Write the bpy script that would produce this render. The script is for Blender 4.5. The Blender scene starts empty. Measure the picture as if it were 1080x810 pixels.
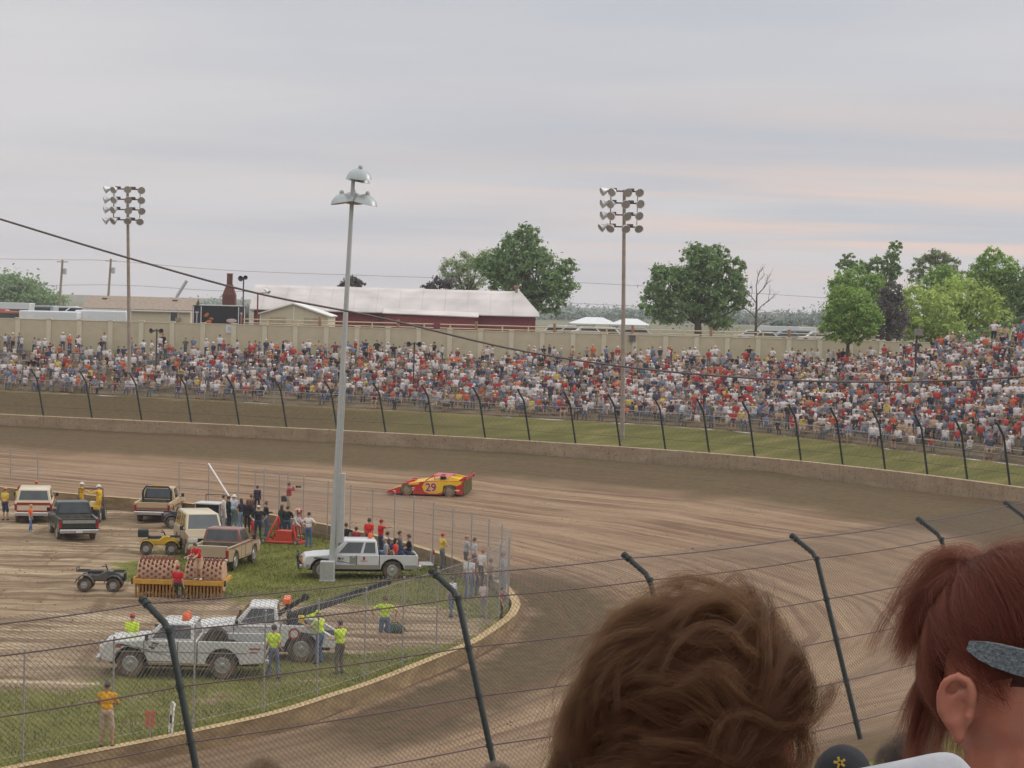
import bpy, bmesh, math, random
import numpy as np
from mathutils import Vector, Matrix
from mathutils.geometry import tessellate_polygon
random.seed(7); rng = np.random.default_rng(7)
scn = bpy.context.scene
COL = scn.collection
PI = math.pi
# ------------------------------------------------------------------ camera model (photo is 1080 x 810)
KY = 2.0                                            # how much deeper the place is than a 35 mm-equivalent view would make it
CAMZ, FPX = 12.5, 1100.0*KY
_p, _r = math.atan(85/FPX), math.radians(1.5)
F = Vector((0, math.cos(_p), -math.sin(_p)))
_U0 = Vector((0, math.sin(_p), math.cos(_p))); _R0 = Vector((1, 0, 0))
CR = _R0*math.cos(_r) + _U0*math.sin(_r)
CU = -_R0*math.sin(_r) + _U0*math.cos(_r)
CAM = Vector((0, 0, CAMZ))
def ray(px, py): return F + CR*((px-540)/FPX) - CU*((py-405)/FPX)
def at_z(px, py, z):
    d = ray(px, py); t = (z-CAMZ)/d.z
    return CAM + d*t
def at_y(px, py, y):
    d = ray(px, py); return CAM + d*(y/d.y)
def S(r, g, b, k=1.0):
    f = lambda c: ((c/255+0.055)/1.055)**2.4 if c > 10 else c/255/12.92
    return (f(r)*k, f(g)*k, f(b)*k)
# ------------------------------------------------------------------ materials
_mats = {}
def M(name, rgb=(.5, .5, .5), rough=.6, metal=0., var=.12, scale=6., bump=0., spec=.4, dirt=None, coat=0.):
    if name in _mats: return _mats[name]
    m = bpy.data.materials.new(name); m.use_nodes = True
    nt = m.node_tree; b = nt.nodes['Principled BSDF']
    b.inputs['Roughness'].default_value = rough; b.inputs['Metallic'].default_value = metal
    b.inputs['Specular IOR Level'].default_value = spec
    if coat: b.inputs['Coat Weight'].default_value = coat; b.inputs['Coat Roughness'].default_value = .1
    L = nt.links.new
    tc = nt.nodes.new('ShaderNodeTexCoord')
    nz = nt.nodes.new('ShaderNodeTexNoise'); nz.inputs['Scale'].default_value = scale; nz.inputs['Detail'].default_value = 5
    L(tc.outputs['Object'], nz.inputs['Vector'])
    rp = nt.nodes.new('ShaderNodeValToRGB')
    rp.color_ramp.elements[0].position = .3; rp.color_ramp.elements[1].position = .7
    rp.color_ramp.elements[0].color = (*[c*(1-var) for c in rgb], 1)
    rp.color_ramp.elements[1].color = (*[min(1, c*(1+var)) for c in rgb], 1)
    L(nz.outputs['Fac'], rp.inputs['Fac'])
    out = rp.outputs['Color']
    if dirt:                                                    # (colour, amount, z below which mud gathers)
        dc, amt, zt = dirt
        sx = nt.nodes.new('ShaderNodeSeparateXYZ'); L(tc.outputs['Object'], sx.inputs[0])
        n2 = nt.nodes.new('ShaderNodeTexNoise'); n2.inputs['Scale'].default_value = 3.5; n2.inputs['Detail'].default_value = 6
        L(tc.outputs['Object'], n2.inputs['Vector'])
        mr = nt.nodes.new('ShaderNodeMapRange'); mr.inputs[1].default_value = zt; mr.inputs[2].default_value = zt*.35
        mr.inputs[3].default_value = .12; mr.inputs[4].default_value = 1
        L(sx.outputs['Z'], mr.inputs[0])
        mu = nt.nodes.new('ShaderNodeMath'); mu.operation = 'MULTIPLY'; L(mr.outputs[0], mu.inputs[0]); 
        r2 = nt.nodes.new('ShaderNodeMapRange'); r2.inputs[1].default_value = .35; r2.inputs[2].default_value = .65; r2.inputs[4].default_value = amt
        L(n2.outputs['Fac'], r2.inputs[0]); L(r2.outputs[0], mu.inputs[1])
        mx = nt.nodes.new('ShaderNodeMix'); mx.data_type = 'RGBA'
        L(mu.outputs[0], mx.inputs[0]); L(out, mx.inputs[6]); mx.inputs[7].default_value = (*dc, 1); out = mx.outputs[2]
    L(out, b.inputs['Base Color'])
    if bump:
        bp = nt.nodes.new('ShaderNodeBump'); bp.inputs['Strength'].default_value = bump; bp.inputs['Distance'].default_value = .02
        L(nz.outputs['Fac'], bp.inputs['Height']); L(bp.outputs[0], b.inputs['Normal'])
    _mats[name] = m
    return m
# ------------------------------------------------------------------ mesh builder
class MB:
    def __init__(s): s.v = []; s.f = []; s.mi = []; s.T = Matrix.Identity(4)
    def add(s, vs, fs, mi=0):
        n = len(s.v); T = s.T
        s.v += [tuple(T @ Vector(p)) for p in vs]
        s.f += [tuple(i+n for i in f) for f in fs]; s.mi += [mi]*len(fs)
        return s
    def box(s, c, d, rot=None, mi=0, taper=(1, 1)):
        x, y, z = d[0]/2, d[1]/2, d[2]/2; tx, ty = taper
        vs = [Vector(p) for p in ((-x,-y,-z),(x,-y,-z),(x,y,-z),(-x,y,-z),(-x*tx,-y*ty,z),(x*tx,-y*ty,z),(x*tx,y*ty,z),(-x*tx,y*ty,z))]
        if rot is not None: vs = [rot @ p for p in vs]
        c = Vector(c)
        return s.add([p+c for p in vs], [(0,3,2,1),(4,5,6,7),(0,1,5,4),(1,2,6,5),(2,3,7,6),(3,0,4,7)], mi)
    def tube(s, pts, r, n=8, mi=0, caps=True, closed=False):
        pts = [Vector(p) for p in pts]; k = len(pts)
        rs = r if isinstance(r, (list, tuple)) else [r]*k
        vs, fs = [], []; up = None
        for i, p in enumerate(pts):
            a = pts[(i-1) % k] if (i or closed) else p; b = pts[(i+1) % k] if (i < k-1 or closed) else p
            t = (b-a).normalized()
            if up is None:
                up = Vector((0, 0, 1)) if abs(t.z) < .9 else Vector((1, 0, 0))
            u = (up - t*up.dot(t)).normalized(); w = t.cross(u); up = u
            for j in range(n):
                an = 2*PI*j/n
                vs.append(p + (u*math.cos(an) + w*math.sin(an))*rs[i])
        m = k if closed else k-1
        for i in range(m):
            for j in range(n):
                fs.append((i*n+j, i*n+(j+1) % n, ((i+1) % k)*n+(j+1) % n, ((i+1) % k)*n+j))
        if caps and not closed:
            fs.append(tuple(range(n))[::-1]); fs.append(tuple(range((k-1)*n, k*n)))
        return s.add(vs, fs, mi)
    def lathe(s, prof, c=(0,0,0), axis='z', n=16, mi=0):
        """prof: list of (radius, height)"""
        vs, fs = [], []; k = len(prof); c = Vector(c)
        for r, h in prof:
            for j in range(n):
                a = 2*PI*j/n; x, y = r*math.cos(a), r*math.sin(a)
                p = {'z': (x, y, h), 'x': (h, x, y), 'y': (y, h, x)}[axis] if isinstance(axis, str) else axis @ Vector((x, y, h))
                vs.append(Vector(p)+c)
        for i in range(k-1):
            for j in range(n):
                fs.append((i*n+j, i*n+(j+1) % n, (i+1)*n+(j+1) % n, (i+1)*n+j))
        if prof[0][0] > 1e-4: fs.append(tuple(range(n))[::-1])
        if prof[-1][0] > 1e-4: fs.append(tuple(range((k-1)*n, k*n)))
        return s.add(vs, fs, mi)
    def prism(s, poly, y0, y1, mi=0, plane='xz'):
        """polygon (list of 2d) extruded between y0 and y1; concave allowed"""
        n = len(poly)
        P = (lambda a, b, c: (a, c, b)) if plane == 'xz' else ((lambda a, b, c: (a, b, c)) if plane == 'xy' else (lambda a, b, c: (c, a, b)))
        vs = [P(a, b, y0) for a, b in poly] + [P(a, b, y1) for a, b in poly]
        tri = tessellate_polygon([[Vector((a, b, 0)) for a, b in poly]])
        fs = [tuple(t) for t in tri] + [tuple(i+n for i in t[::-1]) for t in tri]
        fs += [(i, (i+1) % n, (i+1) % n+n, i+n) for i in range(n)]
        return s.add(vs, fs, mi)
    def quad(s, a, b, c, d, mi=0): return s.add([a, b, c, d], [(0,1,2,3)], mi)
    def slab(s, a, b, c, d, off, mi=0):
        """thin slab from quad abcd lifted by vector/distance OFF along its normal"""
        a, b, c, d = map(Vector, (a, b, c, d)); nrm = (b-a).cross(d-a).normalized()*off
        vs = [a, b, c, d, a+nrm, b+nrm, c+nrm, d+nrm]
        return s.add(vs, [(0,3,2,1),(4,5,6,7),(0,1,5,4),(1,2,6,5),(2,3,7,6),(3,0,4,7)], mi)
    def ellipsoid(s, c, r, n=12, m=8, mi=0, rot=None):
        vs, fs = [], []; c = Vector(c)
        for i in range(m+1):
            th = PI*i/m
            for j in range(n):
                a = 2*PI*j/n
                p = Vector((r[0]*math.sin(th)*math.cos(a), r[1]*math.sin(th)*math.sin(a), r[2]*math.cos(th)))
                if rot is not None: p = rot @ p
                vs.append(p+c)
        for i in range(m):
            for j in range(n):
                fs.append((i*n+j, (i+1)*n+j, (i+1)*n+(j+1) % n, i*n+(j+1) % n))
        return s.add(vs, fs, mi)
    def build(s, name, mats, parent=None, smooth=None, bevel=0., loc=None, fixn=True):
        me = bpy.data.meshes.new(name); me.from_pydata(s.v, [], s.f)
        if not isinstance(mats, (list, tuple)): mats = [mats]
        for m in mats: me.materials.append(m)
        if len(mats) > 1: me.polygons.foreach_set('material_index', np.array(s.mi, dtype=np.int32))
        if fixn:
            bm = bmesh.new(); bm.from_mesh(me)
            bmesh.ops.remove_doubles(bm, verts=bm.verts, dist=1e-5)
            bmesh.ops.recalc_face_normals(bm, faces=bm.faces); bm.to_mesh(me); bm.free()
        me.update()
        o = bpy.data.objects.new(name, me); COL.objects.link(o)
        if parent is not None: o.parent = parent
        if loc is not None: o.location = loc
        if smooth: shade(me, smooth)
        if bevel:
            b = o.modifiers.new('b', 'BEVEL'); b.width = bevel; b.segments = 2; b.limit_method = 'ANGLE'; b.angle_limit = math.radians(40)
        return o
def shade(me, ang=35):
    me.polygons.foreach_set('use_smooth', [True]*len(me.polygons))
    if ang and ang < 170:
        try: me.set_sharp_from_angle(angle=math.radians(ang))
        except Exception: pass
def tag(o, label=None, cat=None, group=None, kind=None):
    if label: o['label'] = label
    if cat: o['category'] = cat
    if group: o['group'] = group
    if kind: o['kind'] = kind
    return o
def thing(name, label, cat, loc=(0,0,0), rz=0., group=None):
    o = bpy.data.objects.new(name, None); COL.objects.link(o)
    o.location = loc; o.rotation_euler = (0, 0, rz); o.empty_display_size = .1
    return tag(o, label, cat, group)
def kids(o): return [c for c in COL.objects if c.parent == o]
_kidmap = {}
def copy_tree(o, tree, parent=None):
    """tree: nested (object, [children trees])"""
    c = o.copy(); COL.objects.link(c)
    if parent is not None: c.parent = parent
    for ch, sub in tree: copy_tree(ch, sub, c)
    return c
def tree_of(o): return [(c, tree_of(c)) for c in list(o.children)]
def smoothstep(a, b, x):
    t = np.clip((x-a)/(b-a), 0, 1); return t*t*(3-2*t)
def spline(pts, n):
    """Catmull-Rom through pts, resampled evenly to n points"""
    P = np.array(pts, float); P = np.vstack([2*P[0]-P[1], P, 2*P[-1]-P[-2]])
    out = []
    for i in range(1, len(P)-2):
        for t in np.linspace(0, 1, 24, endpoint=False):
            a, b, c, d = P[i-1], P[i], P[i+1], P[i+2]
            out.append(.5*((2*b)+(-a+c)*t+(2*a-5*b+4*c-d)*t*t+(-a+3*b-3*c+d)*t**3))
    out.append(P[-2]); out = np.array(out)
    L = np.r_[0, np.cumsum(np.linalg.norm(np.diff(out, axis=0), axis=1))]
    s = np.linspace(0, L[-1], n)
    return np.stack([np.interp(s, L, out[:, k]) for k in range(out.shape[1])], 1)
def vnoise(x, y, seed=0):
    """cheap smooth value noise in numpy"""
    x = np.asarray(x, float); y = np.asarray(y, float)
    xi = np.floor(x).astype(np.int64); yi = np.floor(y).astype(np.int64); xf = x-xi; yf = y-yi
    def h(a, b):
        n = (a*374761393 + b*668265263 + seed*974634777) & 0x7fffffff
        n = ((n ^ (n >> 13))*1274126177) & 0x7fffffff
        return (n & 0xffff)/65535.
    u = xf*xf*(3-2*xf); v = yf*yf*(3-2*yf)
    return (h(xi, yi)*(1-u)+h(xi+1, yi)*u)*(1-v)+(h(xi, yi+1)*(1-u)+h(xi+1, yi+1)*u)*v
def grid_mesh(name, P, mats, uv=None, kind='structure', smooth=True):
    """P: array (n,m,3) -> one surface"""
    n, m = P.shape[:2]
    me = bpy.data.meshes.new(name)
    idx = np.arange(n*m).reshape(n, m)
    fs = np.stack([idx[:-1, :-1], idx[1:, :-1], idx[1:, 1:], idx[:-1, 1:]], -1).reshape(-1, 4)
    me.from_pydata(P.reshape(-1, 3).tolist(), [], fs.tolist())
    if uv is not None:
        l = me.uv_layers.new(name='UVMap'); l.data.foreach_set('uv', uv.reshape(-1, 2)[fs.ravel()].astype(np.float32).ravel())
    me.materials.append(mats)
    if smooth: me.polygons.foreach_set('use_smooth', [True]*len(me.polygons))
    me.update()
    if me.polygons and np.mean([p.normal.z for p in me.polygons[:200]]) < 0: me.flip_normals()
    o = bpy.data.objects.new(name, me); COL.objects.link(o)
    if kind: o['kind'] = kind
    return o
# small node-graph helper
class NG:
    def __init__(s, name):
        s.m = bpy.data.materials.new(name); s.m.use_nodes = True; s.nt = s.m.node_tree; s.b = s.nt.nodes['Principled BSDF']
        s.L = s.nt.links.new
    def n(s, t, **kw):
        x = s.nt.nodes.new('ShaderNode'+t)
        for k, v in kw.items(): setattr(x, k, v)
        return x
    def noise(s, vec, scale, detail=5, rough=.55):
        x = s.n('TexNoise'); x.inputs['Scale'].default_value = scale; x.inputs['Detail'].default_value = detail; x.inputs['Roughness'].default_value = rough
        if vec is not None: s.L(vec, x.inputs['Vector'])
        return x.outputs['Fac']
    def mapping(s, vec, sc=(1,1,1), loc=(0,0,0), rot=(0,0,0)):
        x = s.n('Mapping'); x.inputs['Scale'].default_value = sc; x.inputs['Location'].default_value = loc; x.inputs['Rotation'].default_value = rot; s.L(vec, x.inputs[0]); return x.outputs[0]
    def ramp(s, fac, *stops):
        x = s.n('ValToRGB'); cr = x.color_ramp
        while len(cr.elements) < len(stops): cr.elements.new(.5)
        for e, (p, c) in zip(cr.elements, stops):
            e.position = p; e.color = (*c, 1) if not isinstance(c, (int, float)) else (c, c, c, 1)
        s.L(fac, x.inputs['Fac']); return x.outputs['Color']
    def mix(s, fac, a, b, mode='MIX'):
        x = s.n('Mix', data_type='RGBA', blend_type=mode)
        for k, v in ((0, fac), (6, a), (7, b)):
            if isinstance(v, (int, float)): x.inputs[k].default_value = v
            elif isinstance(v, tuple): x.inputs[k].default_value = (*v, 1)
            else: s.L(v, x.inputs[k])
        return x.outputs[2]
    def math(s, op, a, b=0., clamp=False):
        x = s.n('Math', operation=op, use_clamp=clamp)
        for k, v in ((0, a), (1, b)):
            if isinstance(v, (int, float)): x.inputs[k].default_value = v
            else: s.L(v, x.inputs[k])
        return x.outputs[0]
    def mrange(s, v, a, b, c=0., d=1., smooth=False):
        x = s.n('MapRange'); 
        if smooth: x.interpolation_type = 'SMOOTHSTEP'
        s.L(v, x.inputs[0])
        for k, q in zip((1,2,3,4), (a,b,c,d)): x.inputs[k].default_value = q
        return x.outputs[0]
    def bump(s, h, st=.3, dist=.05):
        x = s.n('Bump'); x.inputs['Strength'].default_value = st; x.inputs['Distance'].default_value = dist; s.L(h, x.inputs['Height']); s.L(x.outputs[0], s.b.inputs['Normal'])
    def done(s, col, rough=.9, spec=.2):
        s.L(col, s.b.inputs['Base Color']); s.b.inputs['Roughness'].default_value = rough; s.b.inputs['Specular IOR Level'].default_value = spec; return s.m
# ================================================================== plan curves (metres; camera over the origin, looking along +y)
def _sy(P): return [(p[0], p[1]*KY)+tuple(p[2:]) for p in P]
OUT = spline(_sy([(-150,92),(-80,86.5),(-39,79.8),(-18.9,76.6),(0,72.6),(16.7,66.9),(28.5,58),(34.5,48.5),(35.2,41),(32,35),(26,31),(19.5,28),(13.0,25),(9.6,22.7),(6.3,20.7),(2.6,18.7),(-1.0,17.1),(-5.6,15.0),(-14,11),(-32,4),(-70,-6)]), 420)
def _tp(px, py, z): v = at_z(px, py, z); return (v.x, v.y)
INN = spline(_sy([(-150,86),(-75,77)])+[_tp(px, py, .72) for px, py in ((0,513),(207,531),(331,550),(411,567),(444,576),(483,588))]+[_tp(512,601,.6),_tp(533,614,.45),_tp(544,627,.28)]+[_tp(px, py, .06) for px, py in ((548,640),(539,652),(504,676),(468,691),(400,718),(348,735),(293,752),(204,772),(110,791),(11,811),(-140,842),(-500,905))]+_sy([(-42,12),(-80,-2)]), 420)
WALL_TOP, WALL_BASE = 3.0, 2.15
FRONT = spline(_sy([(-150,98,4.6),(-80,92,4.5),(-41,84.6,4.35),(-18,80.6,4.25),(0,77,4.1),(9,74.6,4.1),(17.5,71.4,4.0),(25.5,65.6,3.8),(31,61,3.7),(37.5,52,3.7),(41,44,3.8)]), 200)
BACK = np.array([0, 0, -.3])+spline(_sy([(-150,92.6+10,7.4),(-80,92,7.5),(-41,91.6,7.55),(-18,91.6,7.6),(0,91.6,7.65),(12,91.6,7.7),(24,91.3,7.9),(31.5,87.5,8.5),(38.5,79,11.1),(46,70,11.4),(54,60,12)]), 200)
def nearest(poly, x, y):
    """distance of points to a polyline (dense vertices)"""
    P = poly[:, :2]; d = np.full(len(x), 1e9)
    for k in range(0, len(P), 60):
        q = P[k:k+60]
        d = np.minimum(d, np.min((x[:, None]-q[None, :, 0])**2+(y[:, None]-q[None, :, 1])**2, 1))
    return np.sqrt(d)
def inside(poly, x, y):
    c = np.zeros(len(x), bool); n = len(poly)
    for i in range(n):
        x1, y1 = poly[i][:2]; x2, y2 = poly[(i+1) % n][:2]
        m = ((y1 > y) != (y2 > y))
        if y1 != y2: c ^= m & (x < (x2-x1)*(y-y1)/(y2-y1)+x1)
    return c
def near_drop(Y):
    """the track lies lower than the infield along the near straight"""
    return -.52*(1-smoothstep(39, 47, Y/KY))
def wall_top_in(Y): return .06+.66*smoothstep(41, 48.5, Y/KY)
def track_h(d_out, d_in):
    s = np.clip(1-d_out/(11.0*KY*.9), 0, 1)
    return WALL_BASE*s**1.35 + .02*0
# ------------------------------------------------------------------ world: overcast evening sky
def make_world():
    w = bpy.data.worlds.new("World"); scn.world = w; w.use_nodes = True
    nt = w.node_tree; L = nt.links.new; N = nt.nodes.new
    bg = nt.nodes['Background']; bg.inputs['Strength'].default_value = .1
    sky = N('ShaderNodeTexSky'); sky.sky_type = 'NISHITA'; sky.sun_disc = False
    sky.sun_elevation = math.radians(SUN_EL); sky.sun_rotation = math.radians(SUN_ROT); sky.air_density = 1.2; sky.dust_density = 3
    tc = N('ShaderNodeTexCoord'); sp = N('ShaderNodeSeparateXYZ'); L(tc.outputs['Generated'], sp.inputs[0])
    def mth(op, a, b=0., c=None):
        x = N('ShaderNodeMath'); x.operation = op
        for k, v in ((0, a), (1, b)) + (((2, c),) if c is not None else ()):
            if isinstance(v, (int, float)): x.inputs[k].default_value = v
            else: L(v, x.inputs[k])
        return x.outputs[0]
    def mr(v, a, b, c=0., d=1.):
        x = N('ShaderNodeMapRange'); x.interpolation_type = 'SMOOTHSTEP'; L(v, x.inputs[0])
        for k, q in zip((1,2,3,4), (a,b,c,d)): x.inputs[k].default_value = q
        return x.outputs[0]
    z = mth('MAXIMUM', sp.outputs['Z'], 0.)
    k = mth('DIVIDE', 1., mth('ADD', z, .09/KY))                  # flat cloud deck seen from below: bands close up to the horizon
    cx = mth('MULTIPLY', sp.outputs['X'], k); cy = mth('MULTIPLY', mth('MULTIPLY', sp.outputs['Y'], k), 1/KY)
    cb = N('ShaderNodeCombineXYZ'); L(cx, cb.inputs[0]); L(cy, cb.inputs[1])
    def noise(sc, scale, loc, det=5, rot=0.):
        mp = N('ShaderNodeMapping'); mp.inputs['Scale'].default_value = sc; mp.inputs['Location'].default_value = loc; mp.inputs['Rotation'].default_value = (0, 0, rot); L(cb.outputs[0], mp.inputs[0])
        nz = N('ShaderNodeTexNoise'); nz.inputs['Scale'].default_value = scale; nz.inputs['Detail'].default_value = det; nz.inputs['Roughness'].default_value = .5; nz.inputs['Distortion'].default_value = .25
        L(mp.outputs[0], nz.inputs['Vector']); return nz.outputs['Fac']
    n1 = noise((.34, .85, 1), .62, (2.3, 1.7, 0), 5, .10)     # broad dark strata
    n2 = noise((.26, 1.15, 1), 1.0, (7.7, 4.2, 0), 3, -.05)       # warm breaks
    n3 = noise((.6, 2.4, 1), 2.2, (1.7, 9.2, 0), 5, .04)       # fine streaks
    def mix(f, a, b):
        x = N('ShaderNodeMix'); x.data_type = 'RGBA'
        for kk, v in ((0, f), (6, a), (7, b)):
            if isinstance(v, (int, float)): x.inputs[kk].default_value = v
            elif isinstance(v, tuple): x.inputs[kk].default_value = (*v, 1)
            else: L(v, x.inputs[kk])
        return x.outputs[2]
    g = 10.
    pale, slate, pink, low, zen = S(221,218,220,g), S(190,195,205,g), S(246,216,200,g), S(218,212,214,g), S(255,255,255,1.45*g)
    f1 = mth('MULTIPLY', mr(n1, .36, .70), .95)
    c = mix(f1, pale, slate)
    warm = mth('MULTIPLY', mr(n2, .40, .66), mr(sp.outputs['X'], -.28/KY, .42/KY, .12, 1.))
    warm = mth('MULTIPLY', warm, mr(z, .01/KY, .05/KY, .3, 1.)); warm = mth('MULTIPLY', warm, mr(z, .10/KY, .24/KY, 1., 0.))
    c = mix(mth('MULTIPLY', warm, .9), c, pink)
    c = mix(mth('MULTIPLY', mr(n3, .45, .75), .10), c, S(204,205,211,g))
    c = mix(mr(z, .0, .085/KY, .75, 0.), c, low)
    c = mix(mr(z, .2, .8), c, zen)
    c = mix(.94, sky.outputs[0], c)
    L(c, bg.inputs['Color'])
SUN_EL, SUN_ROT = 28., 75.
make_world()
# ------------------------------------------------------------------ materials of the ground
def track_material():
    g = NG('packed_clay'); tc = g.n('TexCoord'); uv = tc.outputs['UV']; ob = tc.outputs['Object']
    sp = g.n('SeparateXYZ'); g.L(uv, sp.inputs[0]); v = sp.outputs['Y']        # v: 0 at the outer wall .. 1 at the inner wall
    at = g.n('Attribute'); at.attribute_name = 'dout'; dout = at.outputs['Fac']
    ai = g.n('Attribute'); ai.attribute_name = 'dinn'; dinn = ai.outputs['Fac']
    s1 = g.noise(g.mapping(uv, (.045, 34, 1)), 1., 6, .6)                    # tyre streaks along the track
    s2 = g.noise(g.mapping(uv, (.16, 85, 1), (3, 7, 0)), 1., 5, .6)
    blot = g.noise(ob, .16, 6, .6); fine = g.noise(ob, 2.4, 7, .65)
    c = g.ramp(s1, (.28, S(112,91,73)), (.48, S(141,116,92)), (.72, S(166,140,112)))
    c = g.mix(g.mrange(s2, .5, .72, 0, .55), c, S(112,84,66))
    c = g.mix(g.mrange(blot, .42, .66, 0, .4), c, S(164,142,117))
    c = g.mix(g.mrange(fine, .35, .7, 0, .35), c, S(110,88,70))
    wob = g.math('ADD', dout, g.math('MULTIPLY', g.math('SUBTRACT', g.noise(ob, .22, 5), .5), 4.))
    moist = g.mrange(wob, 6.5, 10.0, 1., 0., True)                              # damp, unworked clay up against the outer wall
    c = g.mix(g.math('MULTIPLY', moist, .92), c, g.ramp(fine, (.3, S(78,66,44)), (.7, S(101,86,60))))
    wib = g.math('ADD', dinn, g.math('MULTIPLY', g.math('SUBTRACT', g.noise(g.mapping(uv, (.5, 9, 1)), 1., 5), .5), 2.4))
    low = g.math('MULTIPLY', g.mrange(wib, .2, .9, 0., 1.), g.mrange(wib, 3.4, 5.4, 1., 0., True))
    ax = g.n('Attribute'); ax.attribute_name = 'apex'
    low = g.math('MULTIPLY', low, ax.outputs['Fac'])
    c = g.mix(g.math('MULTIPLY', low, .96), c, g.ramp(fine, (.3, S(70,59,41)), (.7, S(102,87,63))))   # mossy damp apron at the inner wall
    h = g.math('ADD', g.math('MULTIPLY', s1, 1.), g.math('ADD', g.math('MULTIPLY', s2, .6), g.math('MULTIPLY', fine, .5)))
    rut = g.noise(g.mapping(uv, (.02, 60, 1), (1, 2, 0)), 1., 3, .5)
    near = g.math('MULTIPLY', g.mrange(rut, .50, .60, 0, 1, True), g.mrange(g.noise(ob, .10, 3), .38, .6, .1, .75))
    c = g.mix(near, c, S(104,78,62))
    clod = g.noise(ob, 9., 4, .7)
    c = g.mix(g.mrange(clod, .58, .72, 0, .45), c, S(92,72,58))
    h = g.math('SUBTRACT', g.math('ADD', h, g.math('MULTIPLY', clod, .35)), g.math('MULTIPLY', near, .8))
    g.bump(h, .75, .11)
    return g.done(c, .95, .15)
def infield_material():
    g = NG('infield_dirt'); tc = g.n('TexCoord'); ob = tc.outputs['Object']
    at = g.n('Attribute'); at.attribute_name = 'grassy'
    n1 = g.noise(g.mapping(ob, (.35, 1.0, 1), rot=(0, 0, .35)), .55, 7, .65); n2 = g.noise(ob, 3.2, 6, .7); n3 = g.noise(g.mapping(ob, (.12, 1.3, 1), rot=(0, 0, .22)), 1., 5, .6)
    n4 = g.noise(g.mapping(ob, (1.1, .14, 1), rot=(0, 0, .5)), 1., 5, .6)
    c = g.ramp(n1, (.3, S(106,90,70)), (.5, S(142,122,98)), (.7, S(178,158,130)))
    c = g.mix(g.mrange(n3, .51, .60, 0, .85), c, S(104,82,62))
    c = g.mix(g.mrange(n4, .54, .64, 0, .8), c, S(108,86,66))
    c = g.mix(g.mrange(n3, .30, .44, .85, 0), c, S(196,178,150))
    c = g.mix(g.mrange(n2, .5, .75, 0, .4), c, S(122,96,74))
    gr = g.ramp(n2, (.3, S(84,86,40)), (.55, S(110,110,54)), (.75, S(140,132,76)))
    m = g.mrange(g.math('ADD', at.outputs['Fac'], g.math('MULTIPLY', g.math('SUBTRACT', g.math('ADD', g.math('MULTIPLY', n2, .6), g.math('MULTIPLY', g.noise(ob, .6, 6), .9)), .75), 1.3)), .38, .62, 0, 1, True)
    c = g.mix(m, c, gr)
    g.bump(g.math('ADD', n2, g.math('ADD', n3, n4)), .6, .1)
    return g.done(c, .97, .12)
def bank_material():
    g = NG('spectator_bank_turf'); tc = g.n('TexCoord'); ob = tc.outputs['Object']; uv = tc.outputs['UV']
    sp = g.n('SeparateXYZ'); g.L(uv, sp.inputs[0]); v = sp.outputs['Y']; u = sp.outputs['X']
    n1 = g.noise(g.mapping(ob, (.4, 1.2, 1)), .6, 6, .6); n2 = g.noise(ob, 3., 5)
    c = g.ramp(n1, (.3, S(84,82,44)), (.52, S(104,102,56)), (.72, S(134,120,76)))
    c = g.mix(g.mrange(n2, .45, .75, 0, .5), c, S(92,84,52))
    br = g.mrange(g.math('ADD', v, g.math('MULTIPLY', g.math('SUBTRACT', n1, .5), .25)), .16, .27, 0, 1, True)
    br = g.math('MULTIPLY', br, g.mrange(g.math('ADD', v, g.math('MULTIPLY', g.math('SUBTRACT', n1, .5), .2)), .84, .95, 1., .25, True))
    br = g.math('MULTIPLY', br, g.mrange(u, -16, 4, 1., 0., True))           # bare dark earth cut on the straight
    c = g.mix(g.math('MULTIPLY', br, .93), c, g.ramp(n2, (.3, S(78,63,46)), (.7, S(100,84,60))))
    tp = g.mrange(v, .86, 1., 0, .7, True); c = g.mix(tp, c, S(140,118,82))  # trodden edge
    g.bump(n2, .5, .08)
    return g.done(c, .97, .1)
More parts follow.
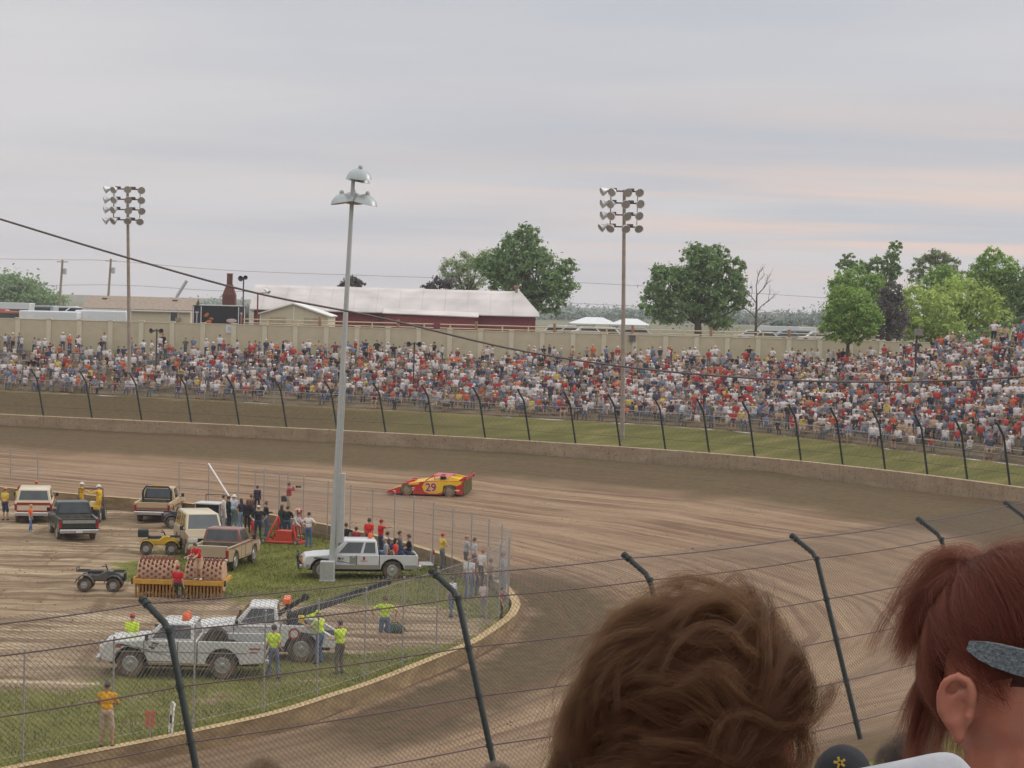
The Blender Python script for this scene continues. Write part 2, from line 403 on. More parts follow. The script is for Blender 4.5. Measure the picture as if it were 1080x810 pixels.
# ------------------------------------------------------------------ ground sheets
def add_attr(o, name, vals):
    a = o.data.attributes.new(name, 'FLOAT', 'POINT'); a.data.foreach_set('value', np.asarray(vals, np.float32).ravel())
def resample(P, n):
    L = np.r_[0, np.cumsum(np.linalg.norm(np.diff(P, axis=0), axis=1))]; s = np.linspace(0, L[-1], n)
    return np.stack([np.interp(s, L, P[:, k]) for k in range(P.shape[1])], 1)
def build_ground():
    # racing surface: strip from the outer wall to the inner wall
    # pair by hand-set anchors so the strip fans evenly round the turn
    oa = [0, 25, 60, 90, 118, 150, 185, 212, 240, 268, 300, 340, 419]
    def pair(P, keys, n):
        return np.stack([np.interp(np.linspace(0, len(keys)-1, n), range(len(keys)), np.interp(keys, range(len(P)), P[:, k])) for k in range(2)], 1)
    n, m = 520, 90
    # match: fraction along each curve is good enough because both were drawn between the same ends
    def nearest_i(P, x, y): return int(np.argmin((P[:, 0]-x)**2+(P[:, 1]-y)**2))
    anch = [((-150,92),(-150,86)),((-39,79.8),(-34.5,69.6)),((-18.9,76.6),(-19.4,64.3)),((0,72.6),(-8.4,56.8)),((16.7,66.9),(-3.4,50.8)),((28.5,58),(-1.2,47)),((35,46),(.1,44.2)),((34.6,39.5),(.2,42.4)),((26,31),(-.6,39.8)),((13,25),(-2.6,36.7)),((2.6,18.7),(-7.05,31.6)),((-5.6,15),(-13.3,27.4)),((-32,4),(-42,12)),((-70,-6),(-80,-2))]
    ko = [nearest_i(OUT, a[0], a[1]*KY) for a, _ in anch]; ki = [nearest_i(INN, b[0], b[1]*KY) for _, b in anch]
    A = pair(OUT, ko, n); B = pair(INN, ki, n)
    t = np.linspace(0, 1, m)[None, :, None]
    XY = A[:, None]*(1-t)+B[:, None]*t
    X, Y = XY[..., 0].ravel(), XY[..., 1].ravel()
    do, di = nearest(OUT, X, Y), nearest(INN, X, Y)
    Z = track_h(do, di) + (vnoise(X*.5, Y*.5, 3)-.5)*.05 + (vnoise(X*2.1, Y*2.1, 5)-.5)*.03*(do > .4)
    Z = Z+near_drop(Y)*np.clip(1-(do*0+np.clip(6-do, 0, 6))/6, 0, 1)
    Lc = np.r_[0, np.cumsum(np.linalg.norm(np.diff((A+B)/2, axis=0), axis=1))]
    uv = np.stack(np.broadcast_arrays(Lc[:, None], np.linspace(0, 1, m)[None, :]), -1)
    o = grid_mesh('race_track', np.stack([X, Y, Z], -1).reshape(n, m, 3), track_material(), uv)
    add_attr(o, 'dout', do); add_attr(o, 'dinn', di)
    tt = np.broadcast_to(np.linspace(0, 1, n)[:, None], (n, m))
    ap = smoothstep(36, 41, X*-1+50)*0+np.clip(1-np.hypot((X-1.0)/11., (Y/KY-39)/11.), 0, 1)
    add_attr(o, 'apex', np.clip(ap*4.+ .45*(Y/KY < 36), 0, 1))
    # infield
    nx, ny = 300, 460
    xs = np.linspace(-80, 1.5, nx); ys = np.linspace(-2*KY, 88*KY, ny)
    GX, GY = np.meshgrid(xs, ys, indexing='ij'); X, Y = GX.ravel(), GY.ravel()
    poly = np.vstack([INN, [[-200, -4*KY], [-200, 86*KY]]])
    ins = inside(poly, X, Y); dI = nearest(INN, X, Y)
    Z = np.where(ins & (dI > .22), .0+np.clip(dI-.1, 0, 1)*((vnoise(X*.9, Y*.9, 8)-.5)*.10+(vnoise(X*2.7, Y*2.7, 9)-.5)*.05)+.01, -3.)
    o = grid_mesh('infield_ground', np.stack([X, Y, Z], -1).reshape(nx, ny, 3), infield_material())
    gd = grass_density(X, Y, dI)
    add_attr(o, 'grassy', gd)
    # spectator bank: from the outer wall top to the crowd, then up to the yard wall
    OB = OUT[:nearest_i(OUT, 35.2, 43*KY)]; OB = resample(OB, 220); FR = resample(FRONT, 220); BK = resample(BACK, 220)
    # pair by x-order: walk each front point to the closest outer point
    m1, m2 = 14, 26
    A3 = np.stack([np.r_[[OB[np.argmin(np.hypot(*(OB-f[:2]).T))] for f in FR]][:, 0], np.r_[[OB[np.argmin(np.hypot(*(OB-f[:2]).T))] for f in FR]][:, 1], np.full(220, 2.82)], 1)
    A3 = spline(A3[::6], 220)
    nrm = FR[:, :2]-A3[:, :2]; nrm /= np.linalg.norm(nrm, axis=1)[:, None]
    A3[:, :2] += nrm*.36
    rows = []
    for i in range(m1):
        q = i/(m1-1); P = A3*(1-q)+FR*q; P = P.copy()
        zz = A3[:, 2]+(FR[:, 2]-A3[:, 2])*smoothstep(.08, 1.0, np.full(220, q))
        P[:, 2] = zz; rows.append(P)
    P = np.stack(rows, 1); P[..., 2] += (vnoise(P[..., 0]*1.1, P[..., 1]*1.1, 4)-.5)*.12*np.linspace(0, 1, m1)[None, :]
    uv = np.stack([P[..., 0], np.broadcast_to(np.linspace(0, 1, m1)[None, :], P.shape[:2])], -1)
    grid_mesh('grass_bank', P, bank_material(), uv)
    rows = [FR*(1-i/(m2-1))+BK*(i/(m2-1)) for i in range(m2)]
    P = np.stack(rows, 1); P[..., 2] += -.002
    g = M('crowd_terrace', S(120,104,78,.8), .95, var=.3, scale=1.2, bump=.4)
    grid_mesh('seating_bank_ground', P, g)
    # land beyond the yard wall, out to the horizon, and a base sheet below everything
    g = NG('field_grass'); ob = g.n('TexCoord').outputs['Object']
    c = g.ramp(g.noise(ob, .03, 6), (.35, S(100,102,80)), (.55, S(126,122,104)), (.75, S(142,136,120)))
    far = g.done(c, .95, .1)
    xs = np.r_[np.linspace(-2600, -200, 12), np.linspace(-180, 180, 30), np.linspace(200, 2600, 12)]; ys = np.r_[np.linspace(92.2*KY, 400, 25), np.linspace(440, 3600, 14)]
    GX, GY = np.meshgrid(xs, ys, indexing='ij'); Z = 7.5+(vnoise(GX*.02, GY*.02, 2)-.5)*.3
    grid_mesh('ground', np.stack([GX, GY, Z], -1), far)
    xs = np.linspace(-2600, 2600, 9); ys = np.linspace(-1200, 92.1*KY, 5); GX, GY = np.meshgrid(xs, ys, indexing='ij')
    grid_mesh('lower_ground', np.stack([GX, GY, np.full(GX.shape, -1.0)], -1), far)
def grass_density(X, Y, dI):
    """where turf survives on the infield: along the inner wall and between the trucks"""
    Y = Y/KY
    gd = np.clip(1-(dI-1.0)/8.5, 0, 1)*(Y < 46)*.95
    blob = lambda cx, cy, rx, ry, k=1.: k*np.clip(1.25-np.hypot((X-cx)/rx, (Y-cy)/ry), 0, 1)
    g2 = blob(-10, 52, 9, 6.)+blob(-8, 45.5, 7, 4.2)+blob(-12.5, 46.5, 6.5, 3)+blob(-16, 29, 11, 4.5)+blob(-9.5, 34.5, 4.5, 2.6, .8)+blob(-4.2, 47, 3.5, 4, .9)
    bare = blob(-4.5, 39.5, 5.2, 2.6, 1.0)+blob(-12.5, 39.8, 5, 1.5, .8)
    return np.clip(np.maximum(gd*.85, np.clip(g2, 0, 1))-np.clip(bare, 0, 1)*.75, 0, 1)
build_ground()

def scatter(name, pts, tri_fn, mat):
    V, T = tri_fn(pts); me = bpy.data.meshes.new(name); me.vertices.add(len(V)); me.vertices.foreach_set('co', V.astype(np.float32).ravel()); me.loops.add(T.size); me.loops.foreach_set('vertex_index', T.astype(np.int32).ravel()); me.polygons.add(len(T)); me.polygons.foreach_set('loop_start', np.arange(0, T.size, 3, dtype=np.int32)); me.update(calc_edges=True); me.materials.append(mat)
    o = bpy.data.objects.new(name, me); COL.objects.link(o); o['kind'] = 'stuff'; return o
def blades(pts):
    n = len(pts); a = rng.uniform(0, 2*PI, n); h = rng.uniform(.04, .13, n); w = rng.uniform(.008, .02, n); d = np.stack([np.cos(a), np.sin(a), 0*a], 1); lean = rng.normal(0, .04, (n, 3)); lean[:, 2] = h
    V = np.stack([pts-d*w[:, None], pts+d*w[:, None], pts+lean], 1).reshape(-1, 3); return V, np.arange(3*n).reshape(n, 3)
def clods(pts):
    n = len(pts); r = np.abs(rng.normal(.0, .016, n))+.012; O = np.array([[1,0,0],[0,1,0],[-1,0,0],[0,-1,0],[0,0,.8],[0,0,-.6]]); F8 = np.array([[0,1,4],[1,2,4],[2,3,4],[3,0,4],[1,0,5],[2,1,5],[3,2,5],[0,3,5]])
    V = (pts[:, None]+O[None]*r[:, None, None]*rng.uniform(.6, 1.4, (n, 6, 1))).reshape(-1, 3); return V, (F8[None]+np.arange(n)[:, None, None]*6).reshape(-1, 3)
def ground_scatter():
    n = 420000; X = rng.uniform(-34, 1.5, n); Y = rng.uniform(48, 150, n); px = 540+FPX*X/Y
    k = (px > -60) & inside(np.vstack([INN, [[-200, -8], [-200, 172]]]), X, Y); X, Y = X[k], Y[k]; dI = nearest(INN, X, Y); gd = grass_density(X, Y, dI)
    patch = vnoise(X*.8, Y*.8, 51)*.7+vnoise(X*2.5, Y*2.5, 52)*.3
    g_ = (gd > .30+.55*(1-patch)*rng.uniform(.5, 1.3, len(X))) & (dI > .35)
    P = np.stack([X, Y, np.zeros(len(X))+.01], 1); gg = NG('grass_blade'); ob = gg.n('TexCoord').outputs['Object']; c = gg.ramp(gg.noise(ob, .7, 5), (.3, S(84,92,42)), (.55, S(112,116,56)), (.75, S(146,140,84)))
    scatter('grass', P[g_], blades, gg.done(c, .8, .15)); tag(COL.objects['grass'], 'short worn grass growing on the infield between the trucks', 'grass')
    b_ = (~g_) & (rng.random(len(X)) < .022); Q = [P[b_]]
    m_ = 60000; k = rng.integers(0, len(OUT), m_); j = rng.integers(0, len(INN), m_); f = rng.random(m_)**.8
    X = rng.uniform(-30, 36, m_); Y = rng.uniform(38, 130, m_); do, di = nearest(OUT, X, Y), nearest(INN, X, Y); ok = ~inside(np.vstack([INN, [[-200, -8], [-200, 172]]]), X, Y) & inside(np.vstack([OUT, [[-300, 0]]]), X, Y) & (do > 1) & (di > .5)
    ok &= rng.random(m_) < np.clip(.12+.8*np.exp(-((di-4.5)/2.5)**2)+.5*(vnoise(X*.3, Y*.15, 71) > .62), 0, 1)*.42
    X, Y, do, di = X[ok], Y[ok], do[ok], di[ok]; Z = track_h(do, di)+near_drop(Y)*np.clip(1-np.clip(6-do, 0, 6)/6, 0, 1); Q.append(np.stack([X, Y, Z+.01], 1))
    scatter('dirt_clods', np.concatenate(Q), clods, M('clod_earth', S(134,110,87,.95), .97, var=.3, scale=2)); tag(COL.objects['dirt_clods'], 'loose clods of earth thrown over the track and infield', 'dirt clods')
ground_scatter()
# ================================================================== walls and fences
def concrete(name, a, b, cdark, speck=.5, mud=.5):
    g = NG(name); ob = g.n('TexCoord').outputs['Object']
    n1 = g.noise(ob, .8, 6, .6); n2 = g.noise(ob, 5.5, 4, .7); n3 = g.noise(g.mapping(ob, (3, 3, .3)), 1.3, 4)
    c = g.ramp(n1, (.3, a), (.7, b))
    c = g.mix(g.mrange(n2, .56, .66, 0, speck), c, cdark)
    c = g.mix(g.mrange(n3, .52, .75, 0, .4), c, cdark)
    ge = g.n('NewGeometry'); sx = g.n('SeparateXYZ'); g.L(ge.outputs['Normal'], sx.inputs[0])
    side = g.mrange(sx.outputs['Z'], .35, .75, 1., 0.); sp = g.mrange(g.noise(g.mapping(ob, (.5, .5, 1.6)), 1., 6, .7), .30, .62, .25, mud)
    c = g.mix(g.math('MULTIPLY', side, sp), c, S(112,93,70))
    g.bump(n2, .35, .02)
    return g.done(c, .92, .15)
def wall_strip(name, P, h0, h1, th, mat, kind=None, seg=None, lean=0.):
    """wall along polyline P (n,2); h0/h1 arrays of base and top z; thickness to the left of travel"""
    n = len(P); T = np.gradient(P, axis=0); T /= np.linalg.norm(T, axis=1)[:, None]; Nn = np.stack([-T[:, 1], T[:, 0]], 1)
    mb = MB(); vs = []; fs = []
    ct = .03
    prof = lambda i: [(P[i]+Nn[i]*lean*0, h0[i]), (P[i], h1[i]-ct), (P[i]+Nn[i]*ct, h1[i]), (P[i]+Nn[i]*(th-ct), h1[i]), (P[i]+Nn[i]*th, h1[i]-ct), (P[i]+Nn[i]*th, h0[i])]
    for i in range(n):
        for xy, z in prof(i): vs.append((xy[0], xy[1], z))
    for i in range(n-1):
        for j in range(5): fs.append((i*6+j, i*6+j+1, (i+1)*6+j+1, (i+1)*6+j))
    fs.append((0,1,2,3,4,5)); fs.append(tuple(range((n-1)*6, n*6))[::-1])
    mb.add(vs, fs)
    return mb.build(name, mat)
def frames(P):
    T = np.gradient(P, axis=0); T /= np.linalg.norm(T, axis=1)[:, None]
    return T, np.stack([-T[:, 1], T[:, 0]], 1)
def idx_at(P, x, y):
    y = y*KY; return int(np.argmin((P[:, 0]-x)**2+(P[:, 1]-y)**2))
m_conc = concrete('speckled_concrete', S(170,148,122), S(192,170,144), S(112,90,72), .9, .6)
m_yconc = concrete('ochre_concrete', S(168,145,108), S(192,168,128), S(120,98,70), .4, .95)
# outer retaining wall (the part in view runs from the far straight round the turn to below the camera)
ow = OUT[idx_at(OUT, -110, 88):idx_at(OUT, -40, 0)]
o = wall_strip('track_wall', ow, np.full(len(ow), 1.9), np.full(len(ow), WALL_TOP), .34, m_conc)
tag(o, 'low speckled concrete wall curving round the outside of the dirt track', 'wall')
# the verge between the near wall and the stand
nv = OUT[idx_at(OUT, 35, 41):idx_at(OUT, -55, -3)]; T, Nn = frames(nv)
nv = resample(nv, 160); T, Nn = frames(nv)
rows = [np.c_[nv+Nn*d, np.full(len(nv), z)] for d, z in ((.34, 2.9), (.5, 3.1), (.8, 3.6), (1.3, 3.75), (2.6, 3.9), (8, 4.0), (18, 4.1))]
P = np.stack(rows, 1)
P[..., 2] += (vnoise(P[..., 0]*1.5, P[..., 1]*1.5, 11)-.5)*.12
uvv = np.stack([P[..., 0]*0+50, np.broadcast_to(np.linspace(.05, .6, P.shape[1])[None], P.shape[:2])], -1)
grid_mesh('grass_verge', P, bpy.data.materials['spectator_bank_turf'], uvv)
# inner wall round the infield
iw = INN[idx_at(INN, -75, 76):idx_at(INN, -60, 5)]
T, Nn = frames(iw)
o = wall_strip('infield_wall', iw+Nn*0, np.full(len(iw), -.9), wall_top_in(iw[:, 1]), -.3, m_yconc)
tag(o, 'low ochre concrete wall round the infield at the inside of the track', 'wall')
# ------------------------------------------------------------------ tan yard wall behind the crowd
m_tan = M('tan_block', S(190,178,150), .9, var=.06, scale=1.5)
m_cap = M('cap_stone', S(206,196,172), .9, var=.05)
yw = thing('yard_wall', 'long tan panel wall with pilasters behind the far crowd', 'wall', (0, 92*KY, 0))
WX0, WX1, WT = -60., 37., 9.98
def yard_top(x): return WT
mb = MB(); mb.box(((WX0+WX1)/2, 0, (6.6+WT)/2), (WX1-WX0, .18, WT-6.6)); mb.build('panel', m_tan, yw)
mb = MB(); x = WX0
while x < WX1:
    mb = MB(); mb.box((x, -.02, (6.6+WT+.06)/2), (.42, .34, WT+.06-6.6)); mb.box((x, -.02, WT+.1), (.5, .42, .09)); mb.build('pilaster', m_cap, yw); x += 2.72
mb = MB(); mb.box(((WX0+WX1)/2, 0, WT+.03), (WX1-WX0, .26, .06)); mb.build('coping', m_cap, yw)
# pipe rail that runs behind the wall
m_rail = M('cream_pipe', S(196,178,150), .7, var=.05); m_rust = M('rusty_post', S(150,112,88), .8)
yr = thing('yard_rail', 'cream pipe rail on posts running just behind the tan wall', 'railing', (0, 94*KY, 7.5))
mb = MB()
for i, (xa, xb) in enumerate([(-24.5, -7.2), (-6.6, 33)]):
    for dz in (2.95, 2.62): mb.tube([(xa, 0, dz), (xb, 0, dz)], .05, 6)
mb.build('rail', m_rail, yr)
x = -24.5
k = 0
while x < 33:
    MBp = MB(); MBp.tube([(x, 0, -.2), (x, 0, 3.02 if k % 3 else 3.3)], .07 if k % 3 else .13, 6); MBp.build('post', m_rail if k % 3 else m_rust, yr); x += 2.35; k += 1
# ------------------------------------------------------------------ catch fence: leaning, bent posts, cables, chain link
m_post = M('dark_green_post', S(44,50,48), .55, metal=.2, var=.2, scale=9)
m_cable = M('weathered_cable', S(96,76,76), .6, metal=.3, var=.2)
m_link = M('galvanized_link', S(104,94,88), .6, metal=.2, var=.1)
def rel(p, base, up, inw): return base + Vector((inw[0], inw[1], 0))*p[0] + Vector((0, 0, 1))*p[1]
def catch_fence(name, label, pts, inw, prof, n_wire, mesh_pitch, r_post, r_wire, r_link):
    """pts: post bases (3d); inw: inward unit 2-vectors; prof: polyline [(inward, up)] shared by post, cables and mesh"""
    root = thing(name, label, 'fence', tuple(pts[len(pts)//2]))
    org = Vector(root.location)
    bases = [Vector(p)-org for p in pts]
    L = [0]
    for a, b in zip(prof[:-1], prof[1:]): L.append(L[-1]+math.hypot(b[0]-a[0], b[1]-a[1]))
    def at(s):
        i = 0
        while i < len(L)-2 and s > L[i+1]: i += 1
        t = (s-L[i])/(L[i+1]-L[i]); return (prof[i][0]+(prof[i+1][0]-prof[i][0])*t, prof[i][1]+(prof[i+1][1]-prof[i][1])*t)
    for b, w in zip(bases, inw):
        mb = MB()
        P = [rel(at(s), b, None, w) for s in (0, L[1]*.5, L[1]-.12, L[1]+.10, L[-1])]
        mb.tube(P, r_post, 10)
        po = mb.build('post', m_post, root, smooth=50)
        for s in (n_wire if mesh_pitch else ()):
            mb = MB(); q = rel(at(s), b, None, w); t = (rel(at(min(s+.05, L[-1])), b, None, w)-rel(at(max(0, s-.05)), b, None, w)).normalized()
            mb.tube([q-t*.035, q+t*.035], r_post*1.28, 10); mb.build('clamp', m_post, po, smooth=50)
        mb = MB(); q = rel(at(L[-1]), b, None, w); t = (q-rel(at(L[-1]-.1), b, None, w)).normalized()
        mb.tube([q-t*.05, q+t*.015, q+t*.03], [r_post*1.25, r_post*1.25, r_post*.8], 10); mb.build('cap', m_post, po, smooth=50)
    # cables: one mesh per level, sagging a little between posts, standing off on the outer face
    for s in n_wire:
        mb = MB(); P = []
        for (b0, w0), (b1, w1) in zip(zip(bases[:-1], inw[:-1]), zip(bases[1:], inw[1:])):
            for k in range(8):
                t = k/8; q = rel(at(s), b0, None, w0)*(1-t)+rel(at(s), b1, None, w1)*t
                q.z -= .16*t*(1-t)*(1 if s > L[1]*.9 else .5); P.append(q)
        P.append(rel(at(s), bases[-1], None, inw[-1]))
        mb.tube(P, r_wire, 5); mb.build('cable', m_cable, root)
    if mesh_pitch:
        for (b0, w0), (b1, w1) in zip(zip(bases[:-1], inw[:-1]), zip(bases[1:], inw[1:])):
            W = (b1-b0).length; H = L[-1]; vs = []; fs = []
            def pt(x, y):
                t = x/W; q = rel(at(y), b0, None, w0)*(1-t)+rel(at(y), b1, None, w1)*t
                q.z -= .10*t*(1-t); return q
            for sgn in (1, -1):
                c = -H if sgn > 0 else 0
                c = math.ceil(c/mesh_pitch)*mesh_pitch
                while c < (W if sgn > 0 else W+H):
                    # x = c + y (sgn>0) or x = c - y
                    ys = [max(0, -c), min(H, W-c)] if sgn > 0 else [max(0, c-W), min(H, c)]
                    if ys[1]-ys[0] > .02:
                        brk = [ys[0]] + [v for v in (L[1], (ys[0]+ys[1])/2) if ys[0] < v < ys[1]] + [ys[1]]
                        brk = sorted(set(brk)); n0 = len(vs)
                        for y in brk:
                            q = pt(c+sgn*y, y)
                            for a in range(3):
                                an = 2*PI*a/3
                                vs.append(q+Vector((math.cos(an)*r_link, math.sin(an)*r_link*.3, math.sin(an)*r_link)))
                        for k in range(len(brk)-1):
                            for a in range(3):
                                fs.append((n0+k*3+a, n0+k*3+(a+1) % 3, n0+k*3+3+(a+1) % 3, n0+k*3+3+a))
                    c += mesh_pitch
            mb = MB(); mb.v = [tuple(v) for v in vs]; mb.f = fs; mb.mi = [0]*len(fs)
            mb.build('chain_link', m_link, root, fixn=False)
    return root
def post_line(P, start, step, count, off, z, inw_sign):
    """evenly spaced posts along polyline from arc length START; returns bases and inward unit vectors"""
    T, Nn = frames(P); L = np.r_[0, np.cumsum(np.linalg.norm(np.diff(P, axis=0), axis=1))]
    pts, iw_ = [], []
    for k in range(count):
        s = start+k*step; x, y = np.interp(s, L, P[:, 0]), np.interp(s, L, P[:, 1]); nx, ny = np.interp(s, L, Nn[:, 0]), np.interp(s, L, Nn[:, 1])
        l = math.hypot(nx, ny); nx /= l; ny /= l
        pts.append(Vector((x+nx*off, y+ny*off, z))); iw_.append((nx*inw_sign, ny*inw_sign))
    return pts, iw_
# far fence
far = OUT[idx_at(OUT, -62, 84):idx_at(OUT, 34.5, 48.5)]
_px = [540+FPX*(Vector((x, y, 3))-CAM).dot(CR)/(Vector((x, y, 3))-CAM).dot(F) for x, y in far]
T, Nn = frames(far); pts = []; R_ = random.Random(3); px = -60.
while px < 1150:
    k = np.interp(px, _px, range(len(far))); pts.append(Vector((np.interp(k, range(len(far)), far[:, 0])+.45*np.interp(k, range(len(far)), Nn[:, 0]), np.interp(k, range(len(far)), far[:, 1])+.45*np.interp(k, range(len(far)), Nn[:, 1]), 2.8))); px += (52 if px < 500 else 47 if px < 800 else 43.5)+R_.uniform(-2, 2)
iw_ = [(-.93, -.36)]*len(pts)
catch_fence('catch_fence', 'dark bent-post catch fence along the far outer wall below the crowd', pts, iw_, [(0, 0), (.55, 2.95), (1.05, 3.75)], [.9, 1.9, 2.95, 3.9], .42, .065, .012, .005)
# near fence: posts placed so their tops stand where the photo shows them
NEAR_TOPS = [(-390, 690), (-120, 664), (150, 632), (455, 602), (658, 585), (835, 565), (968, 547), (1060, 530), (1150, 514)]
ZT = 7.7
tops = [at_z(px, py, ZT) for px, py in NEAR_TOPS]
tp = np.array([[t.x, t.y] for t in tops]); T, Nn = frames(tp)
NPROF = [(0, 0), (1.18, 3.75), (1.78, 4.12)]
inw = [(-(-Nn[i][0]) , Nn[i][1]) for i in range(len(tops))]
inw = [(-.8, .6)]*len(tops)
bases = [Vector((t.x-n[0]*NPROF[-1][0], t.y-n[1]*NPROF[-1][0], ZT-NPROF[-1][1])) for t, n in zip(tops, inw)]
catch_fence('catch_fence', 'tall chain link catch fence with bent posts in front of the camera stand', bases, inw, NPROF, [.38, 1.25, 2.12, 2.99, 3.87, 4.52], .105, .055, .0125, .0033)
# ------------------------------------------------------------------ infield fence on the inner wall
m_galv = M('galvanized_pipe', S(156,152,148), .5, metal=.3, var=.08)
m_flink = M('fine_link', S(150,146,142), .6, metal=.2)
inf = thing('infield_fence', 'grey pipe and chain link fence standing on the infield wall', 'fence', (0, 0, 0))
fp = INN[idx_at(INN, -10.0, 58.4):idx_at(INN, -24, 21)]
T, Nn = frames(fp); Lf = np.r_[0, np.cumsum(np.linalg.norm(np.diff(fp, axis=0), axis=1))]
fposts = []; sl = 0.
while sl < Lf[-1]:
    x, y, nx, ny = (np.interp(sl, Lf, a) for a in (fp[:, 0], fp[:, 1], Nn[:, 0], Nn[:, 1])); fposts.append(Vector((x-nx*.42, y-ny*.42, -.05)))
    sl += 3.1 if y < 80 else 2.4
FH = 3.1
for k, q in enumerate(fposts):
    mb = MB(); mb.tube([q, q+Vector((0, 0, FH))], .027, 8); mb.lathe([(.04, FH), (.03, FH+.04), (0, FH+.05)], (q.x, q.y, 0), n=8)
    mb.build('post', m_galv, inf, smooth=50)
mb = MB()
for z in (.3, FH-.08): mb.tube([q+Vector((0, 0, z)) for q in fposts], .008, 4)
mb.build('tie_wire', m_flink, inf)
for q0, q1 in zip(fposts[:-1], fposts[1:]):
    vs, fs = [], []; W = (q1-q0).length; H = FH-.3; pitch = .16
    for sgn in (1, -1):
        c = math.ceil((-H if sgn > 0 else 0)/pitch)*pitch
        while c < (W if sgn > 0 else W+H):
            ys = [max(0, -c), min(H, W-c)] if sgn > 0 else [max(0, c-W), min(H, c)]
            if ys[1]-ys[0] > .02:
                n0 = len(vs)
                for yy in ys:
                    q = q0.lerp(q1, (c+sgn*yy)/W)+Vector((0, 0, .28+yy))
                    for a in range(3): vs.append((q.x+.003*math.cos(2.1*a), q.y, q.z+.003*math.sin(2.1*a)))
                fs += [(n0+a, n0+(a+1) % 3, n0+3+(a+1) % 3, n0+3+a) for a in range(3)]
            c += pitch
    mb = MB(); mb.v = vs; mb.f = fs; mb.mi = [0]*len(fs); mb.build('chain_link', m_flink, inf, fixn=False)
# two tall gate frames on the far side of the infield and the brace pole
def gate_frame(label, corners, mids, brace=None):
    """corners: bottom-left, top-left, top-right, bottom-right as 3d points"""
    c = Vector(corners[0]); r = thing('gate_frame', label, 'gate', tuple(c), 0)
    mb = MB(); mb.tube([Vector(q)-c for q in corners], .04, 8); mb.build('frame', m_galv, r)
    for z in mids:
        a = Vector(corners[0]).lerp(Vector(corners[1]), z)-c; b = Vector(corners[3]).lerp(Vector(corners[2]), z)-c
        mb = MB(); mb.tube([a, b], .03, 8); mb.build('crossbar', m_galv, r)
    if brace:
        mb = MB(); mb.tube([Vector(q)-c for q in brace], .05, 8); mb.build('brace', M('white_pipe', S(214,212,208), .5), r)
    return r
def up(px, py, y): return at_y(px, py, y)
def gate_px(label, x0, x1, ytl, ytr, yb, Y, mids, brace=None):
    gate_frame(label, [up(x0, yb, Y), up(x0, ytl, Y), up(x1, ytr, Y+.2), up(x1, yb+1, Y+.2)], mids, brace)
gate_px('narrow grey pipe gate frame standing near the red and white wagon', 11, 40, 473, 475, 514, 68.6*KY, [.47])
gate_px('wide grey pipe gate frame with a white brace pole behind the spectators', 189, 220, 487, 490, 534, 61.5*KY, [.42], [up(220, 489, 61.5*KY), up(245, 529, 60.2*KY)])
for k, (px, y0, y1) in enumerate([(251, 490, 530), (278, 494, 533), (303, 497, 540)]):
    c = at_y(px, y1+3, (60-k*.6)*KY); t = at_y(px, y0, (60-k*.6)*KY); mb = MB(); mb.tube([(0, 0, -c.z-.05), (0, 0, t.z-c.z)], .035, 8)
    o = mb.build('fence_post', m_galv, loc=tuple(c)); tag(o, ['lone grey fence post behind the white brace pole', 'lone grey fence post behind the dark clothed group', 'lone grey fence post behind the photographer in red'][k], 'fence post', 'lone posts on the far infield edge')
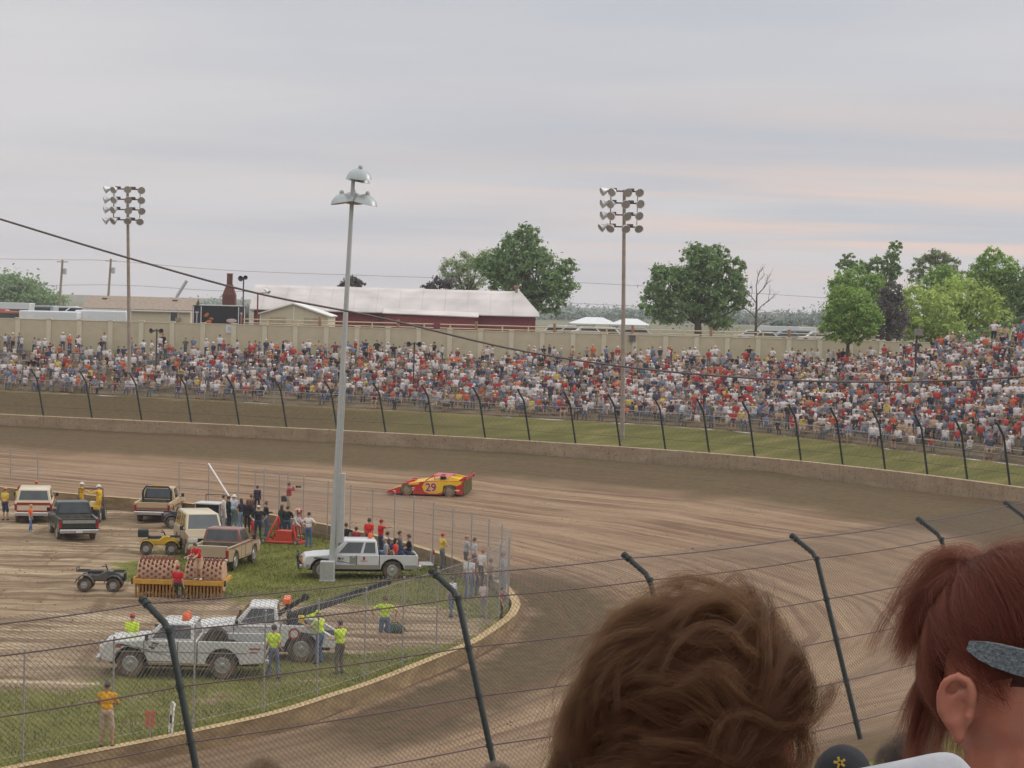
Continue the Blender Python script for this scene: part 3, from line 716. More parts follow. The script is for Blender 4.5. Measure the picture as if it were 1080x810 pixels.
# ================================================================== people
def ik(a, t, l1, l2, pole):
    a, t = Vector(a), Vector(t); d = t-a; L = d.length
    if L > (l1+l2)*.999: t = a+d*((l1+l2)*.999/L); d = t-a; L = d.length
    L = max(L, abs(l1-l2)+.02)
    x = (l1*l1-l2*l2+L*L)/(2*L); h = math.sqrt(max(0, l1*l1-x*x)); u = d.normalized()
    p = Vector(pole); p = (p-u*p.dot(u)).normalized()
    return a+u*x+p*h, t
SK, SH, PA, SO, VE = 0, 1, 2, 3, 4          # skin, shirt, trousers, shoes, second shirt colour
class Body:
    """bones and ellipsoids -> one continuous voxel surface; faces take the zone of the nearest primitive"""
    def __init__(s): s.p = []
    def bone(s, a, b, r0, r1, z): s.p.append(('b', Vector(a), Vector(b), r0, r1, z))
    def ell(s, c, r, z, rot=None): s.p.append(('e', Vector(c), Vector(r), rot or Matrix.Identity(3), None, z))
    def mesh(s, name, vox, mats, dec=None, smooth_it=2):
        mb = MB()
        for q in s.p:
            if q[0] == 'b':
                a, b, r0, r1 = q[1:5]; d = (b-a); L = max(d.length, 1e-4); rot = d.to_track_quat('Z', 'Y').to_matrix()
                prof = [(0, -r0), (r0*.7, -r0*.7), (r0, 0), (r1, L), (r1*.7, L+r1*.7), (0, L+r1)]
                mb.lathe(prof, a, axis=rot, n=10)
            else: mb.ellipsoid(q[1], q[2], 14, 10, rot=q[3])
        me = bpy.data.meshes.new(name); me.from_pydata(mb.v, [], mb.f)
        o = bpy.data.objects.new('tmp', me); COL.objects.link(o)
        r = o.modifiers.new('r', 'REMESH'); r.mode = 'VOXEL'; r.voxel_size = vox; r.adaptivity = 0
        sm = o.modifiers.new('s', 'SMOOTH'); sm.iterations = smooth_it; sm.factor = .5
        if dec: dm = o.modifiers.new('d', 'DECIMATE'); dm.ratio = dec
        dg = bpy.context.evaluated_depsgraph_get(); out = bpy.data.meshes.new_from_object(o.evaluated_get(dg))
        bpy.data.objects.remove(o); bpy.data.meshes.remove(me)
        out.name = name
        n = len(out.polygons); C = np.empty(n*3); out.polygons.foreach_get('center', C); C = C.reshape(n, 3)
        best = np.full(n, 1e9); zone = np.zeros(n, np.int32)
        for q in s.p:
            if q[0] == 'b':
                a, b = np.array(q[1]), np.array(q[2]); d = b-a; L2 = max(d@d, 1e-9); t = np.clip(((C-a)@d)/L2, 0, 1)
                D = np.linalg.norm(C-a-t[:, None]*d, axis=1)-(q[3]+(q[4]-q[3])*t)
            else:
                R = np.array(q[3]); x = (C-np.array(q[1]))@R; r = np.array(q[2])
                D = (np.linalg.norm(x/r, axis=1)-1)*r.min()
            m = D < best; best[m] = D[m]; zone[m] = q[5]
        for m in mats: out.materials.append(m)
        out.polygons.foreach_set('material_index', zone); out.polygons.foreach_set('use_smooth', [True]*n); out.update()
        return out
def make_body(pose='stand', la=None, ra=None, lean=0., head=(0., 0.), feet=None, shorts=False, sleeves='short', build=1.0, fingers=True, slim=1.0, sit_h=.45, poleL=(.3, -1, -.3), poleR=(-.3, -1, -.3), crouch=0., ears=False):
    """person facing +y, about 1.75 m tall. la/ra: wrist targets relative to the shoulder. head: (turn, tilt). Returns the Body and the joints."""
    B = Body(); V = Vector; J = {}
    hipz = .92 if pose == 'stand' else sit_h+.09
    hipz -= crouch
    if feet is None: feet = ((-.13, .0), (.13, .02)) if pose == 'stand' else ((-.13, .43), (.14, .46))
    w = build
    pel = V((0, 0, hipz+.06)); T = Matrix.Rotation(-lean, 3, 'X')
    up = lambda z, y=0., x=0.: pel + T @ V((x, y, z))
    # torso
    B.ell(pel, (.168*w, .122*w, .135), PA)
    B.ell(up(.13), (.152*w, .115*w, .15), SH, T); B.ell(up(.33, .005), (.172*w, .122*w, .19), SH, T)
    B.ell(up(.20, .03), (.14*w, .11*w*(1 if w < 1.12 else 1.15), .14), SH, T)
    shl, shr = up(.455, 0, -.185*w*slim), up(.455, 0, .185*w*slim)
    B.bone(up(.47, 0, -.13*w*slim), up(.47, 0, .13*w*slim), .068, .068, SH)
    B.bone(shl, up(.36, 0, -.1), .07, .09, SH); B.bone(shr, up(.36, 0, .1), .07, .09, SH)
    nk = up(.53, .0); hd = up(.68, .025)
    B.bone(up(.48), hd, .058, .052, SK)
    HR = T @ Matrix.Rotation(head[0], 3, 'Z') @ Matrix.Rotation(-head[1], 3, 'X') @ Matrix.Rotation(lean*.6, 3, 'X')
    h = lambda x, y, z: hd + HR @ V((x, y, z))
    B.ell(h(0, -.008, .022), (.076, .096, .105), SK, HR); B.ell(h(0, .022, -.045), (.058, .070, .070), SK, HR)
    B.bone(h(0, .088, .012), h(0, .104, -.018), .010, .014, SK)
    B.ell(h(0, .082, -.052), (.026, .014, .010), SK, HR); B.ell(h(0, .076, -.088), (.024, .018, .018), SK, HR)
    for sx in (-1, 1):
        if not ears: B.ell(h(.078*sx, -.005, -.005), (.012, .022, .032), SK, HR); continue
        E = lambda y, z, o=0.: h((.085+o-.35*min(0, y+.004))*sx, y-.006, z-.004)
        B.ell(E(.0, -.002, -.003), (.0045, .017, .028), SK, HR); B.ell(E(.006, -.027, .0), (.007, .009, .010), SK, HR)
        rim = [E(.012, .010, .003), E(.013, .024, .005), E(.004, .033, .007), E(-.008, .032, .008), E(-.017, .022, .009), E(-.019, .006, .009), E(-.014, -.010, .008), E(-.004, -.021, .006)]
        for a_, b_ in zip(rim[:-1], rim[1:]): B.bone(a_, b_, .0048, .0048, SK)
        anti = [E(.004, .020, .003), E(-.006, .012, .004), E(-.009, .0, .005), E(-.004, -.012, .005), E(.006, -.015, .004)]
        for a_, b_ in zip(anti[:-1], anti[1:]): B.bone(a_, b_, .0038, .0038, SK)
        B.bone(E(.014, .0, .003), E(.013, -.008, .003), .005, .004, SK)
    J['head'] = hd; J['HR'] = HR
    # arms
    for sx, sh, tg, pole in ((-1, shl, la, poleL), (1, shr, ra, poleR)):
        tg = V(tg) if tg is not None else V((.05*sx, .03, -.53))
        el, wr = ik(sh, sh+tg, .29, .255, V(pole))
        zU = SH
        B.bone(sh, sh.lerp(el, .62), .058*w**.5, .055*w**.5, SH)
        B.bone(sh.lerp(el, .5), el, .046, .041, SH if sleeves == 'long' else SK)
        B.bone(el, el.lerp(wr, .35), .041, .041, SH if sleeves == 'long' else SK)
        B.bone(el.lerp(wr, .3), wr, .040 if sleeves != 'long' else .043, .029 if sleeves != 'long' else .034, SH if sleeves == 'long' else SK)
        d = (wr-el).normalized(); side = d.cross(V((0, 0, 1))) if abs(d.z) < .9 else V((0, 1, 0)); side = (side-d*side.dot(d)).normalized(); palm = d.cross(side)
        B.bone(wr, wr+d*.075, .028, .034, SK)
        if fingers:
            for k, ln in enumerate((.066, .076, .072, .056)):
                b0 = wr+d*.085+side*(.030-.020*k); b1 = b0+d*ln*.55+palm*.008*sx; b2 = b1+d*ln*.4+palm*.024*sx
                B.bone(b0, b1, .0105, .010, SK); B.bone(b1, b2, .010, .009, SK)
            t0 = wr+d*.03+side*.03; t1 = t0+d*.04+side*.026; B.bone(t0, t1, .012, .011, SK); B.bone(t1, t1+d*.028+palm*.006, .011, .009, SK)
        J['wrL' if sx < 0 else 'wrR'] = wr+d*.08
    # legs
    for sx, ft in ((-1, feet[0]), (1, feet[1])):
        hip = V((.092*sx*w, 0, hipz)); fz = .085 + (ft[2] if len(ft) > 2 else 0.)
        an = V((ft[0], ft[1], fz))
        kn, an = ik(hip, an, .43, .415, (ft[0]*.3, 1, .15 if pose == 'stand' else .8))
        B.bone(hip, kn, .088*w, .060, PA if not shorts else PA)
        if shorts:
            B.bone(hip.lerp(kn, .45), hip.lerp(kn, .92), .088, .088, PA)
            B.bone(kn, kn.lerp(an, .4), .052, .055, SK); B.bone(kn.lerp(an, .3), an, .054, .037, SK)
        else:
            B.bone(kn, kn.lerp(an, .45), .062, .062, PA); B.bone(kn.lerp(an, .4), an+V((0, 0, .0)), .062, .055, PA)
        B.bone(an+V((0, -.03, -.03)), an+V((.02*sx, .13, -.045)), .046, .036, SO)
        J['anL' if sx < 0 else 'anR'] = an
    return B, J
def hair_mesh(J, length=.0, vol=1.08):
    mb = MB(); hd, HR = J['head'], J['HR']
    vs, fs = [], []; n, m = 16, 9
    for i in range(m+1):
        th = (PI*.60)*i/m
        for j in range(n):
            a = 2*PI*j/n; f = math.sin(a)                 # f>0 is the face side
            t2 = th*(1-.36*max(0, f)**.7) + (.35*length*(i/m) if f < .3 else 0)
            wob = 1+.035*math.sin(5*a+i)+.025*math.sin(9*a-2*i)
            p = Vector((.084*vol*math.sin(t2)*math.cos(a), .103*vol*math.sin(t2)*math.sin(a)-.008, .112*vol*math.cos(t2)+.022))*wob
            if length and i > m-3 and f < .2: p.z -= length*.16*(i-m+3)/3
            vs.append(hd+HR @ p)
    for i in range(m):
        for j in range(n): fs.append((i*n+j, (i+1)*n+j, (i+1)*n+(j+1) % n, i*n+(j+1) % n))
    return mb.add(vs, fs)
def cap_mesh(J, style='cap'):
    mb = MB(); hd, HR = J['head'], J['HR']; n, m = 16, 6; vs, fs = [], []
    for i in range(m+1):
        th = PI*.48*i/m
        for j in range(n):
            a = 2*PI*j/n
            vs.append(hd+HR @ Vector((.087*math.sin(th)*math.cos(a), .108*math.sin(th)*math.sin(a)-.006, .098*math.cos(th)+.045)))
    for i in range(m):
        for j in range(n): fs.append((i*n+j, (i+1)*n+j, (i+1)*n+(j+1) % n, i*n+(j+1) % n))
    mb.add(vs, fs)
    br = []; N_ = 10 if style == 'cap' else 20
    if style == 'cap':
        for ly, dz in ((0, 0), (0, -.006)):
            for j in range(N_+1):
                a = PI*j/N_; br.append(hd+HR @ Vector((.08*math.cos(a), .09+.085*math.sin(a)*.95, .045+dz-.02*math.sin(a))))
        mb.add(br, [tuple(range(N_+1)), tuple(range(2*N_+1, N_, -1))]+[(j, j+1, N_+2+j, N_+1+j) for j in range(N_)])
    else:                                               # brimmed hat / hard hat
        for r_, dz in ((.088, 0), (.135, -.012), (.135, -.02), (.085, -.008)):
            for j in range(N_):
                a = 2*PI*j/N_; br.append(hd+HR @ Vector((r_*math.cos(a), r_*1.15*math.sin(a), .048+dz)))
        mb.add(br, [(k*N_+j, k*N_+(j+1) % N_, (k+1)*N_+(j+1) % N_, (k+1)*N_+j) for k in range(3) for j in range(N_)])
    return mb
_cm = {}
def cloth(rgb, kind='cloth'):
    k = (kind,)+tuple(rgb)
    if k not in _cm:
        names = {'cloth': .9, 'skin': .55, 'hair': .6}
        _cm[k] = M(f'{kind}_{len(_cm)}', S(*rgb, .92), names[kind], var=.10 if kind != 'skin' else .05, scale=22 if kind != 'hair' else 60, bump=.25 if kind == 'cloth' else 0)
    return _cm[k]
SKIN = (196, 150, 124)
def person(label, loc, face, shirt, pants, hat=None, hair=(70, 52, 40), hatstyle='cap', shoes=(70, 66, 62), h=1.75, group=None, skin=SKIN, vox=.0125, hairlen=0., vest=None, extra=None, **kw):
    """face: compass angle in degrees, 0 = away from the camera (+y), 90 = towards +x"""
    B, J = make_body(**kw)
    me = B.mesh('person', vox, [cloth(skin, 'skin'), cloth(shirt), cloth(pants), cloth(shoes), cloth(shirt)])
    o = bpy.data.objects.new('person', me); COL.objects.link(o)
    o.location = loc; o.rotation_euler = (0, 0, -math.radians(face)); k = h/1.75; o.scale = (k, k, k)
    tag(o, label, 'person', group)
    if hat is not None: c = cap_mesh(J, hatstyle).build('cap' if hatstyle == 'cap' else 'hard_hat', cloth(hat), o, smooth=60); c.data.materials[0] = cloth(hat)
    hh = hair_mesh(J, hairlen, 1.08 if hat is None else .99).build('hair', cloth(hair, 'hair'), o, smooth=180)
    if vest is not None:                                   # sleeveless safety vest: shell over the torso faces
        bm = bmesh.new(); bm.from_mesh(me); bm.normal_update()
        z0, z1 = J['head'].z-.75, J['head'].z-.19
        fs = [f for f in bm.faces if f.material_index != 1 or not (z0 < f.calc_center_median().z < z1 and abs(f.calc_center_median().x) < .215)]
        bmesh.ops.delete(bm, geom=fs, context='FACES')
        for v in bm.verts: v.co += v.normal*.014
        vm = bpy.data.meshes.new('safety_vest'); bm.to_mesh(vm); bm.free(); vm.materials.append(cloth(vest))
        for p in vm.polygons: p.use_smooth = True
        vo = bpy.data.objects.new('safety_vest', vm); COL.objects.link(vo); vo.parent = o
        sd = vo.modifiers.new('s', 'SOLIDIFY'); sd.thickness = .008
    return o, J
# ================================================================== vehicles (local axes: +x forward, +y left, z up)
MUD = S(150, 124, 96)
m_rub = M('tyre_rubber', S(52,50,48), .85, var=.2, scale=8, dirt=(MUD, .55, .9))
m_rim = M('steel_rim', S(168,168,166), .38, metal=.6, var=.12)
m_chrome = M('chrome', S(198,198,198), .25, metal=.8, var=.05)
m_glass = M('tinted_glass', S(58,64,66), .05, spec=.9, var=.25, scale=2)
m_under = M('chassis_black', S(32,30,28), .9, var=.2)
m_blk = M('black_plastic', S(36,36,38), .6, var=.15)
m_tail = M('tail_lamp_red', S(150,30,28), .3, var=.1); m_amb = M('amber_lens', S(224,96,40), .35, var=.1); m_hl = M('lamp_glass', S(210,208,200), .15, var=.05)
def paint(name, rgb, dirt=.5, zt=1.0, rough=.34):
    return M(name, S(*rgb, .9), rough, var=.05, scale=1.5, dirt=(MUD, dirt, zt), coat=.3)
def arc(cx, cz, r, zb, n=9):
    """wheel arch from front to back, cut at height zb"""
    a0 = math.asin(max(-1, min(1, (zb-cz)/r)))
    return [(cx+r*math.cos(a), cz+r*math.sin(a)) for a in np.linspace(a0, PI-a0, n)]
def wheel(root, x, y, r, w, rim=.58, rimmat=None, spokes=5, tyre=None):
    wh = MB(); s = 1 if y > 0 else -1
    wh.lathe([(r*rim*.92, -w*.42), (r*.80, -w*.5), (r*.95, -w*.44), (r, -w*.28), (r, w*.28), (r*.95, w*.44), (r*.80, w*.5), (r*rim, w*.42)], axis='y', n=24)
    wo = wh.build('wheel', tyre or m_rub, root, smooth=40, loc=(x, y, r))
    rm = MB(); o = s*w*.5
    rm.lathe([(r*rim*1.02, o*.86), (r*rim*.94, o*.98), (r*rim*.86, o*.72), (r*rim*.5, o*.66), (r*rim*.34, o*.95), (r*rim*.16, o*1.0), (0, o*1.02)], axis='y', n=20)
    for k in range(spokes):
        a = 2*PI*k/spokes; rm.box((r*rim*.62*math.cos(a), o*.80, r*rim*.62*math.sin(a)), (r*rim*.5, .03, r*rim*.2), Matrix.Rotation(-a, 3, 'Y'))
    ro = rm.build('rim', rimmat or m_rim, wo, smooth=40)
    return wo
def bil(q, u, v):
    a, b, c, d = (Vector(p) for p in q); return (a*(1-u)+b*u)*(1-v)+(d*(1-u)+c*u)*v
def sub(q, u0, u1, v0, v1): return [bil(q, u0, v0), bil(q, u1, v0), bil(q, u1, v1), bil(q, u0, v1)]
def pane(root, q, name='window', off=.006, mat=None, ub=(.08, .92), vb=(.1, .9)):
    w = sub(q, ub[0], ub[1], vb[0], vb[1]); mb = MB(); mb.slab(*w, off); mb.slab(*w, -.004)
    return mb.build(name, mat or m_glass, root)
def greenhouse(root, x0, x1, t0, t1, yb, yt, zb, zt, mat, name='cab', bev=.05):
    mb = MB(); vs = [(x0,-yb,zb),(x1,-yb,zb),(x1,yb,zb),(x0,yb,zb),(t0,-yt,zt),(t1,-yt,zt),(t1,yt,zt),(t0,yt,zt)]
    mb.add(vs, [(0,3,2,1),(4,5,6,7),(0,1,5,4),(1,2,6,5),(2,3,7,6),(3,0,4,7)])
    # slightly domed roof
    mb.box(((t0+t1)/2, 0, zt-.01), (t1-t0-.08, yt*2-.08, .05), taper=(.8, .8))
    o = mb.build(name, mat, root, bevel=bev, smooth=35)
    V = vs
    return o, {'left': [V[3], V[2], V[6], V[7]], 'right': [V[1], V[0], V[4], V[5]], 'front': [V[2], V[1], V[5], V[6]], 'rear': [V[0], V[3], V[7], V[4]]}
def truck(root, L=5.3, W=1.96, roof=1.80, belt=1.2, hood=1.14, wb=3.05, rw=.38, ov=.92, cab=1.5, bed=True, mat=None, roofmat=None, stripe=None, tailmat=None, suv=False, lamps=True, seams=True, mirror=True, rimmat=None, wsl=.55, zb=.46, grille=True, bumper=None, tyre=None):
    """a pickup (or wagon) as body, cab, bed, tailgate, wheels, lamps ... under ROOT; returns useful x positions"""
    h = W/2; xf, xr = L/2, -L/2; xF = xf-ov; xR = xF-wb; ra = rw*1.25; bm_ = bumper or m_chrome
    xw = xF-.42; xc = xw-cab-.28 if not suv else xr+.06
    # body: front wings, bonnet, doors
    low = [(xf-.04, zb+.08)] + arc(xF, rw, ra, zb) + ([(xc, zb)] if not suv else arc(xR, rw, ra, zb)+[(xr+.02, zb+.1), (xr, belt*.8)])
    topl = [(xc if not suv else xr+.05, belt), (xw+.05, belt), (xw+.22, hood+.03), (xf-.55, hood), (xf-.12, hood-.07), (xf, hood-.2), (xf+.01, zb+.3)]
    mb = MB(); mb.prism(low+topl, -h, h); body = mb.build('body', mat, root, bevel=.045, smooth=35)
    mb = MB(); mb.box(((xf+xr)/2, 0, .58), (L-.5, W*.56, .42)); mb.box(((xF+xR)/2, 0, .42), (wb-.9, W*.86, .14)); mb.build('chassis', m_under, root)
    if stripe is not None:
        z0, z1, sm = stripe
        for s in (-1, 1):
            segs = [(xr+.03, xf-.14)] if z0 > rw+ra else [(xr+.05, xR-ra-.02), (xR+ra+.02, xF-ra-.02), (xF+ra+.02, xf-.14)]
            for a, b in segs: mb = MB(); mb.box(((a+b)/2, s*(h+.002), (z0+z1)/2), (b-a, .012, z1-z0)); mb.build('side_stripe', sm, body)
    # cab
    if not suv: cb, Q = greenhouse(root, xc+.02, xw+.04, xc+.12, xw-wsl, h-.05, h-.2, belt-.02, roof, roofmat or mat)
    else: cb, Q = greenhouse(root, xr+.09, xw+.04, xr+.28, xw-wsl, h-.05, h-.2, belt-.02, roof, roofmat or mat)
    pane(cb, Q['front'], 'windshield', ub=(.06, .94), vb=(.1, .92)); pane(cb, Q['rear'], 'rear_window', ub=(.08, .92), vb=(.14, .88))
    for sd in ('left', 'right'):
        rev = sd == 'right'
        ran = [(.10, .86)] if (not suv and cab < 1.7) else ([(.06, .33), (.39, .86)] if not suv else [(.05, .42), (.47, .63), (.66, .88)])
        for a, b in ran:
            if rev: a, b = 1-b, 1-a
            pane(cb, Q[sd], 'window', ub=(a, b), vb=(.13, .86))
    if seams:
        for s in (-1, 1):
            mb = MB()
            xd = xw-1.12 if cab > 1.2 or suv else xc+.1
            for x in (xw-.02, xd): mb.box((x, s*(h+.003), (zb+belt)/2+.02), (.022, .008, belt-zb-.1))
            mb.box(((xw+xd)/2, s*(h+.003), zb+.07), (xw-xd, .008, .018)); mb.build('door_gap', m_blk, body)
            mb = MB(); mb.box((xd+.14, s*(h+.022), belt-.12), (.17, .03, .05)); mb.build('door_handle', m_chrome, body, bevel=.01)
    if bed and not suv:
        bz = belt-.02
        for s in (-1, 1):
            pl = [(xc-.03, zb)] + [(xc-.03, bz), (xr+.02, bz), (xr, bz-.05), (xr, zb+.14), (xr+.05, zb+.06)] + arc(xR, rw, ra, zb)[::-1]
            mb = MB(); y0, y1 = (h-.13, h) if s > 0 else (-h, -h+.13); mb.prism(pl, y0, y1); mb.build('bed_side', mat, root, bevel=.03, smooth=35)
        mb = MB(); mb.box(((xc+xr)/2, 0, .74), (xc-xr-.12, W-.30, .06)); mb.box((xc-.07, 0, (.77+bz)/2), (.06, W-.28, bz-.77)); mb.build('bed_floor', M('bed_dusty', S(104,94,82), .9, var=.3, scale=4), root)
        for s in (-1, 1):
            mb = MB(); mb.box((xR, s*(h-.24), .86), (.9, .22, .2)); mb.build('wheel_housing', m_under, root, bevel=.05)
        mb = MB(); mb.box((xr+.04, 0, (bz+zb+.24)/2), (.07, W-.29, bz-zb-.24)); tg = mb.build('tailgate', tailmat or mat, root, bevel=.02)
    if lamps:
        for s in (-1, 1):
            mb = MB(); mb.box((xr-.005, s*(h-.075), belt-.32 if not suv else belt-.3), (.05, .13, .34)); mb.build('tail_lamp', m_tail, root, bevel=.015)
            mb = MB(); mb.box((xf-.015, s*(h-.24), hood-.27), (.08, .36, .19)); mb.box((xf-.06, s*(h-.03), hood-.27), (.14, .075, .17)); mb.build('headlight', m_hl, root, bevel=.02)
    if grille:
        mb = MB(); mb.box((xf+.0, 0, hood-.28), (.05, W-.88, .22))
        for k in range(4): mb.box((xf+.02, 0, hood-.36+k*.05), (.03, W-.9, .018))
        mb.build('grille', m_blk, root)
    for x, nm in ((xf+.07, 'front_bumper'), (xr-.07, 'rear_bumper')):
        mb = MB(); mb.box((x, 0, zb+.1), (.15, W-.06, .2)); mb.build(nm, bm_, root, bevel=.04, smooth=40)
    if mirror:
        for s in (-1, 1):
            mb = MB(); mb.box((xw-.12, s*(h+.12), belt+.1), (.1, .16, .2)); mb.box((xw-.1, s*(h+.02), belt+.02), (.04, .16, .04)); mb.build('side_mirror', m_blk, root, bevel=.03)
    for x in (xF, xR):
        for s in (-1, 1): wheel(root, x, s*(h-.14), rw, .25, rimmat=rimmat, tyre=tyre)
    return dict(xf=xf, xr=xr, xF=xF, xR=xR, xw=xw, xc=xc, h=h, body=body, cab=cb, Q=Q)
def at0(px, py, z=0.): v = at_z(px, py, z); return (v.x, v.y, z)
def beacon(root, x, z, y=0., r=.1):
    mb = MB(); mb.lathe([(r*1.1, 0), (r*1.1, .03), (r, .04), (r*.95, .15), (r*.6, .21), (0, .23)], (x, y, z), n=14); mb.build('beacon', m_amb, root, smooth=40)
def text_mesh(txt, size, depth=.004, bold=.0):
    cu = bpy.data.curves.new('t', 'FONT'); cu.body = txt; cu.size = size; cu.extrude = depth; cu.align_x = 'CENTER'; cu.align_y = 'CENTER'; cu.offset = bold
    o = bpy.data.objects.new('t', cu); COL.objects.link(o); dg = bpy.context.evaluated_depsgraph_get(); me = bpy.data.meshes.new_from_object(o.evaluated_get(dg)); bpy.data.objects.remove(o); bpy.data.curves.remove(cu)
    return me
def lettering(txt, size, mat, parent, mtx, name='lettering', bold=0.):
    me = text_mesh(txt, size, .003, bold); me.materials.clear(); me.materials.append(mat); o = bpy.data.objects.new(name, me); COL.objects.link(o); o.parent = parent; o.matrix_local = mtx; return o
LEFTSIDE = lambda x, y, z: Matrix(((-1,0,0,x),(0,0,1,y),(0,1,0,z),(0,0,0,1)))      # text reads on the +y side
REARSIDE = lambda x, y, z: Matrix(((0,0,-1,x),(-1,0,0,y),(0,1,0,z),(0,0,0,1)))
def tail0(px, py, deg, L):
    v = at_z(px, py, 0); a = math.radians(deg); return (v.x+math.cos(a)*L/2, v.y+math.sin(a)*L/2, 0)
HEAD = lambda deg: math.radians(deg)                       # 180 = nose towards image left
def scrawl(root, x, y, z, strokes, mat):
    """a worn, unreadable line of door writing: short uneven strokes on the +y side"""
    mb = MB()
    for dx, ht, sl in strokes:
        p, q, n = Vector((x-dx, y, z-ht/2)), Vector((x-dx-sl, y, z+ht/2)), Vector((.014, 0, 0)); mb.slab(p+n, p-n, q-n, q+n, .003)
        mb.slab(Vector((x-dx+.02, y, z+ht*.1)), Vector((x-dx-.05, y, z+ht*.1)), Vector((x-dx-.05, y, z+ht*.1+.025)), Vector((x-dx+.02, y, z+ht*.1+.025)), .0035)
    mb.build('door_lettering', mat, root)
# ---- red and white wagon, seen from behind
m_cream = paint('cream_paint', (214,200,170), .35); m_wred = paint('wagon_red', (158,46,50), .3)
r = thing('wagon_car', 'red and cream two-tone wagon with cream roof, tail to the camera', 'car', tail0(35, 553, 100.5, 4.7), HEAD(100.5))
I = truck(r, L=4.7, W=2.0, roof=1.86, belt=1.22, hood=1.18, wb=2.7, suv=True, mat=m_cream, roofmat=m_cream, stripe=(.98, 1.16, m_wred))
mb = MB(); mb.box((I['xr']-.0, 0, 1.1), (.03, 1.75, .14)); mb.build('tailgate_band', m_wred, r); mb = MB(); mb.box((I['xr']-.0, 0, .70), (.03, 1.75, .09)); mb.build('lower_band', m_wred, r)
# ---- dark green pickup, seen from behind
m_green = paint('dark_green_paint', (44,54,50), .3, .8, .3)
m_sil = M('silver_strip', S(168,168,164), .35, metal=.6)
r = thing('pickup_truck', 'dark green pickup with a silver tailgate band, parked tail to the camera', 'pickup', tail0(83, 572, 109, 5.1), HEAD(109))
I = truck(r, L=5.1, W=1.96, roof=1.82, belt=1.2, wb=2.95, mat=m_green, rimmat=m_rim)
mb = MB(); mb.box((I['xr']-.005, 0, 1.03), (.03, 1.62, .16)); mb.build('tailgate_band', m_sil, r)
mb = MB(); mb.box((I['xr']-.15, 0, .56), (.01, .32, .15)); mb.build('license_plate', M('plate_white', S(206,204,198), .5), r)
mb = MB(); mb.slab(*sub(I['Q']['rear'], .72, .9, .22, .5), .012); mb.build('window_decal', M('decal_pink', S(188,150,150), .5), r)
# ---- tan pickup with roll bar
m_tanp = paint('tan_paint', (194,170,132), .3); m_brn = paint('brown_band', (142,94,78), .4)
r = thing('pickup_truck', 'old tan pickup with brown bands and a black roll bar in its bed', 'pickup', tail0(160, 552, 90, 5.0), HEAD(90))
I = truck(r, L=5.0, W=1.98, roof=1.80, belt=1.16, wb=2.9, mat=m_tanp, stripe=(.74, .88, m_brn), cab=1.45, rw=.39)
mb = MB(); mb.box((I['xr']-.0, 0, .80), (.03, 1.66, .12)); mb.build('tailgate_band', m_brn, r)
mb = MB(); xb = I['xc']-.35; mb.tube([(xb, -.78, 1.1), (xb, -.78, 1.62), (xb, -.62, 1.86), (xb, .62, 1.86), (xb, .78, 1.62), (xb, .78, 1.1)], .055, 8); mb.tube([(xb, -.78, 1.25), (xb, .78, 1.25)], .04, 8); mb.build('roll_bar', m_blk, r, smooth=50)
mb = MB(); mb.box((xb-.01, 0, 1.93), (.12, .5, .08)); mb.build('light_bar', M('lamp_orange', S(206,150,90), .4), r, bevel=.02)
# ---- tan van-roofed truck parked behind
m_dust = paint('dusty_beige', (170,152,124), .5, 1.4, .5); m_beige = paint('beige_roof', (206,192,160), .2)
r = thing('camper_truck', 'dusty beige truck with a pale canopy, half behind the maroon pickup', 'truck', (at_z(211, 583, 0).x, at_z(211, 583, 0).y, 0), HEAD(-72))
I = truck(r, L=4.7, W=1.9, roof=1.98, belt=1.22, wb=2.8, suv=True, mat=m_dust, roofmat=m_beige, wsl=.5)
# ---- maroon and tan pickup
m_mar = paint('maroon_paint', (124,74,70), .6, 2.4); m_tan2 = paint('muddy_tan', (178,156,128), .55, 1.2, .5)
r = thing('pickup_truck', 'maroon cab pickup with muddy tan flanks and an open empty bed', 'pickup', tail0(219, 604, 81, 5.1), HEAD(81))
I = truck(r, L=5.1, W=1.95, roof=1.78, belt=1.18, wb=3.0, mat=m_tan2, roofmat=m_mar, stripe=(1.06, 1.14, m_mar), cab=1.45, rw=.41)
mb = MB(); mb.tube([(I['xr']+.03, -.9, 1.2), (I['xr']+.03, .9, 1.2)], .03, 6); mb.build('bed_rail', m_cream, r)
# ---- silver extended-cab pickup with people in its bed
m_silv = paint('silver_white', (206,206,206), .38, .9, .28); m_gst = paint('grey_sill', (140,138,134), .5, .9)
r = thing('pickup_truck', 'silver extended-cab pickup with black brush guard and people in its bed', 'pickup', at0(378.5, 608.5), HEAD(188))
SILV = r
I = truck(r, L=5.15, W=1.85, roof=1.74, belt=1.12, hood=1.08, wb=3.15, rw=.42, ov=.85, cab=1.85, mat=m_silv, stripe=(.47, .66, m_gst), wsl=.62)
SI = I
mb = MB(); xf = I['xf']
for y in (-.5, .5): mb.tube([(xf+.12, y, .5), (xf+.2, y, .8), (xf+.16, y, 1.12)], .035, 8)
mb.tube([(xf+.16, -.78, 1.0), (xf+.2, -.5, 1.02), (xf+.2, .5, 1.02), (xf+.16, .78, 1.0)], .03, 8); mb.tube([(xf+.12, -.85, .62), (xf+.2, -.5, .68), (xf+.2, .5, .68), (xf+.12, .85, .62)], .045, 8); mb.box((xf+.12, 0, .55), (.14, 1.7, .22)); mb.build('brush_guard', m_blk, r, smooth=50)
mb = MB(); mb.box((xf-.02, .80, .83), (.2, .18, .2)); mb.build('turn_signal', m_amb, r, bevel=.02)
beacon(r, I['xc']+.35, 1.78, r=.11)
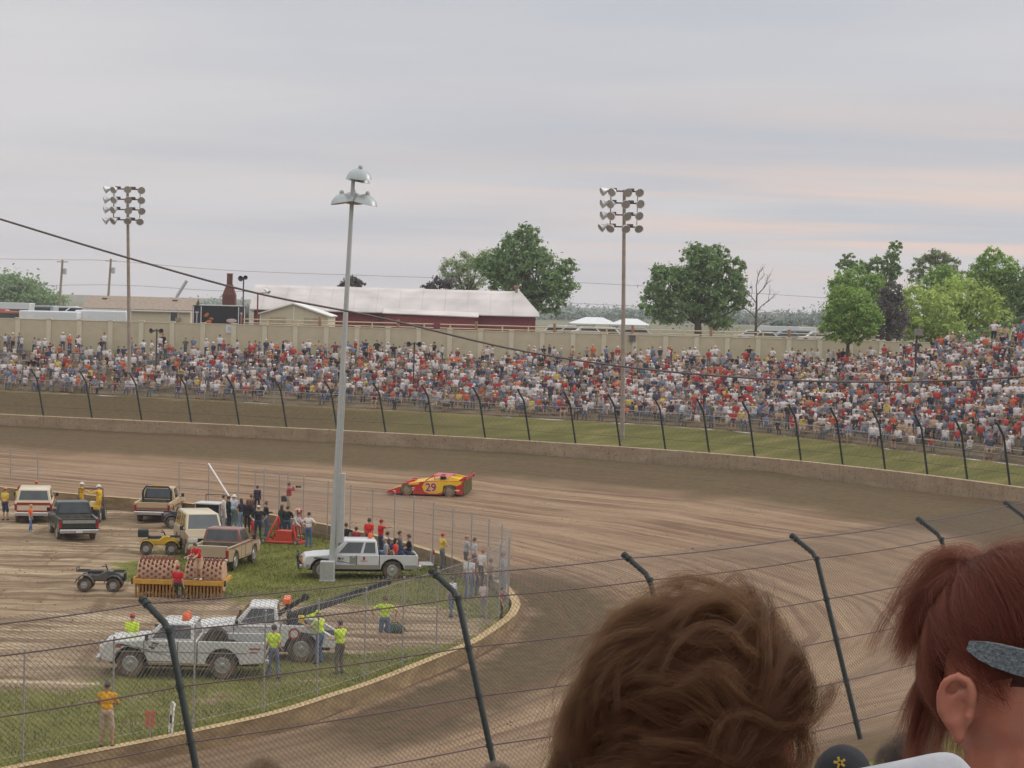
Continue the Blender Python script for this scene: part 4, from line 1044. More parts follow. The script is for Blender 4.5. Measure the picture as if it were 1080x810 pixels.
mb = MB(); mb.box((I['xr']-.45, 0, .62), (.6, 1.3, .04)); mb.tube([(I['xr']-.72, -.65, .62), (I['xr']-.72, -.65, 1.2)], .03, 6); mb.tube([(I['xr']-.72, .65, .62), (I['xr']-.72, .65, 1.2)], .03, 6); mb.build('cargo_carrier', m_galv, r)
mb = MB(); mb.box((I['xr']-.72, .65, 1.22), (.06, .06, .22)); mb.build('marker', m_tail, r)
m_dec = M('decal_dark', S(70,52,52), .6); m_decr = M('decal_red', S(150,60,56), .6)
h = I['h']
for k, (dx, hgt) in enumerate(((-.22, .13), (-.08, .16), (.06, .14), (.2, .16))):
    pass
scrawl(r, I['xw']-.16, h+.004, .93, ((0, .15, .06), (.07, .10, -.02), (.13, .15, .05), (.20, .11, 0), (.26, .13, -.06), (.33, .12, .04)), m_dec)
mb = MB(); mb.box((I['xw']-.98, h+.003, .9), (.34, .008, .34)); mb.build('door_panel_decal', m_gst, r)
mb = MB(); mb.box((I['xw']-1.45, h+.003, .96), (.1, .008, .14)); mb.box((I['xw']-1.45, h+.003, .84), (.3, .008, .03)); mb.build('door_mark', m_decr, r)
# ---- white full-size pickup at the front
m_wht = paint('dirty_white', (206,206,202), .30, .8, .36)
r = thing('pickup_truck', 'dirty white old pickup with black marks on its wing and an orange beacon', 'pickup', at0(196, 710), HEAD(181.5))
I = truck(r, L=5.35, W=2.0, roof=1.80, belt=1.24, hood=1.2, wb=3.0, rw=.45, ov=.98, cab=1.45, mat=m_wht, zb=.48)
h = I['h']; mb = MB(); mb.box((0, h+.003, .86), (4.2, .01, .035)); mb.build('trim_strip', m_gst, r)
mb = MB(); mb.box((0.1, h-.03, .47), (2.0, .1, .06)); mb.build('rocker_mud', M('mud_crust', MUD, .95, var=.2), r)
beacon(r, I['xc']+.45, 1.82, .25, .13); beacon(r, I['xc']+.45, 1.82, -.25, .11)
mb = MB(); mb.box((I['xc']+.45, 0, 1.80), (.25, .9, .05)); mb.build('roof_bracket', m_blk, r)
scrawl(r, I['xw']-.28, h+.004, 1.05, ((0, .09, .05), (.08, .12, .08), (.17, .08, -.03), (.26, .11, .04), (.36, .10, -.05), (.45, .12, .03), (.54, .08, 0)), m_gst)
for (a, b, w_) in (((.72, 1.12), (.50, 1.16), .05), ((.60, .98), (.40, 1.02), .06), ((.50, .92), (.52, 1.1), .04)):
    mb = MB(); x0, x1 = I['xF']-.2-a[0], I['xF']-.2-b[0]; d = Vector((x1-x0, 0, b[1]-a[1])); n = Vector((-d.z, 0, d.x)).normalized()*w_/2; p, q = Vector((x0, h+.004, a[1])), Vector((x1, h+.004, b[1]))
    mb.slab(p-n, q-n, q+n, p+n, .004); mb.build('paint_mark', m_dec, r)
mb = MB(); mb.box((I['xf']-.55, h+.003, 1.02), (.24, .01, .10)); mb.build('fender_decal', m_decr, r, bevel=.03)
mb = MB(); mb.box((I['xr']+.32, h+.003, 1.02), (.36, .01, .05)); mb.box((I['xr']+.36, h+.003, .90), (.26, .01, .04)); mb.build('side_decal', m_decr, r)
# tools and tyre in the bed
sp = thing('spare_tire', 'dark spare tyre leaning in the bed of the front white pickup', 'tyre'); sp.parent = None
sp.location = Vector(r.location)+Vector((.95, .1, .78)); sp.rotation_euler = (.2, 0, .5)
mb = MB(); mb.lathe([(.2, -.11), (.32, -.13), (.39, -.08), (.40, 0), (.39, .08), (.32, .13), (.2, .11)], (0, 0, .4), axis='y', n=22); mb.build('tread', m_rub, sp, smooth=40)
mb = MB(); mb.lathe([(.2, -.06), (.1, -.02), (0, -.02)], (0, 0, .4), axis='y', n=16); mb.build('rim', m_rim, sp, smooth=40)
# ---- white tow truck behind it
m_wh2 = paint('tow_truck_white', (214,212,208), .22, .8, .36)
r = thing('tow_truck', 'white tow truck with two black booms and an orange light bar', 'truck', at0(281, 693.5), HEAD(184))
I = truck(r, L=4.9, W=2.0, roof=1.92, belt=1.28, hood=1.22, wb=2.75, rw=.47, cab=1.3, bed=False, mat=m_wh2, zb=.52, lamps=True)
h = I['h']; xr, xc, xR = I['xr'], I['xc'], I['xR']
for s in (-1, 1):
    pl = [(xc-.05, .55), (xc-.05, 1.28), (xr+.75, 1.24), (xr+.05, .86), (xr, .62), (xr+.05, .55)] + arc(xR, .47, .59, .55)[::-1]
    mb = MB(); y0, y1 = (h-.3, h) if s > 0 else (-h, -h+.3); mb.prism(pl, y0, y1); mb.build('bed_side', m_wh2, r, bevel=.03, smooth=35)
mb = MB(); mb.box(((xc+xr)/2, 0, .82), (xc-xr-.1, 1.5, .1)); mb.build('bed_floor', m_under, r)
mb = MB(); mb.box((xc-.28, 0, 1.62), (.1, 1.8, .1)); mb.box((xc-.28, .8, 1.2), (.1, .1, .8)); mb.box((xc-.28, -.8, 1.2), (.1, .1, .8)); mb.build('headboard', m_blk, r)
mb = MB(); mb.box((xc-.2, 0, 2.03), (.28, 1.1, .18), taper=(.8, .95)); lb = mb.build('light_bar', m_amb, r, bevel=.03)
mb = MB(); mb.box((xc-.2, 0, 1.92), (.12, .9, .06)); mb.tube([(xc-.25, .4, 1.62), (xc-.2, .4, 1.92)], .03, 6); mb.tube([(xc-.25, -.4, 1.62), (xc-.2, -.4, 1.92)], .03, 6); mb.build('light_bar_mount', m_blk, r)
m_boom = M('boom_black', S(42,46,44), .6, var=.25, scale=3)
org = Vector(r.location); Rz = Matrix.Rotation(-r.rotation_euler.z, 3, 'Z')
def loc_pt(px, py, y): return Rz @ (at_y(px, py, y)-org)
a, b = loc_pt(304, 651, org.y-.15), loc_pt(410, 613, org.y+2.6)
mb = MB(); d = (b-a); u = d.normalized(); rot = u.to_track_quat('X', 'Z').to_matrix()
mb.box(a+d*.36, (d.length*.72, .2, .26), rot); mb.box(a+d*.78, (d.length*.44, .14, .18), rot); mb.lathe([(.1, -.1), (.13, -.06), (.13, .06), (.1, .1)], b, axis='y', n=12); mb.build('main_boom', m_boom, r, bevel=.015)
mb = MB(); mb.box(a+d*.45+Vector((0, .105, 0)), (.55, .01, .12), rot); mb.build('boom_decal', M('decal_grey', S(150,150,152), .5), r)
a2, b2 = loc_pt(262, 668, org.y-.5), loc_pt(322, 629.5, org.y+.2)
mb = MB(); d2 = b2-a2; rot2 = d2.normalized().to_track_quat('X', 'Z').to_matrix(); mb.box(a2+d2*.5, (d2.length, .13, .15), rot2); mb.lathe([(.11, -.09), (.14, 0), (.11, .09)], b2, axis='y', n=12); mb.build('second_boom', m_boom, r, bevel=.01)
mb = MB(); mb.lathe([(.16, -.35), (.16, -.3), (.1, -.3), (.1, .3), (.16, .3), (.16, .35)], (xc-.75, 0, 1.12), axis='y', n=14); mb.build('winch_drum', m_boom, r)
mb = MB(); mb.box((xc-.55, .55, 1.35), (.45, .3, .24)); mb.build('toolbox', M('toolbox_blue', S(44,60,84), .5), r, bevel=.02)
mb = MB(); mb.lathe([(.14, -.1), (.14, .1)], (xc-.72, .62, 1.45), axis='x', n=12); mb.build('gas_can', M('can_yellow', S(196,172,40), .5), r)
mb = MB(); mb.lathe([(.2, 0), (.2, .006)], (xc-.5, h+.001, 1.0), axis='y', n=20); mb.build('round_decal', m_decr, r); mb = MB(); mb.lathe([(.13, 0), (.13, .008)], (xc-.5, h+.002, 1.0), axis='y', n=20); mb.build('decal_disc', m_wh2, r)
# doorless cab opening: dark interior panel and cage
mb = MB(); mb.tube([(xc+.1, .98, 1.2), (I['xw']-.3, .98, 1.2)], .03, 6); mb.build('step_rail', m_galv, r)
# ---- late model race car
m_rr = M('race_red', S(188,36,44), .35, var=.06, coat=.3, dirt=(MUD, .25, .6)); m_ry = M('race_yellow', S(232,190,40), .35, var=.06, coat=.3, dirt=(MUD, .2, .6)); m_num = M('number_red', S(150,36,70), .4)
def track_z(x, y):
    a = np.array([x]), np.array([y]); return float(track_h(nearest(OUT, *a), 0)[0])
pc = at_z(456, 521, .3)
for _ in range(6): pc = at_z(456, 521, track_z(pc.x, pc.y))
r = thing('race_car', 'red and yellow dirt race car with number 29 sliding on the track', 'race car', (pc.x, pc.y, pc.z), HEAD(165))
r.rotation_euler = (math.radians(-4.5), math.radians(.8), HEAD(165)); RC = r
H2 = 1.0
top = [(-2.3, 1.02), (-2.25, 1.07), (-.2, 1.0), (.35, .93), (1.15, .80), (1.55, .70), (2.55, .30)]
pl = [(2.62, .12), (2.62, .24)] + top[::-1] + [(-2.3, .20)] + arc(-1.42, .40, .46, .20)[::-1] + [(-.9, .2), (-.85, .13), (.9, .13)] + arc(1.38, .40, .45, .13)[::-1]
mb = MB(); mb.prism(pl, H2-.05, H2); mb.build('side_panel', m_rr, r); mb = MB(); mb.prism(pl, -H2, -H2+.05); mb.build('side_panel', m_rr, r)
mb = MB(); P = [(x, z-.01) for x, z in top]
mb.add([(x, s*(H2-.05), z) for x, z in P for s in (-1, 1)]+[(x, s*(H2-.05), z-.04) for x, z in P for s in (-1, 1)], [(2*i, 2*i+1, 2*i+3, 2*i+2) for i in range(len(P)-1)]+[(14+2*i, 14+2*i+2, 14+2*i+3, 14+2*i+1) for i in range(len(P)-1)])
mb.build('deck', m_ry, r)
# nose, hood scoops and window openings
mb = MB(); mb.prism([(2.50, .32), (2.66, .24), (2.68, .10), (2.3, .12)], -H2-.02, H2+.02); mb.build('nose', m_rr, r)
mb = MB(); mb.box((1.35, 0, .80), (.55, .45, .12), Matrix.Rotation(.25, 3, 'Y')); mb.build('hood_scoop', m_rr, r, bevel=.02)
mb = MB(); mb.add([(-1.35, -.62, 1.26), (-.25, -.6, 1.30), (-.25, .6, 1.30), (-1.35, .62, 1.26), (-1.35, -.62, 1.21), (-.2, -.6, 1.25), (-.2, .6, 1.25), (-1.35, .62, 1.21)], [(0,1,2,3),(4,7,6,5),(0,4,5,1),(1,5,6,2),(2,6,7,3),(3,7,4,0)]); mb.build('roof', m_rr, r, bevel=.015)
for s in (-1, 1):
    mb = MB(); mb.prism([(-1.35, 1.24), (-1.1, 1.26), (-1.5, 1.03), (-2.25, 1.06)], s*.62, s*.66); mb.build('sail_panel', m_ry, r)
    mb = MB(); mb.tube([(-.28, s*.58, 1.28), (.25, s*.64, .94)], .03, 6); mb.tube([(-.28, s*.58, 1.28), (-.4, s*.64, 1.0)], .025, 6); mb.build('roll_bar', m_rr, r)
mb = MB(); mb.box((-.75, 0, .92), (1.5, 1.1, .04)); mb.build('cockpit', m_under, r)
mb = MB(); mb.box((-.8, .2, 1.08), (.3, .42, .45)); mb.build('seat', m_blk, r, bevel=.05)
mb = MB(); mb.box((-2.45, 0, 1.17), (.03, 1.9, .36), Matrix.Rotation(-.6, 3, 'Y')); mb.build('spoiler', m_rr, r)
for s in (-1, 1): mb = MB(); mb.prism([(-2.0, 1.05), (-2.5, 1.06), (-2.52, 1.34), (-2.35, 1.3)], s*.93, s*.95); mb.build('spoiler_plate', m_rr, r)
mb = MB(); mb.box((-2.32, 0, .62), (.03, 1.9, .84)); mb.build('rear_panel', M('rear_olive', S(84,78,40), .6), r)
mb = MB(); mb.prism([(.22, .30), (.36, .60), (.22, .86), (-.15, .96), (-.95, 1.0), (-2.25, 1.03), (-2.22, .86), (-1.9, .72), (-1.5, .80), (-1.05, .72), (-.95, .3), (-.6, .2), (-.1, .2)][::-1], H2+.002, H2+.008); mb.build('yellow_flash', m_ry, r)
mb = MB(); mb.prism([(1.9, .55), (1.15, .79), (.5, .88), (.62, .74), (1.1, .72), (1.6, .5)][::-1], H2+.002, H2+.008); mb.build('yellow_flash', m_ry, r)
lettering('29', .72, M('number_white', S(214,180,190), .4), r, LEFTSIDE(-.22, H2+.010, .56), 'number', .045)
lettering('29', .72, m_num, r, LEFTSIDE(-.22, H2+.014, .56), 'number', .012)
for (x, z, w_, h_) in ((.95, .52, .28, .06), (1.0, .4, .22, .07), (-1.95, .45, .34, .1), (2.2, .3, .2, .06)):
    mb = MB(); mb.lathe([(w_/2, 0), (w_/2, .006)], (0, 0, 0), axis='y', n=16)
    mb.v = [(v[0]+x, v[1]+H2+.003, v[2]*h_/w_+z) for v in mb.v]; mb.build('sponsor_decal', M('decal_cream', S(232,208,180), .5), r)
for x in (1.38, -1.42):
    for s in (-1, 1): wheel(r, x, s*(H2-.12), .39, .30, rim=.52, rimmat=M('race_rim', S(150,140,120), .5, metal=.2), spokes=6, tyre=M('race_tyre', S(86,80,72), .9, var=.2, dirt=(MUD, .8, 1.2)))
# ---- four-wheelers
def atv(label, loc, deg, body, fender, group='four-wheelers on the infield', rack=True, rear_box=None):
    r = thing('quad_bike', label, 'quad bike', loc, HEAD(deg), group)
    mb = MB(); mb.prism([(-.75, .62), (-.35, .72), (-.05, .70), (.22, .88), (.45, .86), (.8, .74), (.95, .55), (.5, .42), (-.5, .42)], -.19, .19); mb.build('body', body, r, bevel=.05, smooth=40)
    for x0, s in ((.58, 1), (-.62, 1), (.58, -1), (-.62, -1)):
        mb = MB(); P = []
        for k in range(7):
            a = PI*(.08+.84*k/6); P.append((x0+.40*math.cos(a), .30+.42*math.sin(a)))
        Q = [(x, z-.035) for x, z in P[::-1]]; y0, y1 = (.16, .56) if s > 0 else (-.56, -.16); mb.prism(P+Q, y0, y1); mb.build('fender', fender, r, smooth=40)
        wheel(r, x0, s*.46, .30, .24, rim=.5, spokes=4)
    mb = MB(); mb.box((-.22, 0, .80), (.72, .30, .13), taper=(.85, .8)); mb.build('seat', m_blk, r, bevel=.04)
    mb = MB(); mb.tube([(.30, 0, .8), (.20, 0, 1.05)], .03, 6); mb.tube([(.08, -.38, 1.08), (.2, -.16, 1.06), (.2, .16, 1.06), (.08, .38, 1.08)], .022, 6); mb.build('handlebar', m_blk, r, smooth=50)
    if rack:
        for x0, x1 in ((.5, .98), (-.98, -.5)):
            mb = MB()
            for y in (-.32, -.11, .11, .32): mb.tube([(x0, y, .84), (x1, y, .84)], .014, 5)
            mb.tube([(x0, -.34, .84), (x1, -.34, .84), (x1, .34, .84), (x0, .34, .84)], .016, 5, closed=True)
            if x0 < 0: mb.tube([(x0-.0, -.34, .98), (x0, .34, .98)], .016, 5); [mb.tube([(x0, y, .84), (x0, y, .98)], .014, 5) for y in (-.34, 0, .34)]
            mb.build('rack', m_blk, r)
    mb = MB(); mb.box((1.0, 0, .62), (.07, .5, .3)); mb.tube([(.8, -.2, .5), (1.0, -.2, .6)], .02, 5); mb.tube([(.8, .2, .5), (1.0, .2, .6)], .02, 5); mb.build('front_guard', m_blk, r, bevel=.01)
    if rear_box: mb = MB(); mb.box((-.78, 0, 1.0), (.5, .62, .34)); mb.build('cargo_box', rear_box, r, bevel=.03)
    return r
m_atvg = paint('quad_slate', (66,72,74), .4, 1.2, .5); m_atvy = paint('quad_yellow', (206,166,44), .3, .8); m_atvb = paint('quad_navy', (54,58,68), .35, 1.2, .5)
atv('slate grey quad bike with racks standing left of the muddy roller', at0(106.5, 623), 2, m_atvg, m_atvg)
atv('yellow quad bike with a dark cargo box behind the muddy roller', at0(168, 584), 8, m_atvy, m_atvy, rear_box=M('box_dark', S(48,54,50), .8))
atv('dark navy quad bike parked beside the tan roll-bar pickup', at0(191, 556), 196, m_atvb, m_atvb)
# ---- rescue buggy with yellow bed (yellow-suited crew stands on it)
r = thing('rescue_buggy', 'dark rescue buggy with a yellow deck carrying two yellow-suited crewmen', 'buggy', at0(95, 549), HEAD(92)); BUG = r
mb = MB(); mb.box((0, 0, .55), (2.4, 1.3, .3)); mb.build('body', m_blk, r, bevel=.04)
mb = MB(); mb.box((-.7, 0, .82), (.9, 1.25, .2)); mb.build('deck', m_atvy, r, bevel=.03)
mb = MB(); mb.box((-.75, .3, 1.05), (.3, .3, .3)); mb.box((-.75, -.25, 1.02), (.34, .3, .24)); mb.build('equipment_case', M('case_cream', S(210,190,130), .6), r, bevel=.03)
mb = MB(); mb.tube([(-.2, -.6, .7), (-.2, -.6, 1.75), (-.2, .6, 1.75), (-.2, .6, .7)], .035, 8); mb.tube([(.7, -.6, .7), (.4, -.6, 1.75), (.4, .6, 1.75), (.7, .6, .7)], .035, 8); mb.tube([(-.2, -.6, 1.75), (.4, -.6, 1.75)], .035, 8); mb.tube([(-.2, .6, 1.75), (.4, .6, 1.75)], .035, 8); mb.build('roll_cage', M('cage_rust', S(96,60,52), .6), r, smooth=50)
mb = MB(); mb.box((.1, 0, .85), (.5, 1.1, .3)); mb.build('seat', m_blk, r, bevel=.05)
for x in (.85, -.85):
    for s in (-1, 1): wheel(r, x, s*.6, .33, .24)
# ---- white utility cart half hidden by the crowd of crew
r = thing('utility_cart', 'white utility cart with an open dark bed beside the crew group', 'cart', at0(226, 553), HEAD(80))
mb = MB(); mb.box((0, 0, .6), (2.5, 1.4, .5)); mb.build('body', m_wh2, r, bevel=.06)
mb = MB(); mb.box((-1.255, 0, .98), (.03, 1.3, .46)); mb.build('bed_opening', m_under, r); mb = MB(); mb.box((-.7, 0, 1.24), (1.2, 1.45, .08)); mb.build('bed_rim', m_wh2, r, bevel=.02)  # black sheet stands in for the shade inside the bed
mb = MB(); mb.box((-.7, .66, 1.02), (1.1, .06, .4)); mb.box((-.7, -.66, 1.02), (1.1, .06, .4)); mb.build('bed_side', m_wh2, r)
mb = MB(); mb.tube([(.3, -.6, .8), (.3, -.6, 1.6), (.3, .6, 1.6), (.3, .6, .8)], .03, 6); mb.build('hoop', m_blk, r)
for x in (.8, -.8):
    for s in (-1, 1): wheel(r, x, s*.62, .3, .22)
# ---- sheepsfoot roller: two studded drums in a yellow frame
m_drum = M('muddy_drum', S(186,150,124), .9, var=.2, scale=4, bump=.3); m_foot = M('drum_foot', S(128,86,70), .85, var=.2); m_yel = M('machine_yellow', S(196,146,44), .6, var=.15, dirt=(MUD, .5, .9)); m_tooth = M('scraper_tooth', S(150,108,52), .8, var=.25)
r = thing('sheepsfoot_roller', 'towed twin-drum roller with muddy studded drums and yellow scraper frame', 'roller', at0(188.5, 631), HEAD(-1.5))
for cx in (-1.0, .98):
    mb = MB(); mb.lathe([(.0, -.78), (.62, -.78), (.62, .78), (0, .78)], (cx, .75, .86), axis='x', n=32); dr = mb.build('drum', m_drum, r, smooth=40)
    mb = MB()
    for k in range(9):
        for q in range(18):
            a = 2*PI*(q+.5*(k % 2))/18; d = Vector((0, math.cos(a), math.sin(a))); rot = d.to_track_quat('Z', 'X').to_matrix()
            mb.box(Vector((cx-.68+k*.17, .75, .86))+d*.69, (.085, .085, .17), rot, taper=(.7, .7))
    mb.build('foot', m_foot, dr)
for cx in (-1.0, .98):
    mb = MB(); mb.box((cx, -.02, .66), (1.86, .16, .2)); mb.box((cx, 1.6, .72), (1.86, .14, .18)); mb.box((cx-.87, .79, .72), (.09, 1.6, .18)); mb.box((cx+.87, .79, .72), (.09, 1.6, .18)); mb.build('frame', m_yel, r, bevel=.015)
    for k in range(12):
        mb = MB(); mb.box((cx-.78+k*.142, .0, .30), (.07, .1, .56)); mb.build('scraper_tooth', m_tooth, r)
    for e in (-.93, .93): mb = MB(); mb.box((cx+e, -.03, .66), (.05, .2, .24)); mb.build('end_plate', m_blk, r)
mb = MB(); mb.tube([(-.05, 1.6, .6), (-.05, 2.9, .45)], .07, 8); mb.build('drawbar', m_yel, r)
# ---- red metal stand / folded frame by the crew, electrical boxes, green bag, small fixtures
m_redm = M('red_metal', S(188,66,44), .5, var=.1)
r = thing('hoist_cart', 'red tubular hoist cart lying on the grass beside the crew', 'cart', at0(298, 573), HEAD(160))
mb = MB(); mb.tube([(-1.1, -.4, .12), (1.0, -.4, .08), (1.0, .4, .08), (-1.1, .4, .12)], .07, 8, closed=True); mb.build('base_frame', m_redm, r, smooth=50)
mb = MB(); mb.tube([(.75, -.35, .1), (.35, -.3, 1.0), (.3, 0, 1.35)], .06, 8); mb.tube([(.75, .35, .1), (.35, .3, 1.0), (.3, 0, 1.35)], .06, 8); mb.box((-.2, 0, .42), (.9, .7, .5)); mb.build('mast', m_redm, r, smooth=50)
mb = MB(); mb.tube([(-.9, -.3, .2), (-.75, -.3, .95), (-.75, .3, .95), (-.9, .3, .2)], .05, 8); mb.build('handle', m_redm, r, smooth=50)
for x in (-.95, .85):
    for s in (-1, 1): wheel(r, x, s*.48, .14, .08, spokes=3)
r = thing('striped_umbrella', 'closed red and white striped umbrella standing behind the hoist cart', 'umbrella', at0(314.5, 566))
mb = MB(); mb.tube([(0, 0, 0), (0, 0, 1.5)], .025, 6); mb.lathe([(.28, 0), (.28, .06), (.05, .09)], n=14); mb.build('pole', m_galv, r)
mb = MB(); n = 12
for k in range(7):
    pass
prof = [(.12, .55), (.2, .8), (.19, 1.2), (.24, 1.42), (.0, 1.52)]
vs = [(rr*math.cos(2*PI*j/n)*(1 if j % 2 else .86), rr*math.sin(2*PI*j/n)*(1 if j % 2 else .86), z) for rr, z in prof for j in range(n)]
for i in range(4):
    for j in range(n): mb.add([vs[i*n+j], vs[i*n+(j+1) % n], vs[(i+1)*n+(j+1) % n], vs[(i+1)*n+j]], [(0,1,2,3)], j % 2)
mb.build('canopy', [cloth((176,60,56)), cloth((214,190,176))], r)
m_box = M('cabinet_grey', S(176,176,174), .5, metal=.2, var=.06)
o = MB().box((0, 0, .47), (.62, .45, .86)).box((0, 0, .03), (.7, .52, .06)).build('electrical_cabinet', m_box, bevel=.02, loc=at0(345, 613)); tag(o, 'grey electrical cabinet on the grass at the foot of the leaning pole', 'cabinet')
mb = MB(); mb.box((0, -.23, .5), (.54, .015, .7)); mb.build('door', M('cabinet_door', S(164,164,162), .5, metal=.2), o)
o = MB().ellipsoid((0, 0, .16), (.42, .26, .2)).build('duffel_bag', cloth((44,66,58)), smooth=180, loc=at0(416, 668)); tag(o, 'small dark green bag lying on the dirt beside the hi-vis person in denim shorts', 'bag')
mb = MB(); mb.tube([(-.2, 0, .26), (-.1, 0, .42), (.1, 0, .42), (.2, 0, .26)], .018, 6); mb.build('handle', cloth((30,40,36)), o)
r = thing('hand_truck', 'white tubular hand truck standing on the grass by the near infield wall', 'hand truck', at0(179.5, 778), HEAD(20))
mb = MB(); mb.tube([(0, -.2, .12), (.05, -.2, .85), (.08, -.14, .98), (.08, .14, .98), (.05, .2, .85), (0, .2, .12)], .028, 8); mb.build('frame', M('white_pipe', S(214,212,208), .5), r, smooth=50)
mb = MB(); mb.box((.03, 0, .5), (.04, .36, .22)); mb.build('back_plate', m_under, r)
r = thing('flag_stake', 'short grey stake with a faded orange tag by the near infield wall', 'marker', at0(158, 780))
mb = MB(); mb.tube([(0, 0, 0), (0, 0, .75)], .03, 6); mb.build('stake', m_galv, r); mb = MB(); mb.box((0, 0, .52), (.26, .04, .32)); mb.box((0, 0, .75), (.3, .04, .12)); mb.build('tag', M('faded_orange', S(190,112,84), .8), r)
# ================================================================== people on the infield
HIV = (206, 232, 60); JEAN = (84, 104, 140); DJ = (58, 68, 92); KHA = (176, 156, 128); BLK = (36, 36, 40); GRY = (160, 160, 164); WHT = (218, 214, 210); RED = (196, 40, 40); NAV = (44, 48, 66)
G1, G2, G3 = 'crew and guests by the hoist cart', 'onlookers at the infield fence', 'track workers in hi-vis tops'
HIPS = dict(la=(-.06, .02, -.40), ra=(.06, .02, -.40), poleL=(-1, -.2, 0), poleR=(1, -.2, 0))
FOLD = dict(la=(.14, .24, -.28), ra=(-.14, .26, -.26), poleL=(-1, -.3, -.5), poleR=(1, -.3, -.5))
PH = dict(la=(.10, .26, .10), ra=(-.08, .28, .10), poleL=(-1, .2, -.6), poleR=(1, .2, -.6))
def P0(px, py, z=0.): return at0(px, py, z)
person('person in yellow T-shirt, denim shorts and orange cap beside the red and cream wagon', P0(5, 549), 20, (222,190,80), (58,72,98), hat=(226,112,70), shorts=True, feet=((-.11, 0), (.11, .06)))
person('person in red cap and yellow shirt standing just past the wagon', P0(19.5, 547), 40, (220,184,90), JEAN, hat=(198,44,44))
person('person in orange cap mostly hidden behind the cream wagon roof', P0(38, 541), -10, (216,120,80), JEAN, hat=(226,112,70), h=1.78)
person('child in bright orange top and jeans walking behind the cream wagon', P0(32, 561), 100, (234,112,48), (100,130,168), hair=(190,150,100), h=1.40, hairlen=.9, shoes=(220,216,210), feet=((-.12, -.12), (.12, .15)))
bz = .62
for px, py, f, lab, kw in ((85.5, 548, 60, 'crewman in yellow suit and white helmet, nearer the wagon, on the rescue buggy', dict(ra=(.2, .45, -.05), la=(-.05, .25, -.35))), (104, 551, -70, 'crewman in yellow suit and white helmet on the side away from the wagon', dict(la=(-.2, .45, -.02), ra=(.05, .12, -.48)))):
    c = at0(px, py); person(lab, (c[0], c[1]-.05, .28), f, (218,176,46), (206,164,50), hat=(226,224,220), hatstyle='hard', sleeves='long', build=1.1, group='yellow-suited rescue crew', **kw)
person('person in white hat and pale blue shirt beside the white brace pole', P0(246, 558), 30, (186,196,210), (90,122,128), hat=(226,222,216), hatstyle='hard', h=1.82, build=1.08, group=G1)
person('person in black jacket standing left of the pale blue shirt', P0(240.5, 557.5), 60, BLK, (44,50,60), sleeves='long', group=G1, h=1.72)
person('person in white shirt with a red belt standing by the white utility cart', P0(235, 556), 80, WHT, GRY, group=G1, h=1.7)
person('person in dark vest and light jeans with crossed arms in the crew group', P0(254, 560), -60, NAV, (120,140,160), group=G1, h=1.7, hairlen=.8, **FOLD)
person('tall person in black with brown hair near the red child', P0(260.5, 563), 15, BLK, (40,38,42), sleeves='long', group=G1, h=1.78, hair=(110,70,48), hairlen=.6)
person('person in brown shirt facing the track behind the crew group', P0(264.5, 556), -10, (120,92,76), BLK, group=G1, h=1.75, hair=(120,76,52))
person('child in red shirt and white cap standing by the maroon pickup', P0(266.5, 568), 150, (206,44,38), (190,60,54), hat=(220,214,206), h=1.0, group=G1)
person('broad person in black shirt, white cap and dark jeans in the crew group', P0(272, 570), -20, BLK, (48,64,88), hat=(214,208,202), build=1.2, group=G1, h=1.76, **HIPS)
person('person in black jacket and blue jeans holding a camera low', P0(280, 566), 70, (40,40,46), (80,98,130), sleeves='long', group=G1, h=1.82, hair=(104,70,50), la=(.12, .3, -.22), ra=(-.1, .32, -.22), build=1.1)
person('person in dark purple jacket up on the wall behind the crew group', (at0(271, 541, .82)), 0, (58,52,72), (58,52,72), sleeves='long', group=G1, h=1.45)
c = at0(304, 543.5, .82)
person('photographer in a red jacket standing on the infield wall with a camera', c, 75, (168,40,46), KHA, shorts=True, sleeves='long', group=G1, h=1.72, build=1.12, **PH)
ph = c
person('person in dark green jacket beside the red hoist cart', P0(296.5, 567), 40, (50,64,56), (62,78,92), sleeves='long', group=G1, h=1.68, hair=(84,60,48), hairlen=.8)
person('broad person in black shirt behind the red hoist cart', P0(302.5, 569), 20, (38,42,42), (60,80,100), sleeves='long', build=1.22, group=G1, h=1.7, **FOLD)
person('person in grey shirt and red trousers leaning over the hoist cart', P0(310, 574), 130, (196,186,188), (170,70,66), lean=.45, group=G1, h=1.7, la=(.0, .42, -.3), ra=(.05, .40, -.32), sleeves='long')
person('person in white T-shirt with red print and jeans standing alone on grass', P0(325, 578), 20, (226,212,208), (80,104,140), hat=(60,60,64), group=G1, h=1.76, **HIPS)
# behind and in the silver pickup
person('person in black T-shirt with both arms raised beside the leaning pole', P0(364, 590), 30, BLK, JEAN, group=G2, la=(-.15, .25, .32), ra=(.3, .2, .18), poleL=(-1, 0, 0), poleR=(1, 0, -.5), h=1.72)
person('boy in dark red shirt standing behind the silver pickup cab', P0(375, 592), -10, (140,44,54), DJ, group=G2, h=1.62, slim=.9)
person('man in bright red T-shirt and jeans watching the race car', P0(388.5, 587), 30, (214,44,36), (50,58,84), group=G2, h=1.84, build=1.06)
person('person in red shirt and red cap pointing with one arm', P0(401, 588), 60, (200,36,46), DJ, hat=(170,40,44), group=G2, h=1.82, ra=(.52, .22, .06), poleR=(0, -.3, -1), la=(.02, .1, -.5))
ST = Vector(SILV.location); sr = SILV.rotation_euler.z
def inbed(x, y, z): return tuple(ST+Matrix.Rotation(sr, 3, 'Z') @ Vector((x, y, z)))
bx = SI['xc']; GB = 'people riding in the silver pickup bed'
person('person in grey shirt and pale cap sitting on the pickup bed side', inbed(bx-.35, .30, .77), -100, (170,174,180), JEAN, hat=(196,176,160), pose='sit', sit_h=.14, feet=((-.16, .5), (.16, .52)), group=GB, h=1.7)
